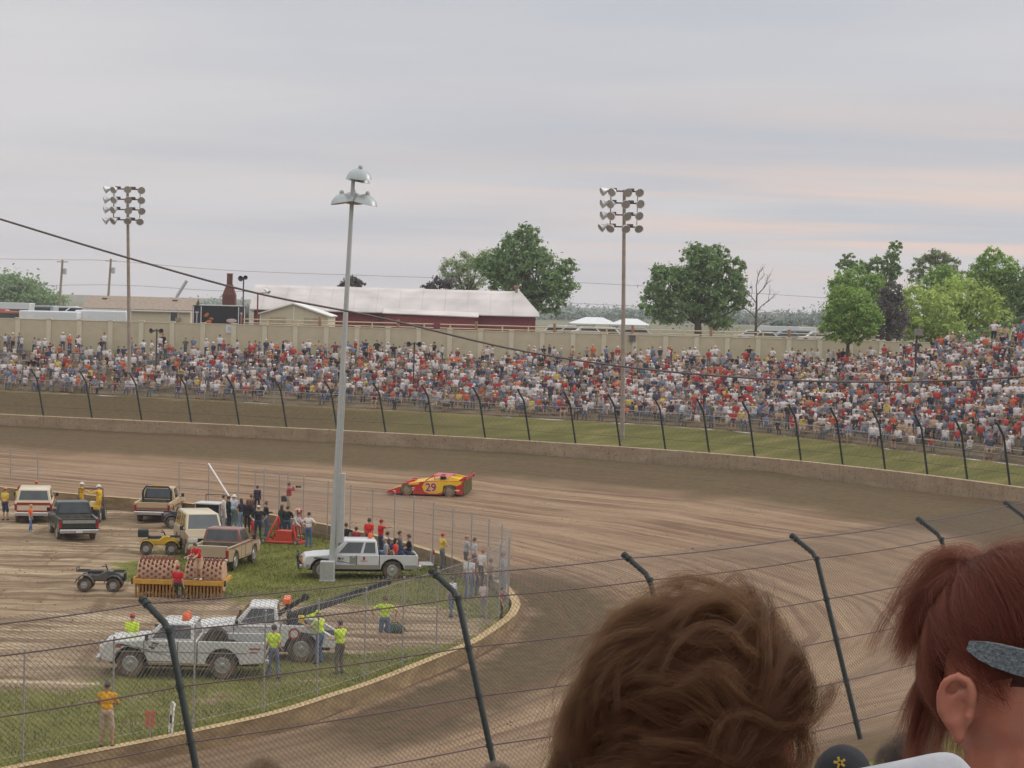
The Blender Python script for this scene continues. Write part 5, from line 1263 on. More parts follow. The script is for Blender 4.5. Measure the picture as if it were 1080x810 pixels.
person('person with black hair and red and white shirt in the pickup bed', inbed(bx-.75, .36, .77), 100, (206,60,56), DJ, pose='sit', sit_h=.14, feet=((-.16, .5), (.16, .52)), group=GB, h=1.66, hair=(30,26,26), hairlen=.7)
person('person in navy shirt facing the track from the pickup bed', inbed(bx-.45, -.45, .95), 60, (66,80,110), DJ, pose='sit', sit_h=.14, feet=((-.16, .5), (.16, .52)), group=GB, h=1.7)
person('broad person in dark grey shirt riding in the pickup bed', inbed(bx-1.0, -.4, .95), 100, (96,94,94), DJ, pose='sit', sit_h=.14, feet=((-.16, .5), (.16, .52)), group=GB, h=1.76, build=1.15)
person('man in black T-shirt sitting at the tail of the pickup bed', inbed(SI['xr']+.35, .1, .86), -95, BLK, DJ, pose='sit', sit_h=.14, feet=((-.16, .5), (.16, .52)), group=GB, h=1.75, build=1.15, la=(.16, .3, -.35), ra=(-.16, .3, -.35), poleL=(-1, -.2, -.3), poleR=(1, -.2, -.3))
# far-side fence group
person('person in yellow shirt, orange cap and grey trousers at the infield fence', P0(466, 602), 60, (222,186,76), (120,118,116), hat=(226,84,50), group=G2, h=1.74, **FOLD)
person('person in grey T-shirt and tan cap with folded arms at the fence', P0(491, 606), 70, (168,168,174), (92,72,66), hat=(188,140,110), group=G2, h=1.78, shorts=True, **FOLD)
person('person in pale grey T-shirt with short hair next to the tan cap', P0(499.5, 608), 60, (188,186,186), JEAN, group=G2, h=1.74)
person('person in white T-shirt and blue jeans turned toward the fence, nearest the dirt', P0(494, 632), 10, (208,206,206), (92,108,148), group=G2, h=1.80, hair=(150,120,96))
person('person with auburn hair and dark top close behind the white T-shirt', P0(499.5, 628), 40, (120,84,76), (58,60,80), group=G2, h=1.72, hair=(112,66,50), hairlen=.6)
person('person in white T-shirt and black trousers bending slightly at the fence', P0(506, 621), 50, (214,208,204), (48,52,64), lean=.2, group=G2, h=1.72, hair=(160,110,84))
person('person in tan top and dark green trousers sitting by the fence', P0(517, 622), 60, (156,120,100), (44,66,54), pose='sit', group=G2, h=1.7, hair=(96,66,52))
person('man in grey-blue overalls standing tall by the fence corner', P0(529.5, 629), 70, (150,158,170), (84,104,132), group=G2, h=1.84, hair=(86,60,50), **HIPS)
person('child in white and pink shirt and grey trousers on the bare dirt', P0(509.5, 651), 30, (214,190,190), (150,140,138), group=G2, h=1.42, hair=(80,56,48))
person('person in white T-shirt and jeans walking past the bent post', P0(476, 651), -40, (214,216,222), (92,110,136), hat=(60,62,72), group=G2, h=1.58, feet=((-.12, -.18), (.12, .2)), hatstyle='hard')
person('small child in red checked shirt leaning on the infield wall', P0(528, 652), 80, (178,92,92), (90,70,66), group=G2, h=1.2)
# hi-vis workers
person('track worker in lime top and denim shorts facing away on bare dirt', P0(405, 681), 5, HIV, (84,110,146), shorts=True, group=G3, h=1.76, shoes=(210,196,186), feet=((-.16, 0), (.16, .02)), la=(-.2, .02, -.38), ra=(.2, .02, -.38), poleL=(-1, -.3, .2), poleR=(1, -.3, .2), build=1.1)
person('track worker in lime printed T-shirt and jeans at the white pickup tailgate', P0(288, 716), 5, HIV, (104,116,140), group=G3, h=1.74, hair=(40,38,44), feet=((-.16, 0), (.16, .02)), la=(-.08, .15, -.45), ra=(.04, .15, -.45))
person('track worker in lime vest and jeans leaning on the tow truck rear', P0(337, 700), -60, (206,214,150), (80,106,150), hat=HIV, vest=HIV, group=G3, h=1.80, lean=.12, la=(-.1, .42, -.12), ra=(.05, .4, -.18))
person('track worker in lime top bending over the tow truck bed', P0(327.5, 688), -10, HIV, DJ, hat=HIV, group=G3, h=1.7, lean=.55, la=(-.05, .35, -.3), ra=(.05, .35, -.3))
person('track worker in lime top, dark trousers and dark cap by the tow truck rear', P0(358, 711), -50, HIV, (88,82,74), hat=(70,60,60), group=G3, h=1.76, build=1.12, la=(.05, .3, -.3), ra=(-.02, .32, -.26))
person('track worker in lime top and red cap behind the white pickup hood', P0(138.5, 704), 10, HIV, DJ, hat=(196,64,60), group=G3, h=1.78)
person('person in gold T-shirt and khaki shorts at the near infield wall', P0(112, 789), 5, (226,166,40), (186,166,146), hat=(96,80,96), shorts=True, h=1.80, skin=(176,130,108), feet=((-.14, 0), (.15, .03)), build=1.08, **FOLD)
person('person in red shirt and tan shorts climbing over the muddy roller', (lambda v: (v.x, v.y+.0, .78))(at_y(210, 607, 0.02+at_z(188.5, 631, 0).y)), -150, (204,40,44), (196,164,136), shorts=True, lean=.5, h=1.6, shoes=(226,222,220), la=(.0, .4, -.3), ra=(.05, .4, -.3))
person('person in red shirt sitting in the gap between the roller drums', P0(187, 629, .25), 5, (188,36,46), (70,60,60), pose='sit', hat=(150,50,60), h=1.55, build=1.15)
# camera in the photographer's hands
B_ = Vector(ph); a = -math.radians(75); d = Matrix.Rotation(a, 3, 'Z')
o = MB().box((0, 0, 0), (.16, .1, .12)).lathe([(.05, .04), (.055, .2), (.06, .24)], axis='y', n=12).build('camera_body', m_blk, bevel=.01, loc=tuple(B_+d @ Vector((0, .42, 1.54)))); o.rotation_euler = (0, 0, a)
o.name = 'video_camera'; tag(o, 'black camera held up by the photographer in red', 'camera')
o = MB().box((0, 0, 0), (.34, .22, .3)).build('camera_bag', M('bag_black', S(34,34,38), .8), bevel=.04, loc=tuple(B_+d @ Vector((-.3, -.18, .86)))); tag(o, 'black shoulder bag worn by the photographer in red', 'bag')
mb = MB(); mb.tube([(.12, 0, .14), (.2, .05, .35), (.22, .06, .55)], .02, 6); mb.build('strap', bpy.data.materials['bag_black'], o)
# ================================================================== light poles, cables, buildings, parked vehicles, trees
m_wood = M('weathered_pole', S(150,136,124), .9, var=.18, scale=3); m_steel = M('steel_pole', S(172,174,172), .5, metal=.25, var=.05)
m_refl = M('reflector_shell', S(214,214,214), .4, metal=.5, var=.05); m_refi = M('reflector_inside', S(172,168,164), .3, metal=.4, var=.05); m_arm = M('bracket_dark', S(84,70,64), .7)
def floodlight(root, c, aim, r=.30):
    d = Vector(aim).normalized(); rot = d.to_track_quat('Z', 'Y').to_matrix()
    f = MB(); f.lathe([(.05, -.42), (.09, -.38), (.12, -.2), (r*.62, -.05), (r*.92, .12), (r, .24), (r*.97, .25), (r*.88, .12), (r*.55, -.04), (.05, -.1)], c, axis=rot, n=16, mi=0)
    o = f.build('floodlight', m_refl, root, smooth=60)
    g = MB(); g.lathe([(r*.93, .2), (0, .215)], c, axis=rot, n=16); g.build('lens', m_refi, o)
def stadium_pole(label, pxt, pyt, pxb, pyb, Y, z0, rows, cols, group):
    t = at_y(pxt, pyt, Y); b = at_y(pxb, pyb, Y); base = Vector((b.x, Y, z0)); root = thing('light_pole', label, 'light pole', tuple(base), 0, group)
    tl = t-base
    mb = MB(); mb.tube([(0, 0, -.5), tl*.5, tl], [.165, .14, .11], 12); mb.build('pole', m_wood, root, smooth=60)
    mb = MB(); W = cols; top = tl.z
    for k in range(rows):
        z = top-.12-k*.82; mb.box((tl.x-.1, -.14, z), (W, .1, .1))
        for dx in (-.75, .45): mb.box((tl.x+dx, -.14, z+.12), (.45, .22, .16))
    mb.box((tl.x-W*.42, -.14, top-.12-(rows-1)*.41), (.07, .07, (rows-1)*.82+.1)); mb.box((tl.x+W*.42, -.14, top-.12-(rows-1)*.41), (.05, .05, (rows-1)*.82+.1)); mb.build('crossarm', m_arm, root)
    rs = random.Random(pxt)
    for k in range(rows):
        z = top-.16-k*.82
        for i, (fx, ax, ay) in enumerate(((-.62, -1.0, -.35), (-.36, -.6, -.8), (.06, .15, -1), (.46, .35, -1))):
            if k == rows-1: az = -.55
            else: az = -.28
            floodlight(root, (tl.x+fx*W+rs.uniform(-.05, .05), -.34, z+rs.uniform(-.04, .04)), (ax+rs.uniform(-.15, .15), ay, az+rs.uniform(-.12, .05)), .31)
    return root
GL = 'stadium light poles on the spectator bank'
stadium_pole('tall wooden pole with a rack of floodlights nearer the tan roofed house', 134.5, 198, 137, 412, 83.9*KY, 4.3, 4, 2.5, GL)
stadium_pole('tall wooden pole with a rack of floodlights rising from the crowd near the big trees', 658.5, 200, 656.5, 455, 72.5*KY, 3.7, 4, 2.2, GL)
# leaning infield pole with round hooded lamps
b = at_z(349, 612, 0); t = at_y(372.5, 189, b.y)
r = thing('lamp_pole', 'grey leaning steel pole with hooded lamps standing on the infield grass', 'light pole', tuple(b))
tl = t-b
mb = MB(); mb.tube([(0, 0, -.2), tl*.35, tl*.7, tl], [.15, .13, .11, .085], 14); mb.build('pole', m_steel, r, smooth=60)
hood = [(.04, .34), (.12, .36), (.30, .28), (.48, .12), (.56, -.06), (.52, -.07), (.44, .08), (.28, .22), (0, .28)]
m_hood = M('lamp_hood', S(164,170,170), .4, metal=.3, var=.06)
for dx, dy, dz, tx, ty in ((-.42, -.1, -1.0, -.25, 0), (.58, -.15, -1.02, .3, -.1), (.18, .35, .0, .25, -.15), (.30, -.3, .12, .15, -.35), (-.05, .5, -.9, .1, .3)):
    rot = Matrix.Rotation(tx*.7, 3, 'Y') @ Matrix.Rotation(-ty*.7, 3, 'X')
    mb = MB(); c = tl+Vector((dx, dy, dz)); mb.lathe(hood, c, axis=rot, n=18); o = mb.build('lamp_hood', m_hood, r, smooth=70)
    g = MB(); g.lathe([(.40, .05), (.2, -.06), (0, -.09)], c, axis=rot, n=14); g.build('lens', M('lamp_lens', S(190,170,150), .25, var=.04), o, smooth=60)
    a = MB(); a.tube([tl+Vector((0, 0, dz*.9-.1)), c+Vector((0, 0, .2))], .045, 6); a.lathe([(.08, .3), (.1, .42), (.06, .5)], c, axis=rot, n=10); a.build('lamp_arm', m_steel, o)
mb = MB(); mb.lathe([(.10, 0), (.14, .05), (.14, .22), (.05, .3)], tl+Vector((.03, 0, .0)), n=10); mb.build('pole_cap', m_steel, r)
mb = MB(); p0 = tl*((612-572)/(612-189.)); mb.box(p0+Vector((.31, .02, 1.55)), (.33, .26, 3.1)); mb.build('meter_cabinet', m_box, r, bevel=.02)
mb = MB(); q0, q1 = tl*.04, tl*.52; mb.tube([q0+Vector((.2, -.12, 0)), q1+Vector((.16, -.1, 0))], .03, 6); mb.build('conduit', m_steel, r)
# PA and lamp posts in the crowd
m_dkp = M('dark_pipe', S(74,58,56), .7)
def pa_post(label, px, pt, pb, Y, z0, head, group='speaker posts among the crowd'):
    t = at_y(px, pt, Y); r = thing('speaker_post', label, 'speaker post', (t.x, Y, z0), 0, group); h = t.z-z0
    mb = MB(); mb.tube([(0, 0, -.3), (0, 0, h)], .06, 6); mb.build('post', m_dkp, r)
    for k, (dx, dz, w_) in enumerate(head):
        mb = MB(); rot = Vector((dx if dx else .2, -1, -.15)).normalized().to_track_quat('Z', 'Y').to_matrix(); mb.lathe([(.08, -.25), (.12, -.1), (w_*.5, .12), (w_, .3), (w_*.9, .3), (.06, 0)], (dx*.45, -.12, h-.12+dz), axis=rot, n=12); mb.build('horn', M('horn_grey', S(96,92,92), .5), r, smooth=60)
pa_post('speaker post with twin horns below the tan roofed house', 165.5, 347, 430, 86.5*KY, 5.6, [(-.6, 0, .22), (.6, 0, .22)])
pa_post('speaker post with twin horns below the red barn wall', 437, 361, 440, 82.5*KY, 5.5, [(-.6, 0, .22), (.6, 0, .22)])
pa_post('tall dark post with a pair of pale horns by the dark hauler', 257, 292, 350, 93.5*KY, 7.5, [(-.3, 0, .26), (.3, .1, .2)])
c = at_y(967, 347, 77*KY); r = thing('speaker_post', 'tall dark post with a square grey box in the crowd by the round green tree', 'speaker post', (c.x, 77*KY, 6), 0, 'speaker posts among the crowd')
mb = MB(); mb.tube([(0, 0, -.5), (0, 0, c.z-6)], .08, 6); mb.build('post', m_dkp, r); mb = MB(); mb.box((.12, -.1, c.z-6.25), (.55, .5, .5)); mb.build('box', M('box_grey', S(128,122,118), .6), r, bevel=.03)
# rust-coloured pole with spot at the barn's gable
c = at_y(272, 309, 95*KY); r = thing('spot_post', 'thin dark red post with an angled spotlight in front of the barn', 'light post', (c.x, 95*KY, 7.5)); h = c.z-7.5
mb = MB(); mb.tube([(0, 0, 0), (0, 0, h)], .07, 6); mb.tube([(0, 0, h), (.8, 0, h+.02)], .04, 6); mb.build('post', M('red_pipe', S(120,70,64), .7), r); floodlight(r, (.85, -.05, h+.2), (.6, -.4, -.4), .2)
# white notice on the wall
o = MB().box((0, 0, 0), (.62, .03, .66)).build('notice_board', M('notice_white', S(214,214,212), .6), loc=tuple(at_y(242, 347, 92*KY-.14))); tag(o, 'small white notice board fixed to the tan wall', 'sign')
for z, w_ in ((.16, .4), (.05, .3), (-.06, .42), (-.17, .34)): mb = MB(); mb.box((0, -.018, z), (w_, .006, .035)); mb.build('text_bar', M('notice_ink', S(120,126,134), .7), o)
o = MB().box((0, 0, 0), (.55, .3, .42)).box((0, -.02, .25), (.62, .36, .06)).build('wall_box', M('box_dark_grey', S(104,98,96), .7), bevel=.02, loc=tuple(at_y(667, 357, 92*KY-.25))); tag(o, 'small dark grey box mounted on the tan wall beside the wooden pole', 'box')
# ------------------------------------------------------------------ overhead cables
def cable(label, pts, r, mat, n=60, group=None):
    P = spline([tuple(p) for p in pts], n); c = P[0].copy(); mb = MB(); mb.tube([p-c for p in P], r, 6); o = mb.build('overhead_cable', mat, loc=tuple(c), smooth=80); return tag(o, label, 'cable', group)
m_wire = M('wire_grey', S(84,80,80), .7); m_wire2 = M('wire_pale', S(150,142,138), .6)
yc = lambda px: 40*KY-abs(px-960)*.004
cable('thick dark cable sagging across the sky and over the far crowd', [at_y(px, py, yc(px)) for px, py in ((-90, 203), (0, 231), (137, 272.5), (270, 309), (400, 335), (540, 368), (660, 387), (780, 398), (880, 402.5), (985, 402), (1080, 397), (1180, 387))], .038, M('cable_brown', S(96,86,84), .6))
for k, (y0, pts) in enumerate(((150, ((-40, 272.5), (65, 274), (117, 275), (240, 285), (400, 291), (610, 298), (760, 307), (900, 316), (1120, 330))), (152, ((-20, 303), (117, 300.5), (240, 307), (400, 310), (610, 320), (760, 327), (900, 335))))):
    cable(['upper thin power line crossing beyond the tan wall', 'lower thin power line crossing beyond the tan wall'][k], [at_y(px, py, y0*KY) for px, py in pts], .03, m_wire2, group='power lines beyond the wall')
for k, (px, pt) in enumerate(((66, 274), (117, 273))):
    c = at_y(px, pt, 150*KY); b = Vector((c.x-.5, 150*KY, 7.4)); r = thing('utility_pole', ['thin wooden utility pole nearer the dark tree line', 'thin wooden utility pole beside the tan roofed house'][k], 'utility pole', tuple(b), 0, 'utility poles beyond the wall'); tl = c-b
    mb = MB(); mb.tube([(0, 0, 0), tl], [.22, .15], 8); mb.build('pole', m_wood, r); mb = MB(); mb.box(tl+Vector((0, 0, -.3)), (1.6, .12, .12)); mb.build('crossarm', m_wood, r)
    mb = MB(); mb.lathe([(.0, -.5), (.28, -.45), (.28, .35), (0, .4)], tl+Vector((.4, -.2, -1.6)), n=10); mb.build('transformer', m_box, r)
# ------------------------------------------------------------------ buildings beyond the wall
GZ = 7.5
m_side = M('cream_siding', S(196,184,160), .8, var=.05); m_shing = M('brown_shingle', S(150,134,120), .9, var=.14, scale=3); m_wtrim = M('white_trim', S(216,214,210), .6, var=.04)
def gable_roof(mb, x0, x1, y0, y1, ze, zr, over=.35, th=.14):
    ym = (y0+y1)/2
    for ya, s in ((y0, 1), (y1, -1)):
        a = [(x0-over, ya-over*s, ze-over*.35), (x1+over, ya-over*s, ze-over*.35), (x1+over, ym, zr), (x0-over, ym, zr)]
        mb.slab(*a, th*s)
def P_(px, py, Y): return at_y(px, py, Y)
# tan roofed house
Y = 112*KY; xa, xb = P_(91, 320, Y).x, P_(201, 322, Y).x; zr = P_(145, 314, Y+3).z; ze = P_(145, 326, Y).z-GZ
r = thing('house', 'cream sided house with a long brown shingle roof behind the wall', 'house', (xa, Y, GZ)); zr -= GZ; W = xb-xa
mb = MB(); mb.box((W/2, 3, ze/2), (W, 6, ze)); mb.prism([(0, ze), (6, ze), (3, zr-.15)], .02, W-.02, plane='yz'); mb.build('wall', m_side, r)
mb = MB(); gable_roof(mb, 0, W, 0, 6, ze, zr); mb.build('roof', m_shing, r)
mb = MB(); mb.box((W/2, -.36, ze-.14), (W+.7, .05, .16)); mb.build('fascia', m_wtrim, r)
def window(parent, x, y, z, w_, h_):
    f = MB(); f.box((x, y-.02, z), (w_+.16, .08, h_+.16)); fo = f.build('window', m_wtrim, parent); g = MB(); g.box((x, y-.065, z), (w_, .02, h_)); g.build('pane', m_glass, fo)
wx = P_(183.5, 334, Y).x-xa; window(r, wx, -.01, P_(183.5, 334, Y).z-GZ, .72, .95)
mb = MB(); mb.box((wx+.45, -.2, P_(187, 337, Y).z-GZ), (.5, .4, .4)); mb.build('window_unit', M('unit_tan', S(150,132,116), .7), r)
for fx in (.14, .82): mb = MB(); mb.box((W*fx, 2.2, zr-.25), (.5, .5, .3)); mb.build('roof_vent', M('vent_dark', S(90,76,70), .8), r)
# second gabled tan annexe in front of the barn
Y = 99*KY; xa, xb = P_(274, 335, Y).x, P_(347, 335, Y).x; W = xb-xa; ze = P_(310, 332, Y).z-GZ; zr = P_(310, 321, Y).z-GZ
r = thing('annexe', 'tan gabled annexe with a white roof edge in front of the red barn', 'building', (xa, Y, GZ))
mb = MB(); mb.prism([(0, 0), (W, 0), (W, ze-.1), (W*.48, zr), (0, ze)], 0, 7); mb.build('wall', m_side, r)
mb = MB(); mb.slab((-.2, -.3, ze-.05), (W*.48, -.3, zr+.02), (W*.48, 7, zr+.02), (-.2, 7, ze-.05), .12); mb.slab((W*.48, -.3, zr+.02), (W+.2, -.3, ze-.15), (W+.2, 7, ze-.15), (W*.48, 7, zr+.02), .12); mb.build('roof', m_wtrim, r)
mb = MB(); mb.box((W*.49, -.03, (zr-.1)/2), (.12, .05, zr-.2)); mb.box((.06, -.03, ze/2), (.12, .05, ze-.1)); mb.box((W-.06, -.03, ze/2), (.12, .05, ze-.3)); mb.build('corner_trim', m_wtrim, r)
for fx in (.26, .76): mb = MB(); mb.box((W*fx, -.05, ze*.62), (W*.24, .06, ze*.6)); mb.build('door', M('door_tan', S(168,154,130), .7), r); mb = MB(); mb.box((W*fx, -.2, ze*.55), (.7, .3, .42)); mb.build('wall_unit', M('unit_tan', S(150,132,116), .7), r)
# long red barn with white metal roof
m_barn = M('barn_red', S(124,62,66), .85, var=.08, scale=2); m_roof = M('white_metal_roof', S(196,188,184), .7, var=.14, scale=.45)
Y = 106*KY; xa, xb = P_(268, 320, Y).x, P_(565, 330, Y).x; W = xb-xa; ze = P_(420, 327, Y).z-GZ; D = 9; zr = P_(420, 304, Y+D/2).z-GZ
r = thing('barn', 'long red barn with a rounded white metal roof behind the wall', 'barn', (xa, Y, GZ))
mb = MB(); mb.box((W/2, D/2, ze/2), (W, D, ze)); mb.prism([(0, ze), (D, ze), (D*.75, ze+(zr-ze)*.5), (D/2, zr-.35), (D*.25, ze+(zr-ze)*.5)], .05, W-1.6, plane='yz'); mb.build('wall', m_barn, r)
prof = [(-.55, ze-.25), (-.1, ze+.1), (D*.2, ze+(zr-ze)*.58), (D*.36, ze+(zr-ze)*.88), (D/2, zr), (D*.64, ze+(zr-ze)*.88), (D*.8, ze+(zr-ze)*.58), (D+.5, ze-.25)]
mb = MB(); th = .1
inset = lambda z: 2.0*max(0, (z-ze)/(zr-ze))
NP = len(prof); vs = [(-.4, y, z) for y, z in prof]+[(W+.4-inset(z), y, z) for y, z in prof]; vs += [(x, y, z-th) for x, y, z in vs]
mb.add(vs, [(i, i+1, NP+i+1, NP+i) for i in range(NP-1)]+[(2*NP+i, 3*NP+i, 3*NP+i+1, 2*NP+i+1) for i in range(NP-1)]+[(i, 2*NP+i, 2*NP+i+1, i+1) for i in range(NP-1)]+[tuple(range(NP, 2*NP))[::-1]]+[(0, NP, 3*NP, 2*NP), (NP-1, 3*NP-1, 4*NP-1, 2*NP-1)]); mb.build('roof', m_roof, r)
for fx in np.linspace(.03, .92, 12): 
    mb = MB(); mb.tube([(W*fx, y, z+.015) for y, z in prof[:5]], .018, 4); mb.build('roof_rib', m_roof, r)
xl = P_(405, 330, Y).x-xa; xr_ = P_(505, 336, Y).x-xa
mb = MB(); mb.slab((xl, -.1, ze+.05), (xr_, -.1, ze-.1), (xr_, -2.2, ze-.55), (xl, -2.2, ze-.4), -.1); mb.build('lean_to_roof', m_roof, r)
mb = MB(); mb.box(((xl+xr_)/2, -1.9, (ze-.5)/2), (xr_-xl-.3, .12, ze-.55)); mb.build('lean_to_wall', m_barn, r)
dx = P_(392, 340, Y).x-xa; mb = MB(); mb.box((dx, -.04, 1.05), (.9, .06, 2.1)); mb.build('door', M('door_grey', S(150,140,140), .6), r)
window(r, dx+8.5, -.02, 1.9, .9, .8)
mb = MB(); mb.lathe([(.0, .7), (.3, .68), (.3, .5), (.16, .45), (.16, 0)], (W*.93, D*.42, zr-.1), n=10); mb.build('roof_vent', M('vent_rust', S(150,120,108), .7), r)
# brick chimney tower
Y = 104*KY; c = P_(242.5, 289, Y); r = thing('chimney', 'tapering dark red brick chimney beside the black hauler', 'chimney', (c.x, Y, GZ)); h = c.z-GZ
m_brick = M('dark_brick', S(104,66,60), .9, var=.15, scale=6)
mb = MB(); mb.box((0, 0, (h-2.1)/2), (1.25, 1.25, h-2.1)); mb.box((0, 0, h-2.1+.55), (1.25, 1.25, 1.1), taper=(.45, .45)); mb.box((0, 0, h-.5), (.52, .52, 1.0)); mb.build('stack', m_brick, r); mb = MB(); mb.box((0, 0, h+.03), (.62, .62, .08)); mb.build('cap', m_conc, r)
# black show hauler
Y = 98*KY; xa, xb = P_(203, 330, Y).x, P_(259, 330, Y).x; W = xb-xa; zt = P_(231, 322.5, Y).z-GZ; r = thing('show_hauler', 'black open-sided show trailer with orange and white artwork behind the wall', 'trailer', (xa, Y, GZ))
mb = MB(); mb.box((W/2, 1.3, zt/2+.3), (W, 2.6, zt-.6)); mb.build('body', M('hauler_black', S(36,34,40), .4), r, bevel=.05)
mb = MB(); mb.box((W*.52, 1.3, zt+.02), (W*.8, 2.5, .1)); mb.build('roof', m_wtrim, r)
for x0, x1 in ((0, .17), (.86, 1.)): mb = MB(); mb.box((W*(x0+x1)/2, -.03, zt*.62), (W*(x1-x0)*.86, .05, zt*.62)); mb.build('side_panel', M('panel_navy', S(48,52,70), .5), r)
for x0 in (.02, .165, .87, .985): mb = MB(); mb.tube([(W*x0, -.1, .3), (W*x0, -.1, zt-.1)], .04, 5); mb.build('frame_post', m_wtrim, r)
mb = MB()
for ax, az_, ar, ah in ((.27, .78, .28, .16), (.31, .62, .34, .20), (.26, .52, .16, .22), (.34, .46, .14, .26), (.36, .70, .22, .10)): mb.ellipsoid((W*ax, -.02, zt*az_), (ar, .03, ah), 9, 6, rot=Matrix.Rotation(ax*9, 3, 'Y'))
mb.build('orange_artwork', M('art_orange', S(176,104,56), .5, var=.4, scale=5), r)
for fx in (.085, .93): mb = MB(); mb.box((W*fx, -.065, zt*.62), (.10, .02, zt*.42)); mb.box((W*fx, -.066, zt*.84), (.34, .02, .12)); mb.build('white_emblem', M('art_white', S(196,170,170), .5), r)
mb = MB(); mb.ellipsoid((W*.74, -.02, zt*.66), (.5, .03, .2), 12, 8); mb.build('white_artwork', M('art_white', S(196,170,170), .5), r)
for x in (.3, .42): 
    for s in (.15, 2.45): mb = MB(); mb.lathe([(.2, -.14), (.48, -.14), (.5, 0), (.48, .14), (.2, .14)], (W*x, s, .5), axis='y', n=14); mb.build('wheel', m_rub, r)
# white tents / awnings further back
m_tent = M('tent_white', S(210,212,212), .7, var=.05, scale=1)
def tent(label, px0, px1, pyr, pye, Y, D, group):
    Y = Y*KY
    xa, xb = P_(px0, pye, Y).x, P_(px1, pye, Y).x; W = xb-xa; ze = P_((px0+px1)/2, pye, Y).z-GZ; zr = P_((px0+px1)/2, pyr, Y+D/2).z-GZ
    r = thing('tent', label, 'tent', (xa, Y, GZ), 0, group)
    mb = MB(); c = (W*.55, D/2, zr); cs = [(0, 0, ze), (W, 0, ze), (W, D, ze), (0, D, ze)]
    mb.add(cs+[(W*.35, D/2, zr), (W*.7, D/2, zr)], [(0,1,5,4), (1,2,5), (2,3,4,5), (3,0,4), (3,2,1,0)]); mb.build('canopy', m_tent, r)
    for x, y in ((.08, .08), (W-.08, .08), (W-.08, D-.08), (.08, D-.08), (W/2, .08)): mb = MB(); mb.tube([(x, y, 0), (x, y, ze)], .05, 6); mb.build('leg', m_galv, r)
    mb = MB(); mb.box((W*.3, D*.5, ze*.45), (W*.5, .06, ze*.85)); mb.build('side_curtain', m_tent, r)
tent('wide white tent with a pointed roof beyond the wall', 601, 652, 334.5, 341.5, 150, 8, 'white tents beyond the wall')
tent('pale grey-white tent next to the wooden pole beyond the wall', 645, 686, 336, 342.5, 158, 8, 'white tents beyond the wall')
# parked trailers, vans, cars beyond the wall
m_cars = {k: M('car_'+k, S(*c), .35, var=.05, coat=.3) for k, c in dict(white=(206,208,210), silver=(168,170,174), blue=(84,100,128), red=(160,58,54), orange=(190,96,66), dark=(60,64,70), green=(120,140,128)).items()}
def box_trailer(label, px0, px1, pyt, Y, col, h=None, group='vehicles parked beyond the wall'):
    Y = Y*KY
    xa, xb = P_(px0, pyt, Y).x, P_(px1, pyt, Y).x; W = xb-xa; zt = P_((px0+px1)/2, pyt, Y).z-GZ
    r = thing('box_trailer', label, 'trailer', (xa, Y, GZ), 0, group)
    mb = MB(); mb.box((W/2, 1.2, .5+(zt-.5)/2), (W, 2.4, zt-.5)); mb.build('body', m_cars[col], r, bevel=.12, smooth=40)
    mb = MB(); mb.box((W/2, -.01, zt*.5), (W*.96, .03, .12)); mb.build('side_stripe', m_cars['silver'], r)
    for fx in (.62, .72):
        for y in (.1, 2.3): mb = MB(); mb.lathe([(.2, -.12), (.36, -.12), (.38, 0), (.36, .12), (.2, .12)], (W*fx, y, .38), axis='y', n=12); mb.build('wheel', m_rub, r)
    mb = MB(); mb.box((W*.2, -.02, zt*.62), (.7, .03, zt*.5)); mb.build('door', m_wtrim, r)
def parked(label, px, pyt, Y, col, kind, group='vehicles parked beyond the wall'):
    Y = Y*KY
    c = P_(px, pyt, Y); dims = {'car': (4.5, 1.75, 1.45), 'van': (5.0, 1.95, 2.0), 'rv': (7.0, 2.4, 2.9)}[kind]; L, W, H = dims
    r = thing('parked_'+('car' if kind == 'car' else 'van' if kind == 'van' else 'motorhome'), label, {'car': 'car', 'van': 'van', 'rv': 'motorhome'}[kind], (c.x, Y, c.z-H), random.Random(px).choice((0, PI, .15, PI-.1)), group)
    if kind == 'car': pl = [(-L/2, .35), (L/2, .35), (L/2, .75), (L*.26, .88), (L*.12, H), (-L*.25, H), (-L*.38, .95), (-L/2, .9)]
    elif kind == 'van': pl = [(-L/2, .35), (L/2, .35), (L/2, .95), (L*.36, 1.1), (L*.22, H), (-L*.48, H), (-L/2, H-.1)]
    else: pl = [(-L/2, .4), (L/2, .4), (L/2, 1.1), (L*.42, 1.5), (L*.44, H), (-L/2, H)]
    mb = MB(); mb.prism(pl, -W/2, W/2); mb.build('body', m_cars[col], r, bevel=.08, smooth=40)
    for s in (-1, 1):
        if kind == 'car': wn = [(-L*.33, .95), (-L*.23, H-.1), (L*.10, H-.1), (L*.21, .93)]
        elif kind == 'van': wn = [(-L*.42, 1.15), (-L*.42, H-.2), (L*.2, H-.2), (L*.31, 1.15)]
        else: wn = [(-L*.3, 1.6), (-L*.3, 2.2), (L*.4, 2.2), (L*.4, 1.6)]
        y0, y1 = (W/2-.01, W/2+.008) if s > 0 else (-W/2-.008, -W/2+.01); mb = MB(); mb.prism(wn, y0, y1); mb.build('window', m_glass, r)
        for x in (-L*.3, L*.3): mb = MB(); mb.lathe([(.15, -.1), (.33, -.1), (.35, 0), (.33, .1), (.15, .1)], (x, s*(W/2-.1), .35), axis='y', n=12); mb.build('wheel', m_rub, r)
box_trailer('long low white trailer parked along the wall left of the house', 20, 82, 328, 105, 'white'); box_trailer('second long white trailer reaching behind the floodlight pole', 79, 134, 327.5, 106, 'white')
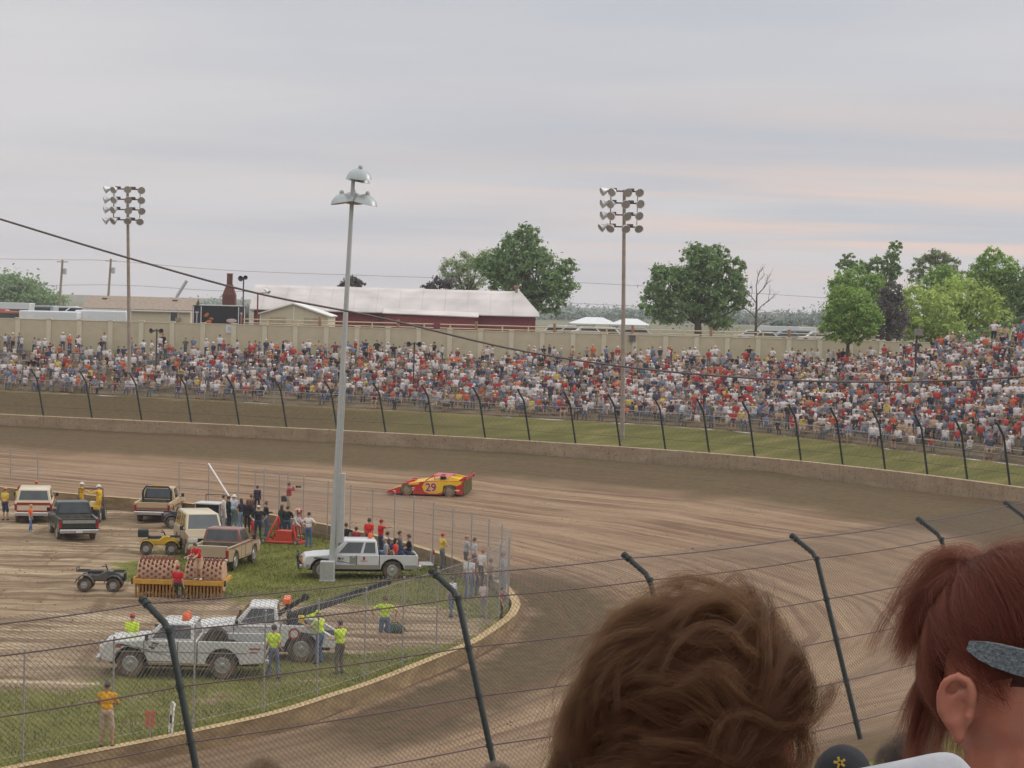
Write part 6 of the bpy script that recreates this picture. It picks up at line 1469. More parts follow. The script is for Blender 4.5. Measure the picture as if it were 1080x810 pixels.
for k, a in enumerate(((6, 319, 118, 'white', 'rv', 'white motorhome at the edge by the dark tree line'), (12, 328, 108, 'orange', 'van', 'orange and white van in front of the motorhome'), (2, 326, 112, 'red', 'car', 'red car half hidden by the orange van'), (38, 322, 125, 'silver', 'van', 'silver van behind the long white trailer'), (72, 323, 130, 'white', 'van', 'white van by the thin utility pole'), (84, 324, 128, 'white', 'car', 'white car between the trailer and the house'),
    (588, 343, 140, 'white', 'van', 'white van by the barn end'), (606, 344, 136, 'silver', 'car', 'silver car under the white tent'), (622, 344.5, 133, 'white', 'car', 'white car in front of the wide tent'), (640, 345, 138, 'white', 'van', 'white van beside the wooden pole'), (672, 345, 140, 'silver', 'van', 'silver van under the grey-white tent'),
    (818, 344, 150, 'white', 'rv', 'white motorhome by the bare tree'), (832, 349, 138, 'blue', 'car', 'blue car among the parked row near the round tree'), (846, 348, 142, 'silver', 'van', 'silver van among the parked row near the round tree'), (860, 350, 136, 'white', 'car', 'white car next to the round green tree'), (838, 345, 158, 'white', 'rv', 'second white motorhome behind the blue car'), (806, 350, 134, 'silver', 'car', 'silver car below the bare tree'), (792, 348, 139, 'white', 'car', 'white car beside the bare tree trunk'))):
    parked(a[5], a[0], a[1], a[2], a[3], a[4])
# pale grain auger behind the house
a = P_(187, 312, 140*KY); b = P_(197, 296, 140*KY); c = Vector((a.x, 140*KY, GZ)); r = thing('grain_auger', 'pale slanted grain auger rising behind the brown roof', 'auger', tuple(c)); mb = MB(); mb.tube([(-1.2, 0, 0), a-c, b-c], .22, 8); mb.build('tube', m_cars['silver'], r); mb = MB(); mb.tube([(-.6, 0, 0), (a-c)*.9], .06, 6); mb.build('strut', m_cars['silver'], r)

Rv = random.Random(11); kinds = ['car', 'van', 'car', 'rv', 'van']; cols = ['white', 'silver', 'white', 'dark', 'blue', 'white', 'green', 'red']
for k in range(26):
    px = 566+k*5.2 if k < 14 else 776+(k-14)*8.2; Y = 170*KY+Rv.uniform(0, 45); kd = kinds[k % 5]; cl = cols[(k*3+1) % 8]; H = dict(car=1.45, van=2.0, rv=2.9)[kd]
    h = CAMZ-(GZ+H); 
    
    # top of a vehicle standing on the ground at that distance
    lo, hi = 300., 420.
    for _ in range(30):
        mid = (lo+hi)/2
        if at_y(px, mid, Y*KY).z > GZ+H: lo = mid
        else: hi = mid
    parked(f"{cl} {dict(car='car', van='van', rv='motorhome')[kd]} in the far camping field " + ('between the barn and the wooden pole' if k < 14 else 'near the bare tree'), px, lo, Y, cl, kd, 'vehicles in the far camping field')
# ------------------------------------------------------------------ trees
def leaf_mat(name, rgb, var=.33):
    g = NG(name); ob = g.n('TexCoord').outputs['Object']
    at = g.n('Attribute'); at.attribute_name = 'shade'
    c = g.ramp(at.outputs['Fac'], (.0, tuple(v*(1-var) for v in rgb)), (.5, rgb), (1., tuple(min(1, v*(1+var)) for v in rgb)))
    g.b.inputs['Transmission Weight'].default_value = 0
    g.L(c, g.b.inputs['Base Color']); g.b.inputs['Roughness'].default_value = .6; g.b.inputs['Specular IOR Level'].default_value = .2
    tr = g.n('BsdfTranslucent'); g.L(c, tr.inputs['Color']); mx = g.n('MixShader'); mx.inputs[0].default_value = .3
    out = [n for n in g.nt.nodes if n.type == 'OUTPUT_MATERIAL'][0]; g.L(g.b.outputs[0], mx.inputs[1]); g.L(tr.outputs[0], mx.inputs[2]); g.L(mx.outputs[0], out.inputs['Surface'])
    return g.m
LEAF = dict(oak=leaf_mat('oak_leaf', S(126,150,98)), maple=leaf_mat('maple_leaf', S(142,170,92)), lime=leaf_mat('lime_leaf', S(172,190,104)), dark=leaf_mat('purple_leaf', S(106,98,98)), willow=leaf_mat('willow_leaf', S(160,174,132)), olive=leaf_mat('olive_leaf', S(140,150,114)), far=leaf_mat('far_leaf', S(154,164,156)))  # far: distance haze put into the leaf colour
m_bark = M('bark', S(92,78,66), .95, var=.25, scale=4, bump=.4)
def tree(label, base, lobes, leaf, n=5000, size=.30, fine=2.6, group=None, trunk_r=.25, cat='tree', name='tree', seed=1, gap=.45, trunk=True, limbs=True, clump=.8):
    """lobes: list of (centre dx,dy,z above base, rx,ry,rz); leaves gather in clumps over each lobe's outer shell"""
    n = int(n*fine); size /= fine**.42; R = np.random.default_rng(seed); root = thing(name, label, cat, tuple(base), 0, group)
    V, Fc, Sh = [], [], []
    vol = np.array([l[3]*l[4]*l[5] for l in lobes])**(2/3); cnt = (vol/vol.sum()*n).astype(int)
    for l, k in zip(lobes, cnt):
        c = np.array(l[:3]); rr = np.array(l[3:6])
        nc = max(8, int(24*(rr.prod()**(1/3))/clump)); d = R.normal(size=(nc, 3)); d /= np.linalg.norm(d, axis=1)[:, None]
        cc = c+d*rr*(R.uniform(.35, 1.0, nc)**.5)[:, None]; csh = R.uniform(0, 1, nc); cr = R.uniform(.35, 1.05, nc)*clump*np.clip(rr.mean()/2.0, .35, 1.3)
        w = R.integers(0, nc, k); q = R.normal(size=(k, 3)); q /= np.linalg.norm(q, axis=1)[:, None]
        p = cc[w]+q*(cr[w]*np.abs(R.normal(0, .72, k)))[:, None]*np.array([1, 1, .75])
        nrm = R.normal(size=(k, 3))+q*1.0+np.array([0, 0, .5]); nrm /= np.linalg.norm(nrm, axis=1)[:, None]
        t = np.cross(nrm, R.normal(size=(k, 3))); t /= np.linalg.norm(t, axis=1)[:, None]; b = np.cross(nrm, t)
        s = (size*R.uniform(.55, 1.3, k))[:, None]
        quad = np.stack([p-t*s, p-b*s*.55, p+t*s, p+b*s*.55], 1); V.append(quad.reshape(-1, 3)); Sh.append(np.clip(csh[w]*.55+R.uniform(0, .45, k), 0, 1))
    V = np.concatenate(V); Sh = np.concatenate(Sh); nq = len(V)//4
    me = bpy.data.meshes.new('crown'); me.vertices.add(len(V)); me.vertices.foreach_set('co', V.astype(np.float32).ravel()); me.loops.add(len(V)); me.loops.foreach_set('vertex_index', np.arange(len(V), dtype=np.int32)); me.polygons.add(nq); me.polygons.foreach_set('loop_start', np.arange(0, len(V), 4, dtype=np.int32)); me.update(calc_edges=True); me.validate()
    a = me.attributes.new('shade', 'FLOAT', 'FACE'); a.data.foreach_set('value', Sh.astype(np.float32)); me.materials.append(LEAF[leaf])
    o = bpy.data.objects.new('crown', me); COL.objects.link(o); o.parent = root
    if trunk:
        mb = MB(); top = np.average([l[:3] for l in lobes], axis=0, weights=vol)
        zt = top[2]; P = [(0, 0, -.4), (top[0]*.1, top[1]*.1, zt*.35), (top[0]*.6, top[1]*.6, zt*.75), (top[0], top[1], zt*1.15)]; mb.tube(P, [trunk_r*1.25, trunk_r, trunk_r*.65, trunk_r*.2], 9); mb.build('trunk', m_bark, root, smooth=80)
        if limbs:
            for l in lobes:
                for k in range(2):
                    e = np.array(l[:3])+R.uniform(-.6, .6, 3)*np.array(l[3:6]); s0 = np.array(P[1])*(1-(f := R.uniform(.1, .8)))+np.array(P[2])*f; mid = (s0+e)/2+R.uniform(-.3, .3, 3)
                    mb = MB(); mb.tube([s0, mid, e], [trunk_r*.4, trunk_r*.25, trunk_r*.06], 6); mb.build('limb', m_bark, root, smooth=80)
    return root
def tree_px(label, px, Y, base_z, blobs, leaf, **kw):
    """blobs in photo pixels (cx, cy, rx, ry): turned into lobes of real size at distance Y"""
    Y = Y*KY; k = Y/FPX; b = Vector((at_y(px, 330, Y).x, Y, base_z)); L = []; R = random.Random(int(px))
    for cx, cy, rx, ry in blobs:
        dy = R.uniform(-.35, .35)*rx*k; c = at_y(cx, cy, Y+dy); L.append((c.x-b.x, dy, c.z-b.z, rx*k, (rx+ry)/2*k, ry*k))
    return tree(label, b, L, leaf, seed=int(px)+3, **kw)
GT = 'trees beyond the yard wall'
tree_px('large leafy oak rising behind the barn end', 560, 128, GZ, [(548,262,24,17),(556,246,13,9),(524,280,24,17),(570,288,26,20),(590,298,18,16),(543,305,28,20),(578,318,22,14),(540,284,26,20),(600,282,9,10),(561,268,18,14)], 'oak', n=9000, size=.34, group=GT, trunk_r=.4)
tree_px('pale green wispy tree on the barn roof side of the oak', 492, 134, GZ, [(488,276,16,11),(476,284,14,10),(500,290,22,16),(484,298,18,10),(512,274,14,11)], 'willow', n=3300, size=.22, group=GT, trunk_r=.25, clump=.9)
tree_px('dark purple shrubby tree peeking over the barn roof ridge', 463, 122, GZ, [(463,299,13,7),(452,302,7,5),(474,301,8,6)], 'dark', n=1500, size=.2, group=GT)
tree_px('small dark purple tree behind the leaning pole and barn roof', 371, 122, GZ, [(371,300,12,6),(362,301,6,4),(379,300,7,4),(373,295,6,4)], 'dark', n=1200, size=.2, group=GT)
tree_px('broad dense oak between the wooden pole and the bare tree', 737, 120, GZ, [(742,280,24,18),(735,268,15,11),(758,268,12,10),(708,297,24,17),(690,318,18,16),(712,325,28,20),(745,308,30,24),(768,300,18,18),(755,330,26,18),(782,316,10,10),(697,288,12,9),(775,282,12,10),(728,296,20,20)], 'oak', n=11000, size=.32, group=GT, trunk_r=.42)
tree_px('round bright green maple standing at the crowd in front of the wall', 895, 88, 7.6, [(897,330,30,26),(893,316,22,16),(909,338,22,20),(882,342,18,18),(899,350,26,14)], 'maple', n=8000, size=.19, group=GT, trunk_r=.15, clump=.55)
tree_px('dark leafed plum tree beside the round maple', 938, 100, GZ, [(936,325,17,20),(942,340,18,18),(928,346,16,14),(940,308,12,12)], 'dark', n=3500, size=.22, group=GT)
tree_px('tall thin-crowned tree with open top behind the maple', 930, 125, GZ, [(938,277,9,13),(945,262,7,8),(925,279,10,8),(935,297,9,14),(912,284,9,7),(896,274,9,7),(890,280,8,6),(903,282,10,8),(942,286,9,10)], 'oak', n=3200, size=.26, group=GT, trunk_r=.25, clump=.7)
tree_px('leafy tree directly behind the round maple', 905, 112, GZ, [(905,300,26,18),(890,302,16,12),(920,305,18,16),(902,322,26,20)], 'maple', n=4500, size=.28, group=GT)
tree_px('lime green bushy tree beyond the speaker post box', 965, 108, GZ, [(968,320,22,20),(960,340,24,20),(985,333,24,22),(975,350,26,16),(950,318,12,12),(1000,350,22,14)], 'lime', n=4500, size=.26, group=GT)
tree_px('large lime green tree near the grandstand end', 1010, 110, GZ, [(1010,312,30,20),(1030,328,28,24),(1000,336,26,22),(1042,316,16,14),(1020,348,30,14),(1050,340,20,16)], 'lime', n=5000, size=.28, group=GT)
tree_px('mid green rounded tree between the lime trees', 990, 122, GZ, [(992,292,18,13),(980,300,14,12),(1002,300,16,14),(992,312,22,14)], 'maple', n=3600, size=.28, group=GT)
tree_px('olive open tree with feathery top behind the lime trees', 990, 135, GZ, [(976,278,13,9),(990,272,12,9),(1003,280,11,9),(965,290,9,8),(1008,292,9,9)], 'olive', n=2600, size=.26, group=GT, clump=.8)
tree_px('tall green tree by the top of the grandstand', 1055, 118, GZ, [(1052,285,24,16),(1040,274,10,8),(1048,268,9,7),(1062,300,26,20),(1072,315,24,22),(1035,292,16,14),(1060,326,28,22),(1040,308,20,18)], 'maple', n=6500, size=.3, group=GT, trunk_r=.35)
tree_px('green tree cropped by the picture edge above the grandstand', 1100, 116, GZ, [(1095,300,24,22),(1090,322,24,20),(1110,310,30,30)], 'oak', n=4000, size=.3, group=GT)
tree_px('small far tree over the parked vans', 830, 260, GZ, [(824,340,8,4),(836,341,7,4),(816,341,4,3)], 'far', n=700, size=.5, group=GT)
# bare tree
b = Vector((at_y(797, 340, 118*KY).x, 118*KY, GZ)); r = thing('bare_tree', 'bare leafless tree standing beside the broad oak', 'tree', tuple(b), 0, GT)
tp = at_y(799, 285, 118*KY)-b
mb = MB(); mb.tube([(0, 0, -.3), (.05, 0, tp.z*.4), (tp.x*.7, 0, tp.z*.7)], [.2, .15, .09], 8); mb.build('trunk', m_bark, r, smooth=80)
R = random.Random(5)
def twig(p, d, ln, rad, lev):
    e = p+d*ln; mb = MB(); mid = p+d*ln*.5+Vector((R.uniform(-.1, .1), R.uniform(-.1, .1), .05))*ln; mb.tube([p, mid, e], [rad, rad*.75, rad*.45], 5); mb.build('branch', m_bark, r)
    if lev:
        for k in range(3 if lev > 1 else 3):
            nd = (d+Vector((R.uniform(-.8, .8), R.uniform(-.6, .6), R.uniform(-.1, .7)))).normalized(); twig(p.lerp(e, R.uniform(.45, 1)), nd, ln*R.uniform(.5, .75), rad*.5, lev-1)
for k, (f, dx, ln) in enumerate(((.42, -1, 1.9), (.5, 1, 2.1), (.6, -.8, 1.8), (.7, .7, 1.8), (.7, .05, 2.1), (.3, 1.1, 1.6))):
    twig(Vector((.03, 0, tp.z*f)), Vector((dx, R.uniform(-.4, .4), .9)).normalized(), ln, .07, 2)
# distant tree lines
def treeline(label, blobs, Y, n, size, leaf='far'):
    Y = Y*KY; k = Y/FPX; b = Vector((at_y(blobs[0][0], 330, Y).x, Y, GZ)); L = []
    for cx, cy, rx, ry in blobs: c = at_y(cx, cy, Y); L.append((c.x-b.x, 0, c.z-b.z, rx*k, 12, ry*k))
    o = tree(label, b, L, leaf, n=n, size=size, cat='trees', name='far_treeline', trunk=False, clump=3.); o['kind'] = 'stuff'; return o
treeline('distant dark tree line at the edge beyond the motorhome', [(-20,308,30,16),(8,304,20,13),(26,307,16,12),(38,314,10,8),(-5,314,40,10),(56,317,7,5),(30,318,22,6)], 260, 5200, .8, 'oak')
treeline('distant hazy tree line behind the white tents', [(605,335,20,5),(622,334,16,5),(640,333,14,5),(652,334,10,5),(590,338,16,4),(670,338,16,4),(625,340,50,4)], 420, 3600, 1.0)

treeline('distant grey-green tree line along the whole horizon', [(x, 320+x*.0158+(x*37%11)*.25, 24, 3.4+(x*53%7)*.5) for x in range(200, 1130, 20)], 340, 9000, .9)
# ================================================================== the crowd on the far bank
SHIRTS = dict(white=(216,210,208), grey=(154,150,152), red=(176,60,58), orange=(204,104,68), navy=(64,68,90), blue=(112,126,150), black=(50,48,52), tan=(180,154,126), olive=(98,98,80), yellow=(206,180,96), maroon=(122,64,68), teal=(84,114,118))
SW = [.33, .15, .105, .04, .085, .09, .09, .06, .025, .02, .03, .01]
PANTS = dict(denim=(88,96,114), dark=(56,56,62), khaki=(150,136,118), grey=(120,118,118))
HATS = dict(none=None, white=(214,212,208), red=(176,50,50), dark=(56,56,66), tan=(190,166,134))
HAIRS = dict(brown=(84,62,50), dark=(46,38,36), fair=(160,128,92))
Rc = np.random.default_rng(21)
POSES = [dict(pose='sit'), dict(pose='sit', la=(.12, .26, -.34), ra=(-.1, .28, -.30), lean=.12), dict(pose='sit', lean=.22, la=(.02, .36, -.30), ra=(-.02, .36, -.30)), dict(pose='sit', la=(-.02, .22, .06), ra=(.04, .12, -.5), lean=.05), dict(pose='sit', head=(.5, .05)), dict(pose='sit', lean=-.08, head=(-.5, 0)),
         dict(pose='stand'), dict(pose='stand', la=(.14, .24, -.28), ra=(-.14, .26, -.26)), dict(pose='stand', la=(-.06, .02, -.40), ra=(.06, .02, -.40), poleL=(-1, -.2, 0), poleR=(1, -.2, 0), head=(.4, 0)), dict(pose='stand', la=(.1, .26, .10), ra=(-.06, .1, -.5), head=(-.3, 0))]
def crowd_proto():
    out = []
    for i, kw in enumerate(POSES):
        for hs in (0, 1):
            B, J = make_body(fingers=False, shorts=(i % 3 == 2), build=1.0+.14*(i % 3), **kw)
            # head covering goes in as its own zone so that one mesh carries it
            h, HR = J['head'], J['HR']
            B.ell(h+HR @ Vector((0, -.014, .045)), (.088, .106, .092) if not hs else (.090, .112, .088), VE, HR)
            if hs: B.bone(h+HR @ Vector((-.04, .10, .05)), h+HR @ Vector((.04, .10, .05)), .03, .03, VE)
            else: B.ell(h+HR @ Vector((0, -.05, -.01)), (.085, .07, .09), VE, HR)
            me = B.mesh('spectator', .034, [cloth(SKIN, 'skin')]*5, dec=.42, smooth_it=1)
            out.append(me)
    return out
PROTO = crowd_proto()
_w = lambda rgb: cloth(rgb)
MATS = dict(shirt={k: cloth(v) for k, v in SHIRTS.items()}, pants={k: cloth(v) for k, v in PANTS.items()}, hat={k: cloth(v) for k, v in HATS.items() if v}, hair={k: cloth(v, 'hair') for k, v in HAIRS.items()}, skin=cloth(SKIN, 'skin'), shoe=cloth((84,80,78)))
def bank_pt(u, q):
    """u along the bank 0..1, q from the front edge to the wall 0..1"""
    i = u*(len(FRONT)-1); a = np.array([np.interp(i, range(len(FRONT)), FRONT[:, k]) for k in range(3)]); b = np.array([np.interp(i, range(len(BACK)), BACK[:, k]) for k in range(3)])
    return a*(1-q)+b*q, a, b
def visible_px(p):
    v = Vector(p)-CAM; d = v.dot(F)
    return 540+FPX*v.dot(CR)/d, 405-FPX*v.dot(CU)/d, d
Lfr = np.r_[0, np.cumsum(np.linalg.norm(np.diff(FRONT[:, :2], axis=0), axis=1))]
spots = []
for row in range(46):
    depth = .5+row*1.75; s = 20+Rc.uniform(0, .6)
    while s < Lfr[-1]-.5:
        u = np.interp(s, Lfr, np.linspace(0, 1, len(FRONT))); p, a, b = bank_pt(u, 0); ln = np.linalg.norm((b-a)[:2]); q = depth/ln
        if q < .985:
            p, a, b = bank_pt(u, q); p = p+np.array([Rc.uniform(-.12, .12), Rc.uniform(-.65, .65), 0])
            px, py, d = visible_px(p); last = (1-q)*ln < 2.6; hedge = vnoise(p[0]*.5+40, p[1]*.5, 31)
            if -25 < px < 1105:
                fullness = .93 if px > 560 else .88
                fullness *= 1 if hedge > .24 else .30
                if row == 0: fullness *= .62
                if last: fullness = .70 if vnoise(p[0]*.22+9, p[1]*.1, 44) > .42 else .08
                if row < 2 and px > 985: fullness *= .45
                if Rc.random() < fullness: spots.append((p, math.atan2(*( (a-b)[:2] )), row, last, q, px, py, d))
        s += Rc.uniform(.46, .64)
rows_by = {}
people = []
for p, yaw, row, last, q, px, py, d in spots:
    stand = last or Rc.random() < (.06 if q < .6 else .13)
    pi = int(Rc.integers(6, 10)) if stand else int(Rc.integers(0, 6)); hs = int(Rc.random() < .45)
    sh = list(SHIRTS)[Rc.choice(len(SW), p=np.array(SW)/sum(SW))]; pa = list(PANTS)[Rc.choice(4, p=[.5, .2, .18, .12])]
    ht = list(HATS)[1+Rc.choice(4, p=[.42, .16, .24, .18])] if hs else list(HAIRS)[Rc.choice(3, p=[.5, .25, .25])]
    people.append(dict(p=p, yaw=yaw+Rc.normal(0, .45), pi=pi, hs=hs, sh=sh, pa=pa, ht=ht, k=Rc.uniform(.86, 1.08)*(.72 if Rc.random() < .06 else 1), stand=stand, row=row, px=px, py=py, d=d, last=last))
print('crowd', len(people))
for h in people: h['score'] = (1.0 if h['row'] == 0 else .92 if h['last'] else .62 if h['stand'] else .42 if h['row'] > 1 else .5)/h['d']*(1 if 6 < h['px'] < 1074 else .1)
order = sorted(range(len(people)), key=lambda i: -people[i]['score'])
N_IND = 240
ind = set(order[:N_IND])
def place_name(h):
    px = h['px']
    seg = [(60, 'by the long white trailers'), (137, 'before the first floodlight pole'), (205, 'below the brown roofed house'), (275, 'below the black hauler'), (355, 'below the tan annexe'), (450, 'past the leaning grey pole'), (565, 'below the red barn'), (657, 'before the second floodlight pole'), (720, 'past the second floodlight pole'), (800, 'below the broad oak'), (880, 'before the round maple'), (967, 'around the round maple'), (1030, 'past the square-box post'), (2000, 'at the grandstand end')]
    return next(n for lim, n in seg if px < lim)
def face_attr(): pass
for i in sorted(ind):
    h = people[i]; o = bpy.data.objects.new('spectator', PROTO[h['pi']*2+h['hs']]); COL.objects.link(o)
    o.location = tuple(h['p']); o.rotation_euler = (0, 0, -h['yaw']); o.scale = (h['k'],)*3
    for s, m in zip(o.material_slots, (MATS['skin'], MATS['shirt'][h['sh']], MATS['pants'][h['pa']], MATS['shoe'], MATS['hat'][h['ht']] if h['hs'] else MATS['hair'][h['ht']])):
        s.link = 'OBJECT'; s.material = m
    head = f"{h['ht']} cap" if h['hs'] else f"{h['ht']} hair"
    where = 'front row' if h['row'] == 0 else 'second row' if h['row'] == 1 else 'against the wall' if h['last'] else 'mid crowd' if h['row'] > 3 else 'lower rows'
    tag(o, f"{'standing' if h['stand'] else 'seated'} spectator, {h['sh']} shirt, {head}, {h['pa']} trousers, {where}, {place_name(h)}", 'person', 'spectators on the far bank')
# everyone else is one mass
allm = [MATS['skin'], MATS['shoe']]+list(MATS['shirt'].values())+list(MATS['pants'].values())+list(MATS['hat'].values())+list(MATS['hair'].values())
midx = {m.name: k for k, m in enumerate(allm)}
arr = []
for me in PROTO:
    n = len(me.vertices); co = np.empty(n*3, np.float32); me.vertices.foreach_get('co', co); me.calc_loop_triangles(); t = np.empty(len(me.loop_triangles)*3, np.int32); me.loop_triangles.foreach_get('vertices', t)
    pm = np.empty(len(me.loop_triangles), np.int32); me.loop_triangles.foreach_get('material_index', pm); arr.append((co.reshape(-1, 3), t.reshape(-1, 3), pm))
V, T, MI = [], [], []; off = 0
for i, h in enumerate(people):
    if i in ind: continue
    co, t, pm = arr[h['pi']*2+h['hs']]; c, s = math.cos(-h['yaw']), math.sin(-h['yaw'])
    v = co*h['k']; v = np.stack([v[:, 0]*c-v[:, 1]*s, v[:, 0]*s+v[:, 1]*c, v[:, 2]], 1)+h['p']
    lut = np.array([midx[m.name] for m in (MATS['skin'], MATS['shirt'][h['sh']], MATS['pants'][h['pa']], MATS['shoe'], MATS['hat'][h['ht']] if h['hs'] else MATS['hair'][h['ht']])])
    V.append(v); T.append(t+off); MI.append(lut[pm]); off += len(v)
V = np.concatenate(V).astype(np.float32); T = np.concatenate(T).astype(np.int32); MI = np.concatenate(MI).astype(np.int32)
me = bpy.data.meshes.new('crowd'); me.vertices.add(len(V)); me.vertices.foreach_set('co', V.ravel()); me.loops.add(len(T)*3); me.loops.foreach_set('vertex_index', T.ravel()); me.polygons.add(len(T)); me.polygons.foreach_set('loop_start', np.arange(0, len(T)*3, 3, dtype=np.int32))
for m in allm: me.materials.append(m)
me.polygons.foreach_set('material_index', MI); me.polygons.foreach_set('use_smooth', np.ones(len(T), bool)); me.update(calc_edges=True)
o = bpy.data.objects.new('crowd', me); COL.objects.link(o); o['kind'] = 'stuff'; tag(o, 'packed mass of seated race fans covering the far bank', 'crowd')
print('crowd tris', len(T))
# plank benches they sit on: one thing, each row a part
bl = thing('bleacher_benches', 'rows of low weathered plank benches under the far crowd', 'benches', (0, 80*KY, 4))
m_plank = M('bench_plank', S(120,110,98), .9, var=.15)
for row in range(0, 38):
    depth = .5+row*1.75-.10; P = []
    for u in np.linspace(.2, 1., 90):
        p, a, b = bank_pt(u, 0); ln = np.linalg.norm((b-a)[:2]); q = depth/ln
        if q < .97: p, a, b = bank_pt(u, q); P.append(p-np.array([0, 80*KY, 4])+np.array([0, 0, .40]))
        elif len(P) > 1: break
        else: P = []
    if len(P) > 3:
        vs, fs = [], []
        for k, p in enumerate(P):
            t = np.array(P[min(k+1, len(P)-1)])-np.array(P[max(k-1, 0)]); n = np.array([-t[1], t[0], 0]); n /= np.linalg.norm(n); w_ = .13
            vs += [p-n*w_, p+n*w_, p+n*w_+[0, 0, -.05], p-n*w_+[0, 0, -.05]]
        for k in range(len(P)-1):
            for j in range(4): fs.append((k*4+j, k*4+(j+1) % 4, k*4+4+(j+1) % 4, k*4+4+j))
        mb = MB(); mb.add(vs, fs); mb.build('bench', m_plank, bl)
# low pipe rail along the crowd's front edge
cr = thing('crowd_rail', 'thin pale pipe rail along the front of the far crowd', 'railing', (0, 77*KY, 4)); Q = []
for u in np.linspace(.22, .97, 60):
    p, a, b = bank_pt(u, -.02); Q.append(Vector(p)-Vector((0, 77*KY, 4)))
mb = MB(); mb.tube([q+Vector((0, 0, 1.05)) for q in Q], .025, 5); mb.build('rail', m_galv, cr)
for q in Q[::2]: mb = MB(); mb.tube([q-Vector((0, 0, .1)), q+Vector((0, 0, 1.05))], .025, 5); mb.build('post', m_galv, cr)
# green pipe handrail up the side of the grandstand
a, b, c = at_y(995, 361, 88*KY), at_y(1048, 344, 82*KY), at_y(1080, 334, 79*KY); r = thing('stair_rail', 'green pipe handrail climbing to the top of the grandstand', 'railing', tuple(a))
mb = MB(); mb.tube([Vector((0, 0, 0)), b-a, c-a], .05, 6); mb.tube([Vector((0, 0, -.5)), b-a-Vector((0, 0, .5)), c-a-Vector((0, 0, .5))], .04, 6); mb.build('rail', M('green_pipe', S(92,120,104), .6), r)
for f in np.linspace(0, 1, 6): p = (b-a)*f; mb = MB(); mb.tube([p, p-Vector((0, 0, 1.4))], .04, 6); mb.build('post', bpy.data.materials['green_pipe'], r)
# ================================================================== the stand we sit in and the people in front
m_step = M('stand_concrete', S(150,146,138), .9, var=.12, scale=2)
gs = thing('grandstand', 'stepped concrete grandstand tiers under the camera', 'grandstand', (0, 0, 0))
for k in range(-3, 31):
    y0 = 1.5+.85*k; z = 10.85-.225*k
    mb = MB(); mb.box((0, y0+.425, z-.35), (26, .85, .7)); mb.build('tier', m_step, gs, bevel=.01)
    mb = MB(); mb.box((0, y0+.22, z+.40), (26, .30, .05)); mb.box((-6, y0+.22, z+.19), (.06, .2, .38)); mb.box((6, y0+.22, z+.19), (.06, .2, .38)); mb.build('bench', M('bench_alu', S(168,168,166), .5, metal=.3), gs)
def hair_material(name, rgb, rough=.38):
    m = bpy.data.materials.new(name); m.use_nodes = True; nt = m.node_tree; nt.nodes.remove(nt.nodes['Principled BSDF'])
    h = nt.nodes.new('ShaderNodeBsdfHairPrincipled'); h.parametrization = 'COLOR'; out = [n for n in nt.nodes if n.type == 'OUTPUT_MATERIAL'][0]
    ci = nt.nodes.new('ShaderNodeHairInfo'); rp = nt.nodes.new('ShaderNodeValToRGB')
    rp.color_ramp.elements[0].color = (*[c*.55 for c in rgb], 1); rp.color_ramp.elements[1].color = (*[min(1, c*1.9) for c in rgb], 1)
    nt.links.new(ci.outputs['Random'], rp.inputs[0]); nt.links.new(rp.outputs[0], h.inputs['Color'])
    h.inputs['Roughness'].default_value = rough; h.inputs['Radial Roughness'].default_value = .5
    d = nt.nodes.new('ShaderNodeBsdfDiffuse'); mx = nt.nodes.new('ShaderNodeMixShader'); mx.inputs[0].default_value = .55
    nt.links.new(rp.outputs[0], d.inputs['Color']); nt.links.new(h.outputs[0], mx.inputs[1]); nt.links.new(d.outputs[0], mx.inputs[2]); nt.links.new(mx.outputs[0], out.inputs['Surface']); return m
def hair_curves(name, P, rad, mat, parent):
    """P: (strands, points, 3)"""
    k, n = P.shape[:2]; cu = bpy.data.hair_curves.new(name); cu.add_curves([n]*k)
    cu.attributes['position'].data.foreach_set('vector', P.astype(np.float32).ravel())
    r = np.broadcast_to(np.linspace(1, .35, n)[None]*rad, (k, n)).astype(np.float32)
    a = cu.attributes.get('radius') or cu.attributes.new('radius', 'FLOAT', 'POINT'); a.data.foreach_set('value', r.ravel())
    cu.materials.append(mat); o = bpy.data.objects.new(name, cu); COL.objects.link(o); o.parent = parent; return o
Rh = np.random.default_rng(5)
def unit(v): return v/np.maximum(np.linalg.norm(v, axis=-1, keepdims=True), 1e-9)
def n3(p, f, seed):
    """smooth vector noise"""
    x, y, z = (p*f).T
    return np.stack([vnoise(x+z*.7+s*17.3, y-z*.6+s*5.1, seed+s)*2-1 for s in range(3)], 1)
def near_skin(rgb):
    g = NG('near_skin_%d_%d' % rgb[:2]); ob = g.n('TexCoord').outputs['Object']; n1 = g.noise(ob, 28., 5); n2 = g.noise(ob, 420., 3, .6)
    c = g.mix(g.mrange(n1, .38, .66, 0, .5), S(*rgb, .85), S(rgb[0], rgb[1]*.80, rgb[2]*.76, .85)); c = g.mix(g.mrange(n2, .55, .75, 0, .22), c, S(rgb[0]*.8, rgb[1]*.66, rgb[2]*.6))
    g.b.inputs['Subsurface Weight'].default_value = .12; g.b.inputs['Subsurface Scale'].default_value = .006; g.b.inputs['Subsurface Radius'].default_value = (1, .35, .2)
    g.bump(n2, .18, .0006); return g.done(c, .52, .35)
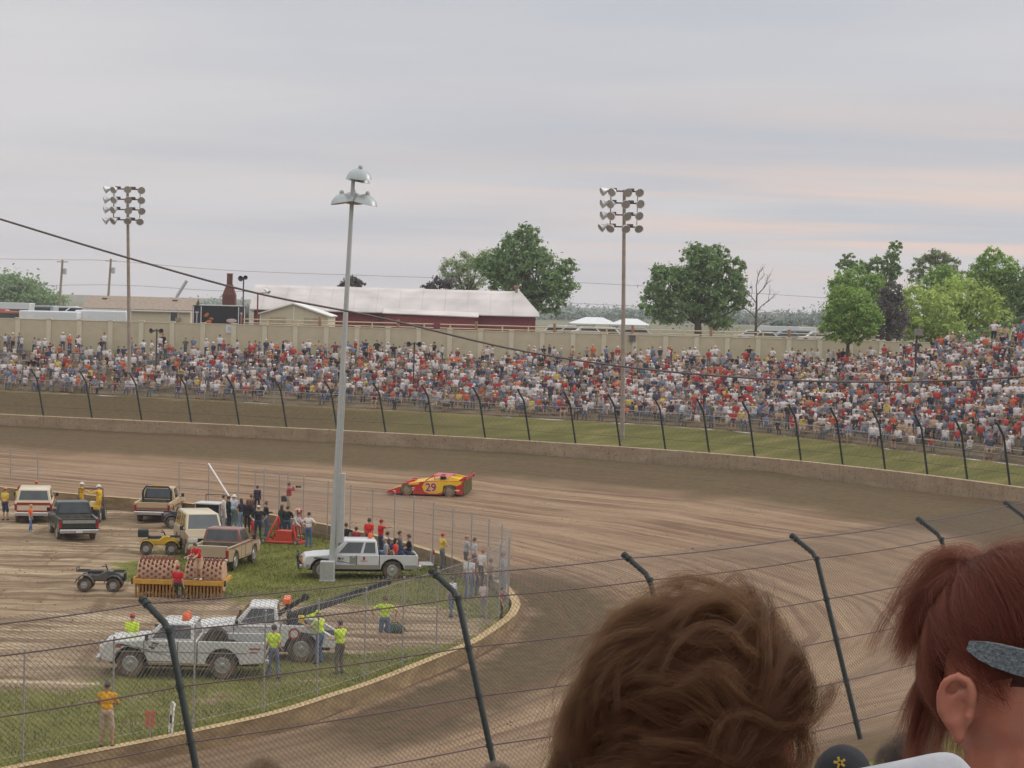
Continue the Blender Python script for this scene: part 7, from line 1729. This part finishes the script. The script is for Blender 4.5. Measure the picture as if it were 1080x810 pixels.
def sitter(label, px, py, d, az, turn=0., tilt=0., shirt=WHT, pants=DJ, skin=SKIN, vox=.0075, h=1.68, sleeves='short', slim=1., ears=False):
    tgt = at_y(px, py, d); B, J = make_body(pose='sit', head=(turn, tilt), sleeves=sleeves, la=(.06, .3, -.34), ra=(-.06, .3, -.34), slim=slim, ears=ears)
    k = h/1.75; me = B.mesh('person', vox, [near_skin(skin) if ears else cloth(skin, 'skin'), cloth(shirt), cloth(pants), cloth((70,66,62)), cloth(shirt)], smooth_it=2)
    o = bpy.data.objects.new('person', me); COL.objects.link(o); o.scale = (k,)*3; o.rotation_euler = (0, 0, -math.radians(az))
    hd = Matrix.Rotation(-math.radians(az), 3, 'Z') @ (J['head']*k); o.location = tgt-hd; tag(o, label, 'person'); return o, J
def scalp_points(n, J, zmin=-.35, front=.62, r=(.080, .100, .112), c=(0, -.008, .022)):
    """points on the hair-bearing part of the skull, in body coordinates: returns position and outward normal in head axes"""
    p = unit(Rh.normal(size=(n*3, 3))); face = (p[:, 1] > .15) & (p[:, 2] < front-.25*(1-p[:, 1])); ear = (np.abs(p[:, 0]) > .80) & (p[:, 2] < -.05) & (p[:, 1] > -.35)
    p = p[(p[:, 2] > zmin) & ~face & ~ear][:n]
    return p, np.array(r), np.array(c)
def to_body(P, J):
    HR = np.array(J['HR']); return P @ HR.T+np.array(J['head'])
# ---- woman with short curly brown hair
w1, J1 = sitter('woman with short wavy brown hair sitting just below, face turned aside', 748, 818, .99*KY, 12, turn=-1.0, tilt=.06, shirt=(196,190,184), skin=(180,124,100), ears=True, vox=.0042)
def curly_hair(J, n_guide, per, parent, mat, rad, lifted=0., lock=False):
    """short layered waves swept back from the face, lumpy outline, ends curling out"""
    p = unit(Rh.normal(size=(n_guide*3, 3))); face = (p[:, 1] > .42) & (p[:, 2] < .30) & (np.abs(p[:, 0]) < .8-.5*(p[:, 2] < -.1)); ear = (p[:, 0] > .35) & (p[:, 2] < -.16) & (p[:, 1] > -.45)
    p = p[(p[:, 2] > -.55) & ~face & ~ear][:n_guide]; r = np.array((.080, .100, .112)); c = np.array((0, -.008, .022)); n = len(p); S_ = 18
    pos = p.copy(); out = []
    ln = np.clip(.100+.035*p[:, 2]-.045*np.clip(p[:, 0], 0, 1)*(p[:, 2] < .1)+Rh.normal(0, .012, n), .045, .15)
    lump = n3(p, 2.3, 41); lift0 = .10+lifted+.17*lump[:, 0]+.26*np.clip(p[:, 1], 0, 1)+Rh.uniform(-.05, .06+lifted*.6, n)
    nA = n3(p, 2.8, 3); phase = n3(p, 3.1, 77)[:, :1]*4
    for i in range(S_):
        t = i/(S_-1); nrm = unit(pos)
        base = np.array([[.10, -1.0, -.12]])-np.array([[0, .0, .75]])*(pos[:, 2:3] < .25)*np.clip(.6-pos[:, 2:3], 0, 1)
        base = base-nrm*(base*nrm).sum(1, keepdims=True); base = unit(base); side = np.cross(nrm, base)
        wave = np.sin(t*7.5+phase)*.82
        d = base+side*(nA[:, :1]*1.0+wave)+n3(pos, 4.2, 9)*.55; d -= nrm*(d*nrm).sum(1, keepdims=True); d = unit(d)
        pos = unit(pos+d*(ln/(S_-1)/.095)[:, None])
        lift = np.clip(lift0, .05, .5)*np.sin(min(1, t*1.2)*PI*.60)+.09*np.sin(t*7.5+phase[:, 0]+1.3)*t+.16*np.clip(lump[:, 1], -.2, 1)*t*t
        out.append((pos*(1.02+np.clip(lift, -.01, .62))[:, None])*r+c)
    G = np.stack(out, 1)
    K = np.repeat(G, per, 0); jit = Rh.normal(0, .0062 if not lock else .0046, (len(K), 1, 3)); prof = np.linspace(1, .42, S_)[None, :, None] if not lock else np.interp(np.linspace(0, 1, S_), [0, .35, 1], [1.4, .75, .48])[None, :, None]
    K = K+jit*prof+Rh.normal(0, .0018, (len(K), 1, 3))*np.linspace(0, 1.6 if not lock else .8, S_)[None, :, None]
    K = K+Rh.normal(0, .0004, K.shape)
    f = K[Rh.choice(len(K), len(K)//16)].copy(); f += (f-c)*np.linspace(0, .22, S_)[None, :, None]*Rh.uniform(.1, 1, (len(f), 1, 1)); K = np.concatenate([K, f])
    K = to_body(K.reshape(-1, 3), J).reshape(K.shape); return hair_curves('hair', K, rad, mat, parent)
m_h1 = hair_material('brown_hair', S(120,70,37,.31), .5)
curly_hair(J1, 1500, 15, w1, m_h1, .00011)
curly_hair(J1, 560, 58, w1, m_h1, .00011, lifted=.12, lock=True)
def skull_cap(J, parent, rgb, k=1.0, zmin=-.5):
    mb = MB(); vs, fs = [], []; n, m = 28, 18
    P = []
    for i in range(m+1):
        th = PI*.72*i/m
        for j in range(n):
            a = 2*PI*j/n; f = math.sin(a); t2 = th*(1-.52*max(0, f)**.5); P.append((math.sin(t2)*math.cos(a)*.0785*k, math.sin(t2)*math.sin(a)*.101*k-.010, math.cos(t2)*.113*k+.022))
    P = np.array(P); near_ear = (np.abs(P[:, 0]) > .055) & (P[:, 2] < .035) & (P[:, 1] > -.06); P[near_ear] *= np.array([.86, 1, 1])
    P = to_body(P, J)
    for i in range(m):
        for j in range(n): fs.append((i*n+j, (i+1)*n+j, (i+1)*n+(j+1) % n, i*n+(j+1) % n))
    mb.add([tuple(p) for p in P], fs); return mb.build('hair_base', M('hair_base_%d' % int(rgb[0]*1e4), rgb, .8, var=.2, scale=60), parent, smooth=180)
skull_cap(J1, w1, S(50,34,26,.5))
# ---- woman with auburn hair tied back
w2, J2 = sitter('woman with auburn hair tied up, grey headband and white collared shirt', 1082, 738, 1.0*KY, 55, turn=-1.57, tilt=.32, shirt=(224,224,222), skin=(182,122,100), ears=True, vox=.0042)
m_h2 = hair_material('auburn_hair', S(132,60,40,.36), .36); m_h2b = m_h2
knot = unit(np.array([.0, -.84, .50]))
def sleek_hair(J, n, parent, mat, rad):
    """strands combed back from the hairline to the tie, gathered in uneven flat locks"""
    G = 620; p = unit(Rh.normal(size=(G*4, 3))); face = (p[:, 1] > .40) & (p[:, 2] < .45); low = (p[:, 1] > -.12) & (p[:, 2] < -.02); ear = (np.abs(p[:, 0]) > .84) & (p[:, 2] < .12) & (p[:, 1] < .22) & (p[:, 1] > -.36)
    p = p[(p[:, 2] > -.48) & ~face & ~ear & ~low][:G]; G = len(p); r = np.array((.080, .100, .112)); c = np.array((0, -.008, .022)); S_ = 14
    K = np.repeat(p, n//G, 0); lid = np.repeat(np.arange(G), n//G); t = np.linspace(0, 1, S_)[None, :, None]
    K = unit(K+Rh.normal(0, .05, K.shape)); lk = Rh.uniform(0, 1, G)[lid][:, None]; bend = Rh.normal(0, .10, (G, 3))[lid][:, None]
    tgt = knot+Rh.normal(0, .05, (G, 3))[lid]
    P = unit(K[:, None]*(1-t)+tgt[:, None]*t+bend*np.sin(t*PI)+1e-6); q = n3(p, 4, 4)[lid]
    tt = t[..., 0]; lift = 1.035+(.035+.07*lk+.05*q[:, :1])*np.sin(tt*PI)**.8+.06*tt+Rh.uniform(0, .03, (len(K), 1))+.012*np.sin(tt*8+lk*9)
    X = P*lift[..., None]*r+c+Rh.normal(0, .0007, (len(K), S_, 3))
    f = X[Rh.choice(len(X), len(X)//45)].copy(); f += (f-c)*(np.sin(np.linspace(0, PI*.8, S_))[None, :, None]*Rh.uniform(.02, .14, (len(f), 1, 1))); return np.concatenate([X, f])
K = sleek_hair(J2, 30000, w2, m_h2, .0001); K = to_body(K.reshape(-1, 3), J2).reshape(K.shape); hair_curves('hair', K, .0001, m_h2, w2)
skull_cap(J2, w2, S(84,44,34,.55), .985)
# knot and tuft: strands leave the tie backwards, fan out and drop
def tuft(J, n, mat, parent):
    S_ = 16; r = np.array((.080, .100, .112)); root = knot*r*1.14+np.array((0, -.008, .022)); G = 60
    g0 = Rh.normal(0, .010, (G, 3)); out = []; az = .95+Rh.uniform(-.55, .55, G); el = Rh.uniform(.1, .95, G); ln = Rh.uniform(.07, .115, G)
    d = np.stack([np.sin(az), -np.cos(az)*np.cos(el*.6), np.sin(el)*.75], 1); d = unit(d); pos = root+g0
    for i in range(S_):
        out.append(pos.copy()); d = unit(d+np.array([0, -.02, -.30])+Rh.normal(0, .03, (G, 3))*(i > 4)); pos = pos+d*(ln/(S_-1))[:, None]*1.1
    K = np.repeat(np.stack(out, 1), n//G, 0); K = K+Rh.normal(0, .0055, (len(K), 1, 3))*np.linspace(.6, 1.0, S_)[None, :, None]+Rh.normal(0, .0006, K.shape)
    K = to_body(K.reshape(-1, 3), J).reshape(K.shape); return hair_curves('hair_tuft', K, .0001, mat, parent)
tuft(J2, 6000, m_h2, w2)
def nape(J, n, mat, parent):
    S_ = 12; p = unit(Rh.normal(size=(n*8, 3))); p = p[(p[:, 1] < -.30) & (p[:, 2] < .12) & (p[:, 2] > -.55) & (np.abs(p[:, 0]) < .62)][:n]; r = np.array((.080, .100, .112)); c = np.array((0, -.008, .022)); pos = p*r*1.02+c; ln = Rh.uniform(.07, .12, len(p)); d = unit(p*np.array([1, 1, .2])*.22+np.array([0, .02, -.9])); out = []
    for i in range(S_):
        out.append(pos.copy()); d = unit(d+np.array([0, .05, -.12])+n3(p, 6, 2)*.06); pos = pos+d*(ln/(S_-1))[:, None]
    K = np.stack(out, 1)+Rh.normal(0, .0008, (len(p), S_, 3)); K = to_body(K.reshape(-1, 3), J).reshape(K.shape); return hair_curves('nape_hair', K, .0001, mat, parent)
nape(J2, 9000, m_h2, w2)
HR2 = J2['HR']; h2 = lambda x, y, z: J2['head']+HR2 @ Vector((x, y, z))
mb = MB(); P = []
for k in range(22):                                       # band: over the ear, across the side and top of the forehead
    a = -.06+(PI+.12)*k/21; P.append((math.cos(a), math.sin(a)))
vs, fs = [], []
for x, y in P:
    w_ = (.011+.005*max(0, y))*min(1, .45+2.6*(y+.06))
    for dz, e in ((-w_, 0), (w_, 0), (w_, .004), (-w_, .004)): vs.append(h2(x*(.089+e), y*(.109+e)-.008, .062+.02*y+dz))
for i in range(len(P)-1):
    for j in range(4): fs.append((i*4+j, i*4+(j+1) % 4, i*4+4+(j+1) % 4, i*4+4+j))
mb.add(vs, fs); mb.build('headband', M('felt_band', S(110,116,120), .95, var=.38, scale=260, bump=.6), w2, smooth=60)
mb = MB(); mb.lathe([(.012, -.006), (.017, 0), (.012, .006)], tuple(h2(*(knot*np.array((.080, .100, .112))*1.15+np.array((0, -.008, .022))))), axis=(HR2 @ Vector(knot)).to_track_quat('Z', 'Y').to_matrix(), n=14); mb.build('hair_tie', cloth((40,34,34)), w2, smooth=60)
# white hood of her top lying over the near shoulder
mb = MB(); E = [at_y(px, py, 1.0*KY-.14+.0003*(1010-px)) for px, py in ((815,836),(842,822),(882,810),(930,801),(968,793),(1002,785),(1018,796),(1030,812))]; inv = w2.matrix_basis.inverted() if False else (Matrix.Translation(w2.location) @ w2.rotation_euler.to_matrix().to_4x4() @ Matrix.Diagonal((*w2.scale, 1))).inverted()
R_ = []
for dz, dy in ((0, 0), (-.014, .02), (-.05, .05), (-.12, .07)): R_.append([e+Vector((0, dy, dz)) for e in E])
R0 = [[e+Vector((0, dy, dz)) for e in E] for dz, dy in ((-.22, -.03), (-.12, -.035), (-.05, -.025), (-.015, -.012))]; R_ = R0+R_
nE = len(E)
mb.add([inv @ p for row in R_ for p in row], [(i*nE+j, i*nE+j+1, (i+1)*nE+j+1, (i+1)*nE+j) for i in range(len(R_)-1) for j in range(nE-1)])
o = mb.build('hood', cloth((188,188,192)), w2, smooth=180); sd = o.modifiers.new('s', 'SUBSURF'); sd.levels = 2; sd.render_levels = 2; so_ = o.modifiers.new('t', 'SOLIDIFY'); so_.thickness = .004
# ---- heads further down the stand
G4 = 'people in the rows below the camera'
def lower(label, px, py, d, az, hair=None, cap=None, shirt=(90,90,90), hairlen=.6):
    o, J = sitter(label, px, py, d, az, shirt=shirt, vox=.011, h=1.7); o['group'] = G4
    if cap: cap_mesh(J).build('cap', cloth(cap), o, smooth=60)
    if hair:
        p, r, c = scalp_points(700, J, zmin=-.5); S_ = 9; t = np.linspace(0, 1, S_); pos = p.copy(); out = []
        for i in range(S_):
            nz = n3(p, 4, 7); pos = unit(pos+np.array([0, -.02, -.05])+nz*.04); out.append(pos*(1.04+.12*math.sin(t[i]*PI*.7)*(1+.4*nz[:, :1]))*r+c)
        K = np.repeat(np.stack(out, 1), 14, 0); K += Rh.normal(0, .006, (len(K), 1, 3))+Rh.normal(0, .001, K.shape); K = to_body(K.reshape(-1, 3), J).reshape(K.shape); hair_curves('hair', K, .00016, hair_material('hair_%d' % px, hair), o); skull_cap(J, o, tuple(v*.5 for v in hair))
    return o, J
lower('person with sandy hair whose head just shows under the leftmost bent post', 277, 846, 3.4*KY, 0, hair=S(150,118,84,.4))
lower('person with ash brown hair at the foot of the second bent post', 523, 842, 4.2*KY, 0, hair=S(128,106,86,.4))
o, J = lower('person in black cap with a small gold emblem beside the white shoulder', 888, 838, 2.9*KY, -165, cap=(34,34,38), hair=None, shirt=(40,40,44))
HRc = J['HR']; mb = MB()
for k in range(5):
    a = 2*PI*k/5; mb.box(J['head']+HRc @ Vector((.011*math.cos(a), .092, .112+.010*math.sin(a))), (.012, .006, .006), HRc @ Matrix.Rotation(-a, 3, 'Y'))
mb.build('gold_emblem', M('emblem_gold', S(206,168,60), .4, metal=.4), o)
lower('person in green shirt hunched between the white shoulder and the fence', 962, 838, 2.4*KY, 10, hair=S(70,52,42,.4), shirt=(40,92,70))
# ================================================================== light, camera, view
EXPO = 0.0
sd = bpy.data.lights.new('sun', 'SUN'); sd.energy = 1.1; sd.angle = math.radians(18); sd.color = (1, .95, .9)
so = bpy.data.objects.new('sun', sd); COL.objects.link(so)
az = math.radians(SUN_ROT); el = math.radians(SUN_EL)
sdir = Vector((math.sin(az)*math.cos(el), math.cos(az)*math.cos(el), math.sin(el)))     # towards the sun
so.rotation_euler = sdir.to_track_quat('Z', 'Y').to_euler()
cd = bpy.data.cameras.new('camera'); cd.sensor_width = 36; cd.lens = 36*FPX/1080; cd.clip_start = .05; cd.clip_end = 6000
co = bpy.data.objects.new('camera', cd); COL.objects.link(co)
m = Matrix((CR, CU, -F)).transposed().to_4x4(); m.translation = CAM; co.matrix_world = m
scn.camera = co
scn.view_settings.view_transform = 'Standard'; scn.view_settings.look = 'None'; scn.view_settings.gamma = 1; scn.view_settings.exposure = EXPO
scn.view_settings.use_curve_mapping = False
scn.render.engine = 'CYCLES'; scn.cycles.max_bounces = 6; scn.cycles.diffuse_bounces = 3; scn.cycles.transparent_max_bounces = 12
scn.cycles.use_denoising = True

# evening air: one box round everything, sky outside it
HAZE = .00026
if HAZE:
    hz = MB().box((0, 480, 45), (2400, 1700, 100)).build('haze', bpy.data.materials.new('haze_air')); hz['kind'] = 'stuff'
    hz.location.z = 0
    hm = hz.data.materials[0]; hm.use_nodes = True; nt = hm.node_tree; nt.nodes.clear(); o_ = nt.nodes.new('ShaderNodeOutputMaterial'); v_ = nt.nodes.new('ShaderNodeVolumePrincipled')
    v_.inputs['Color'].default_value = (.92, .93, .96, 1); v_.inputs['Density'].default_value = HAZE; v_.inputs['Anisotropy'].default_value = .2; nt.links.new(v_.outputs[0], o_.inputs['Volume'])
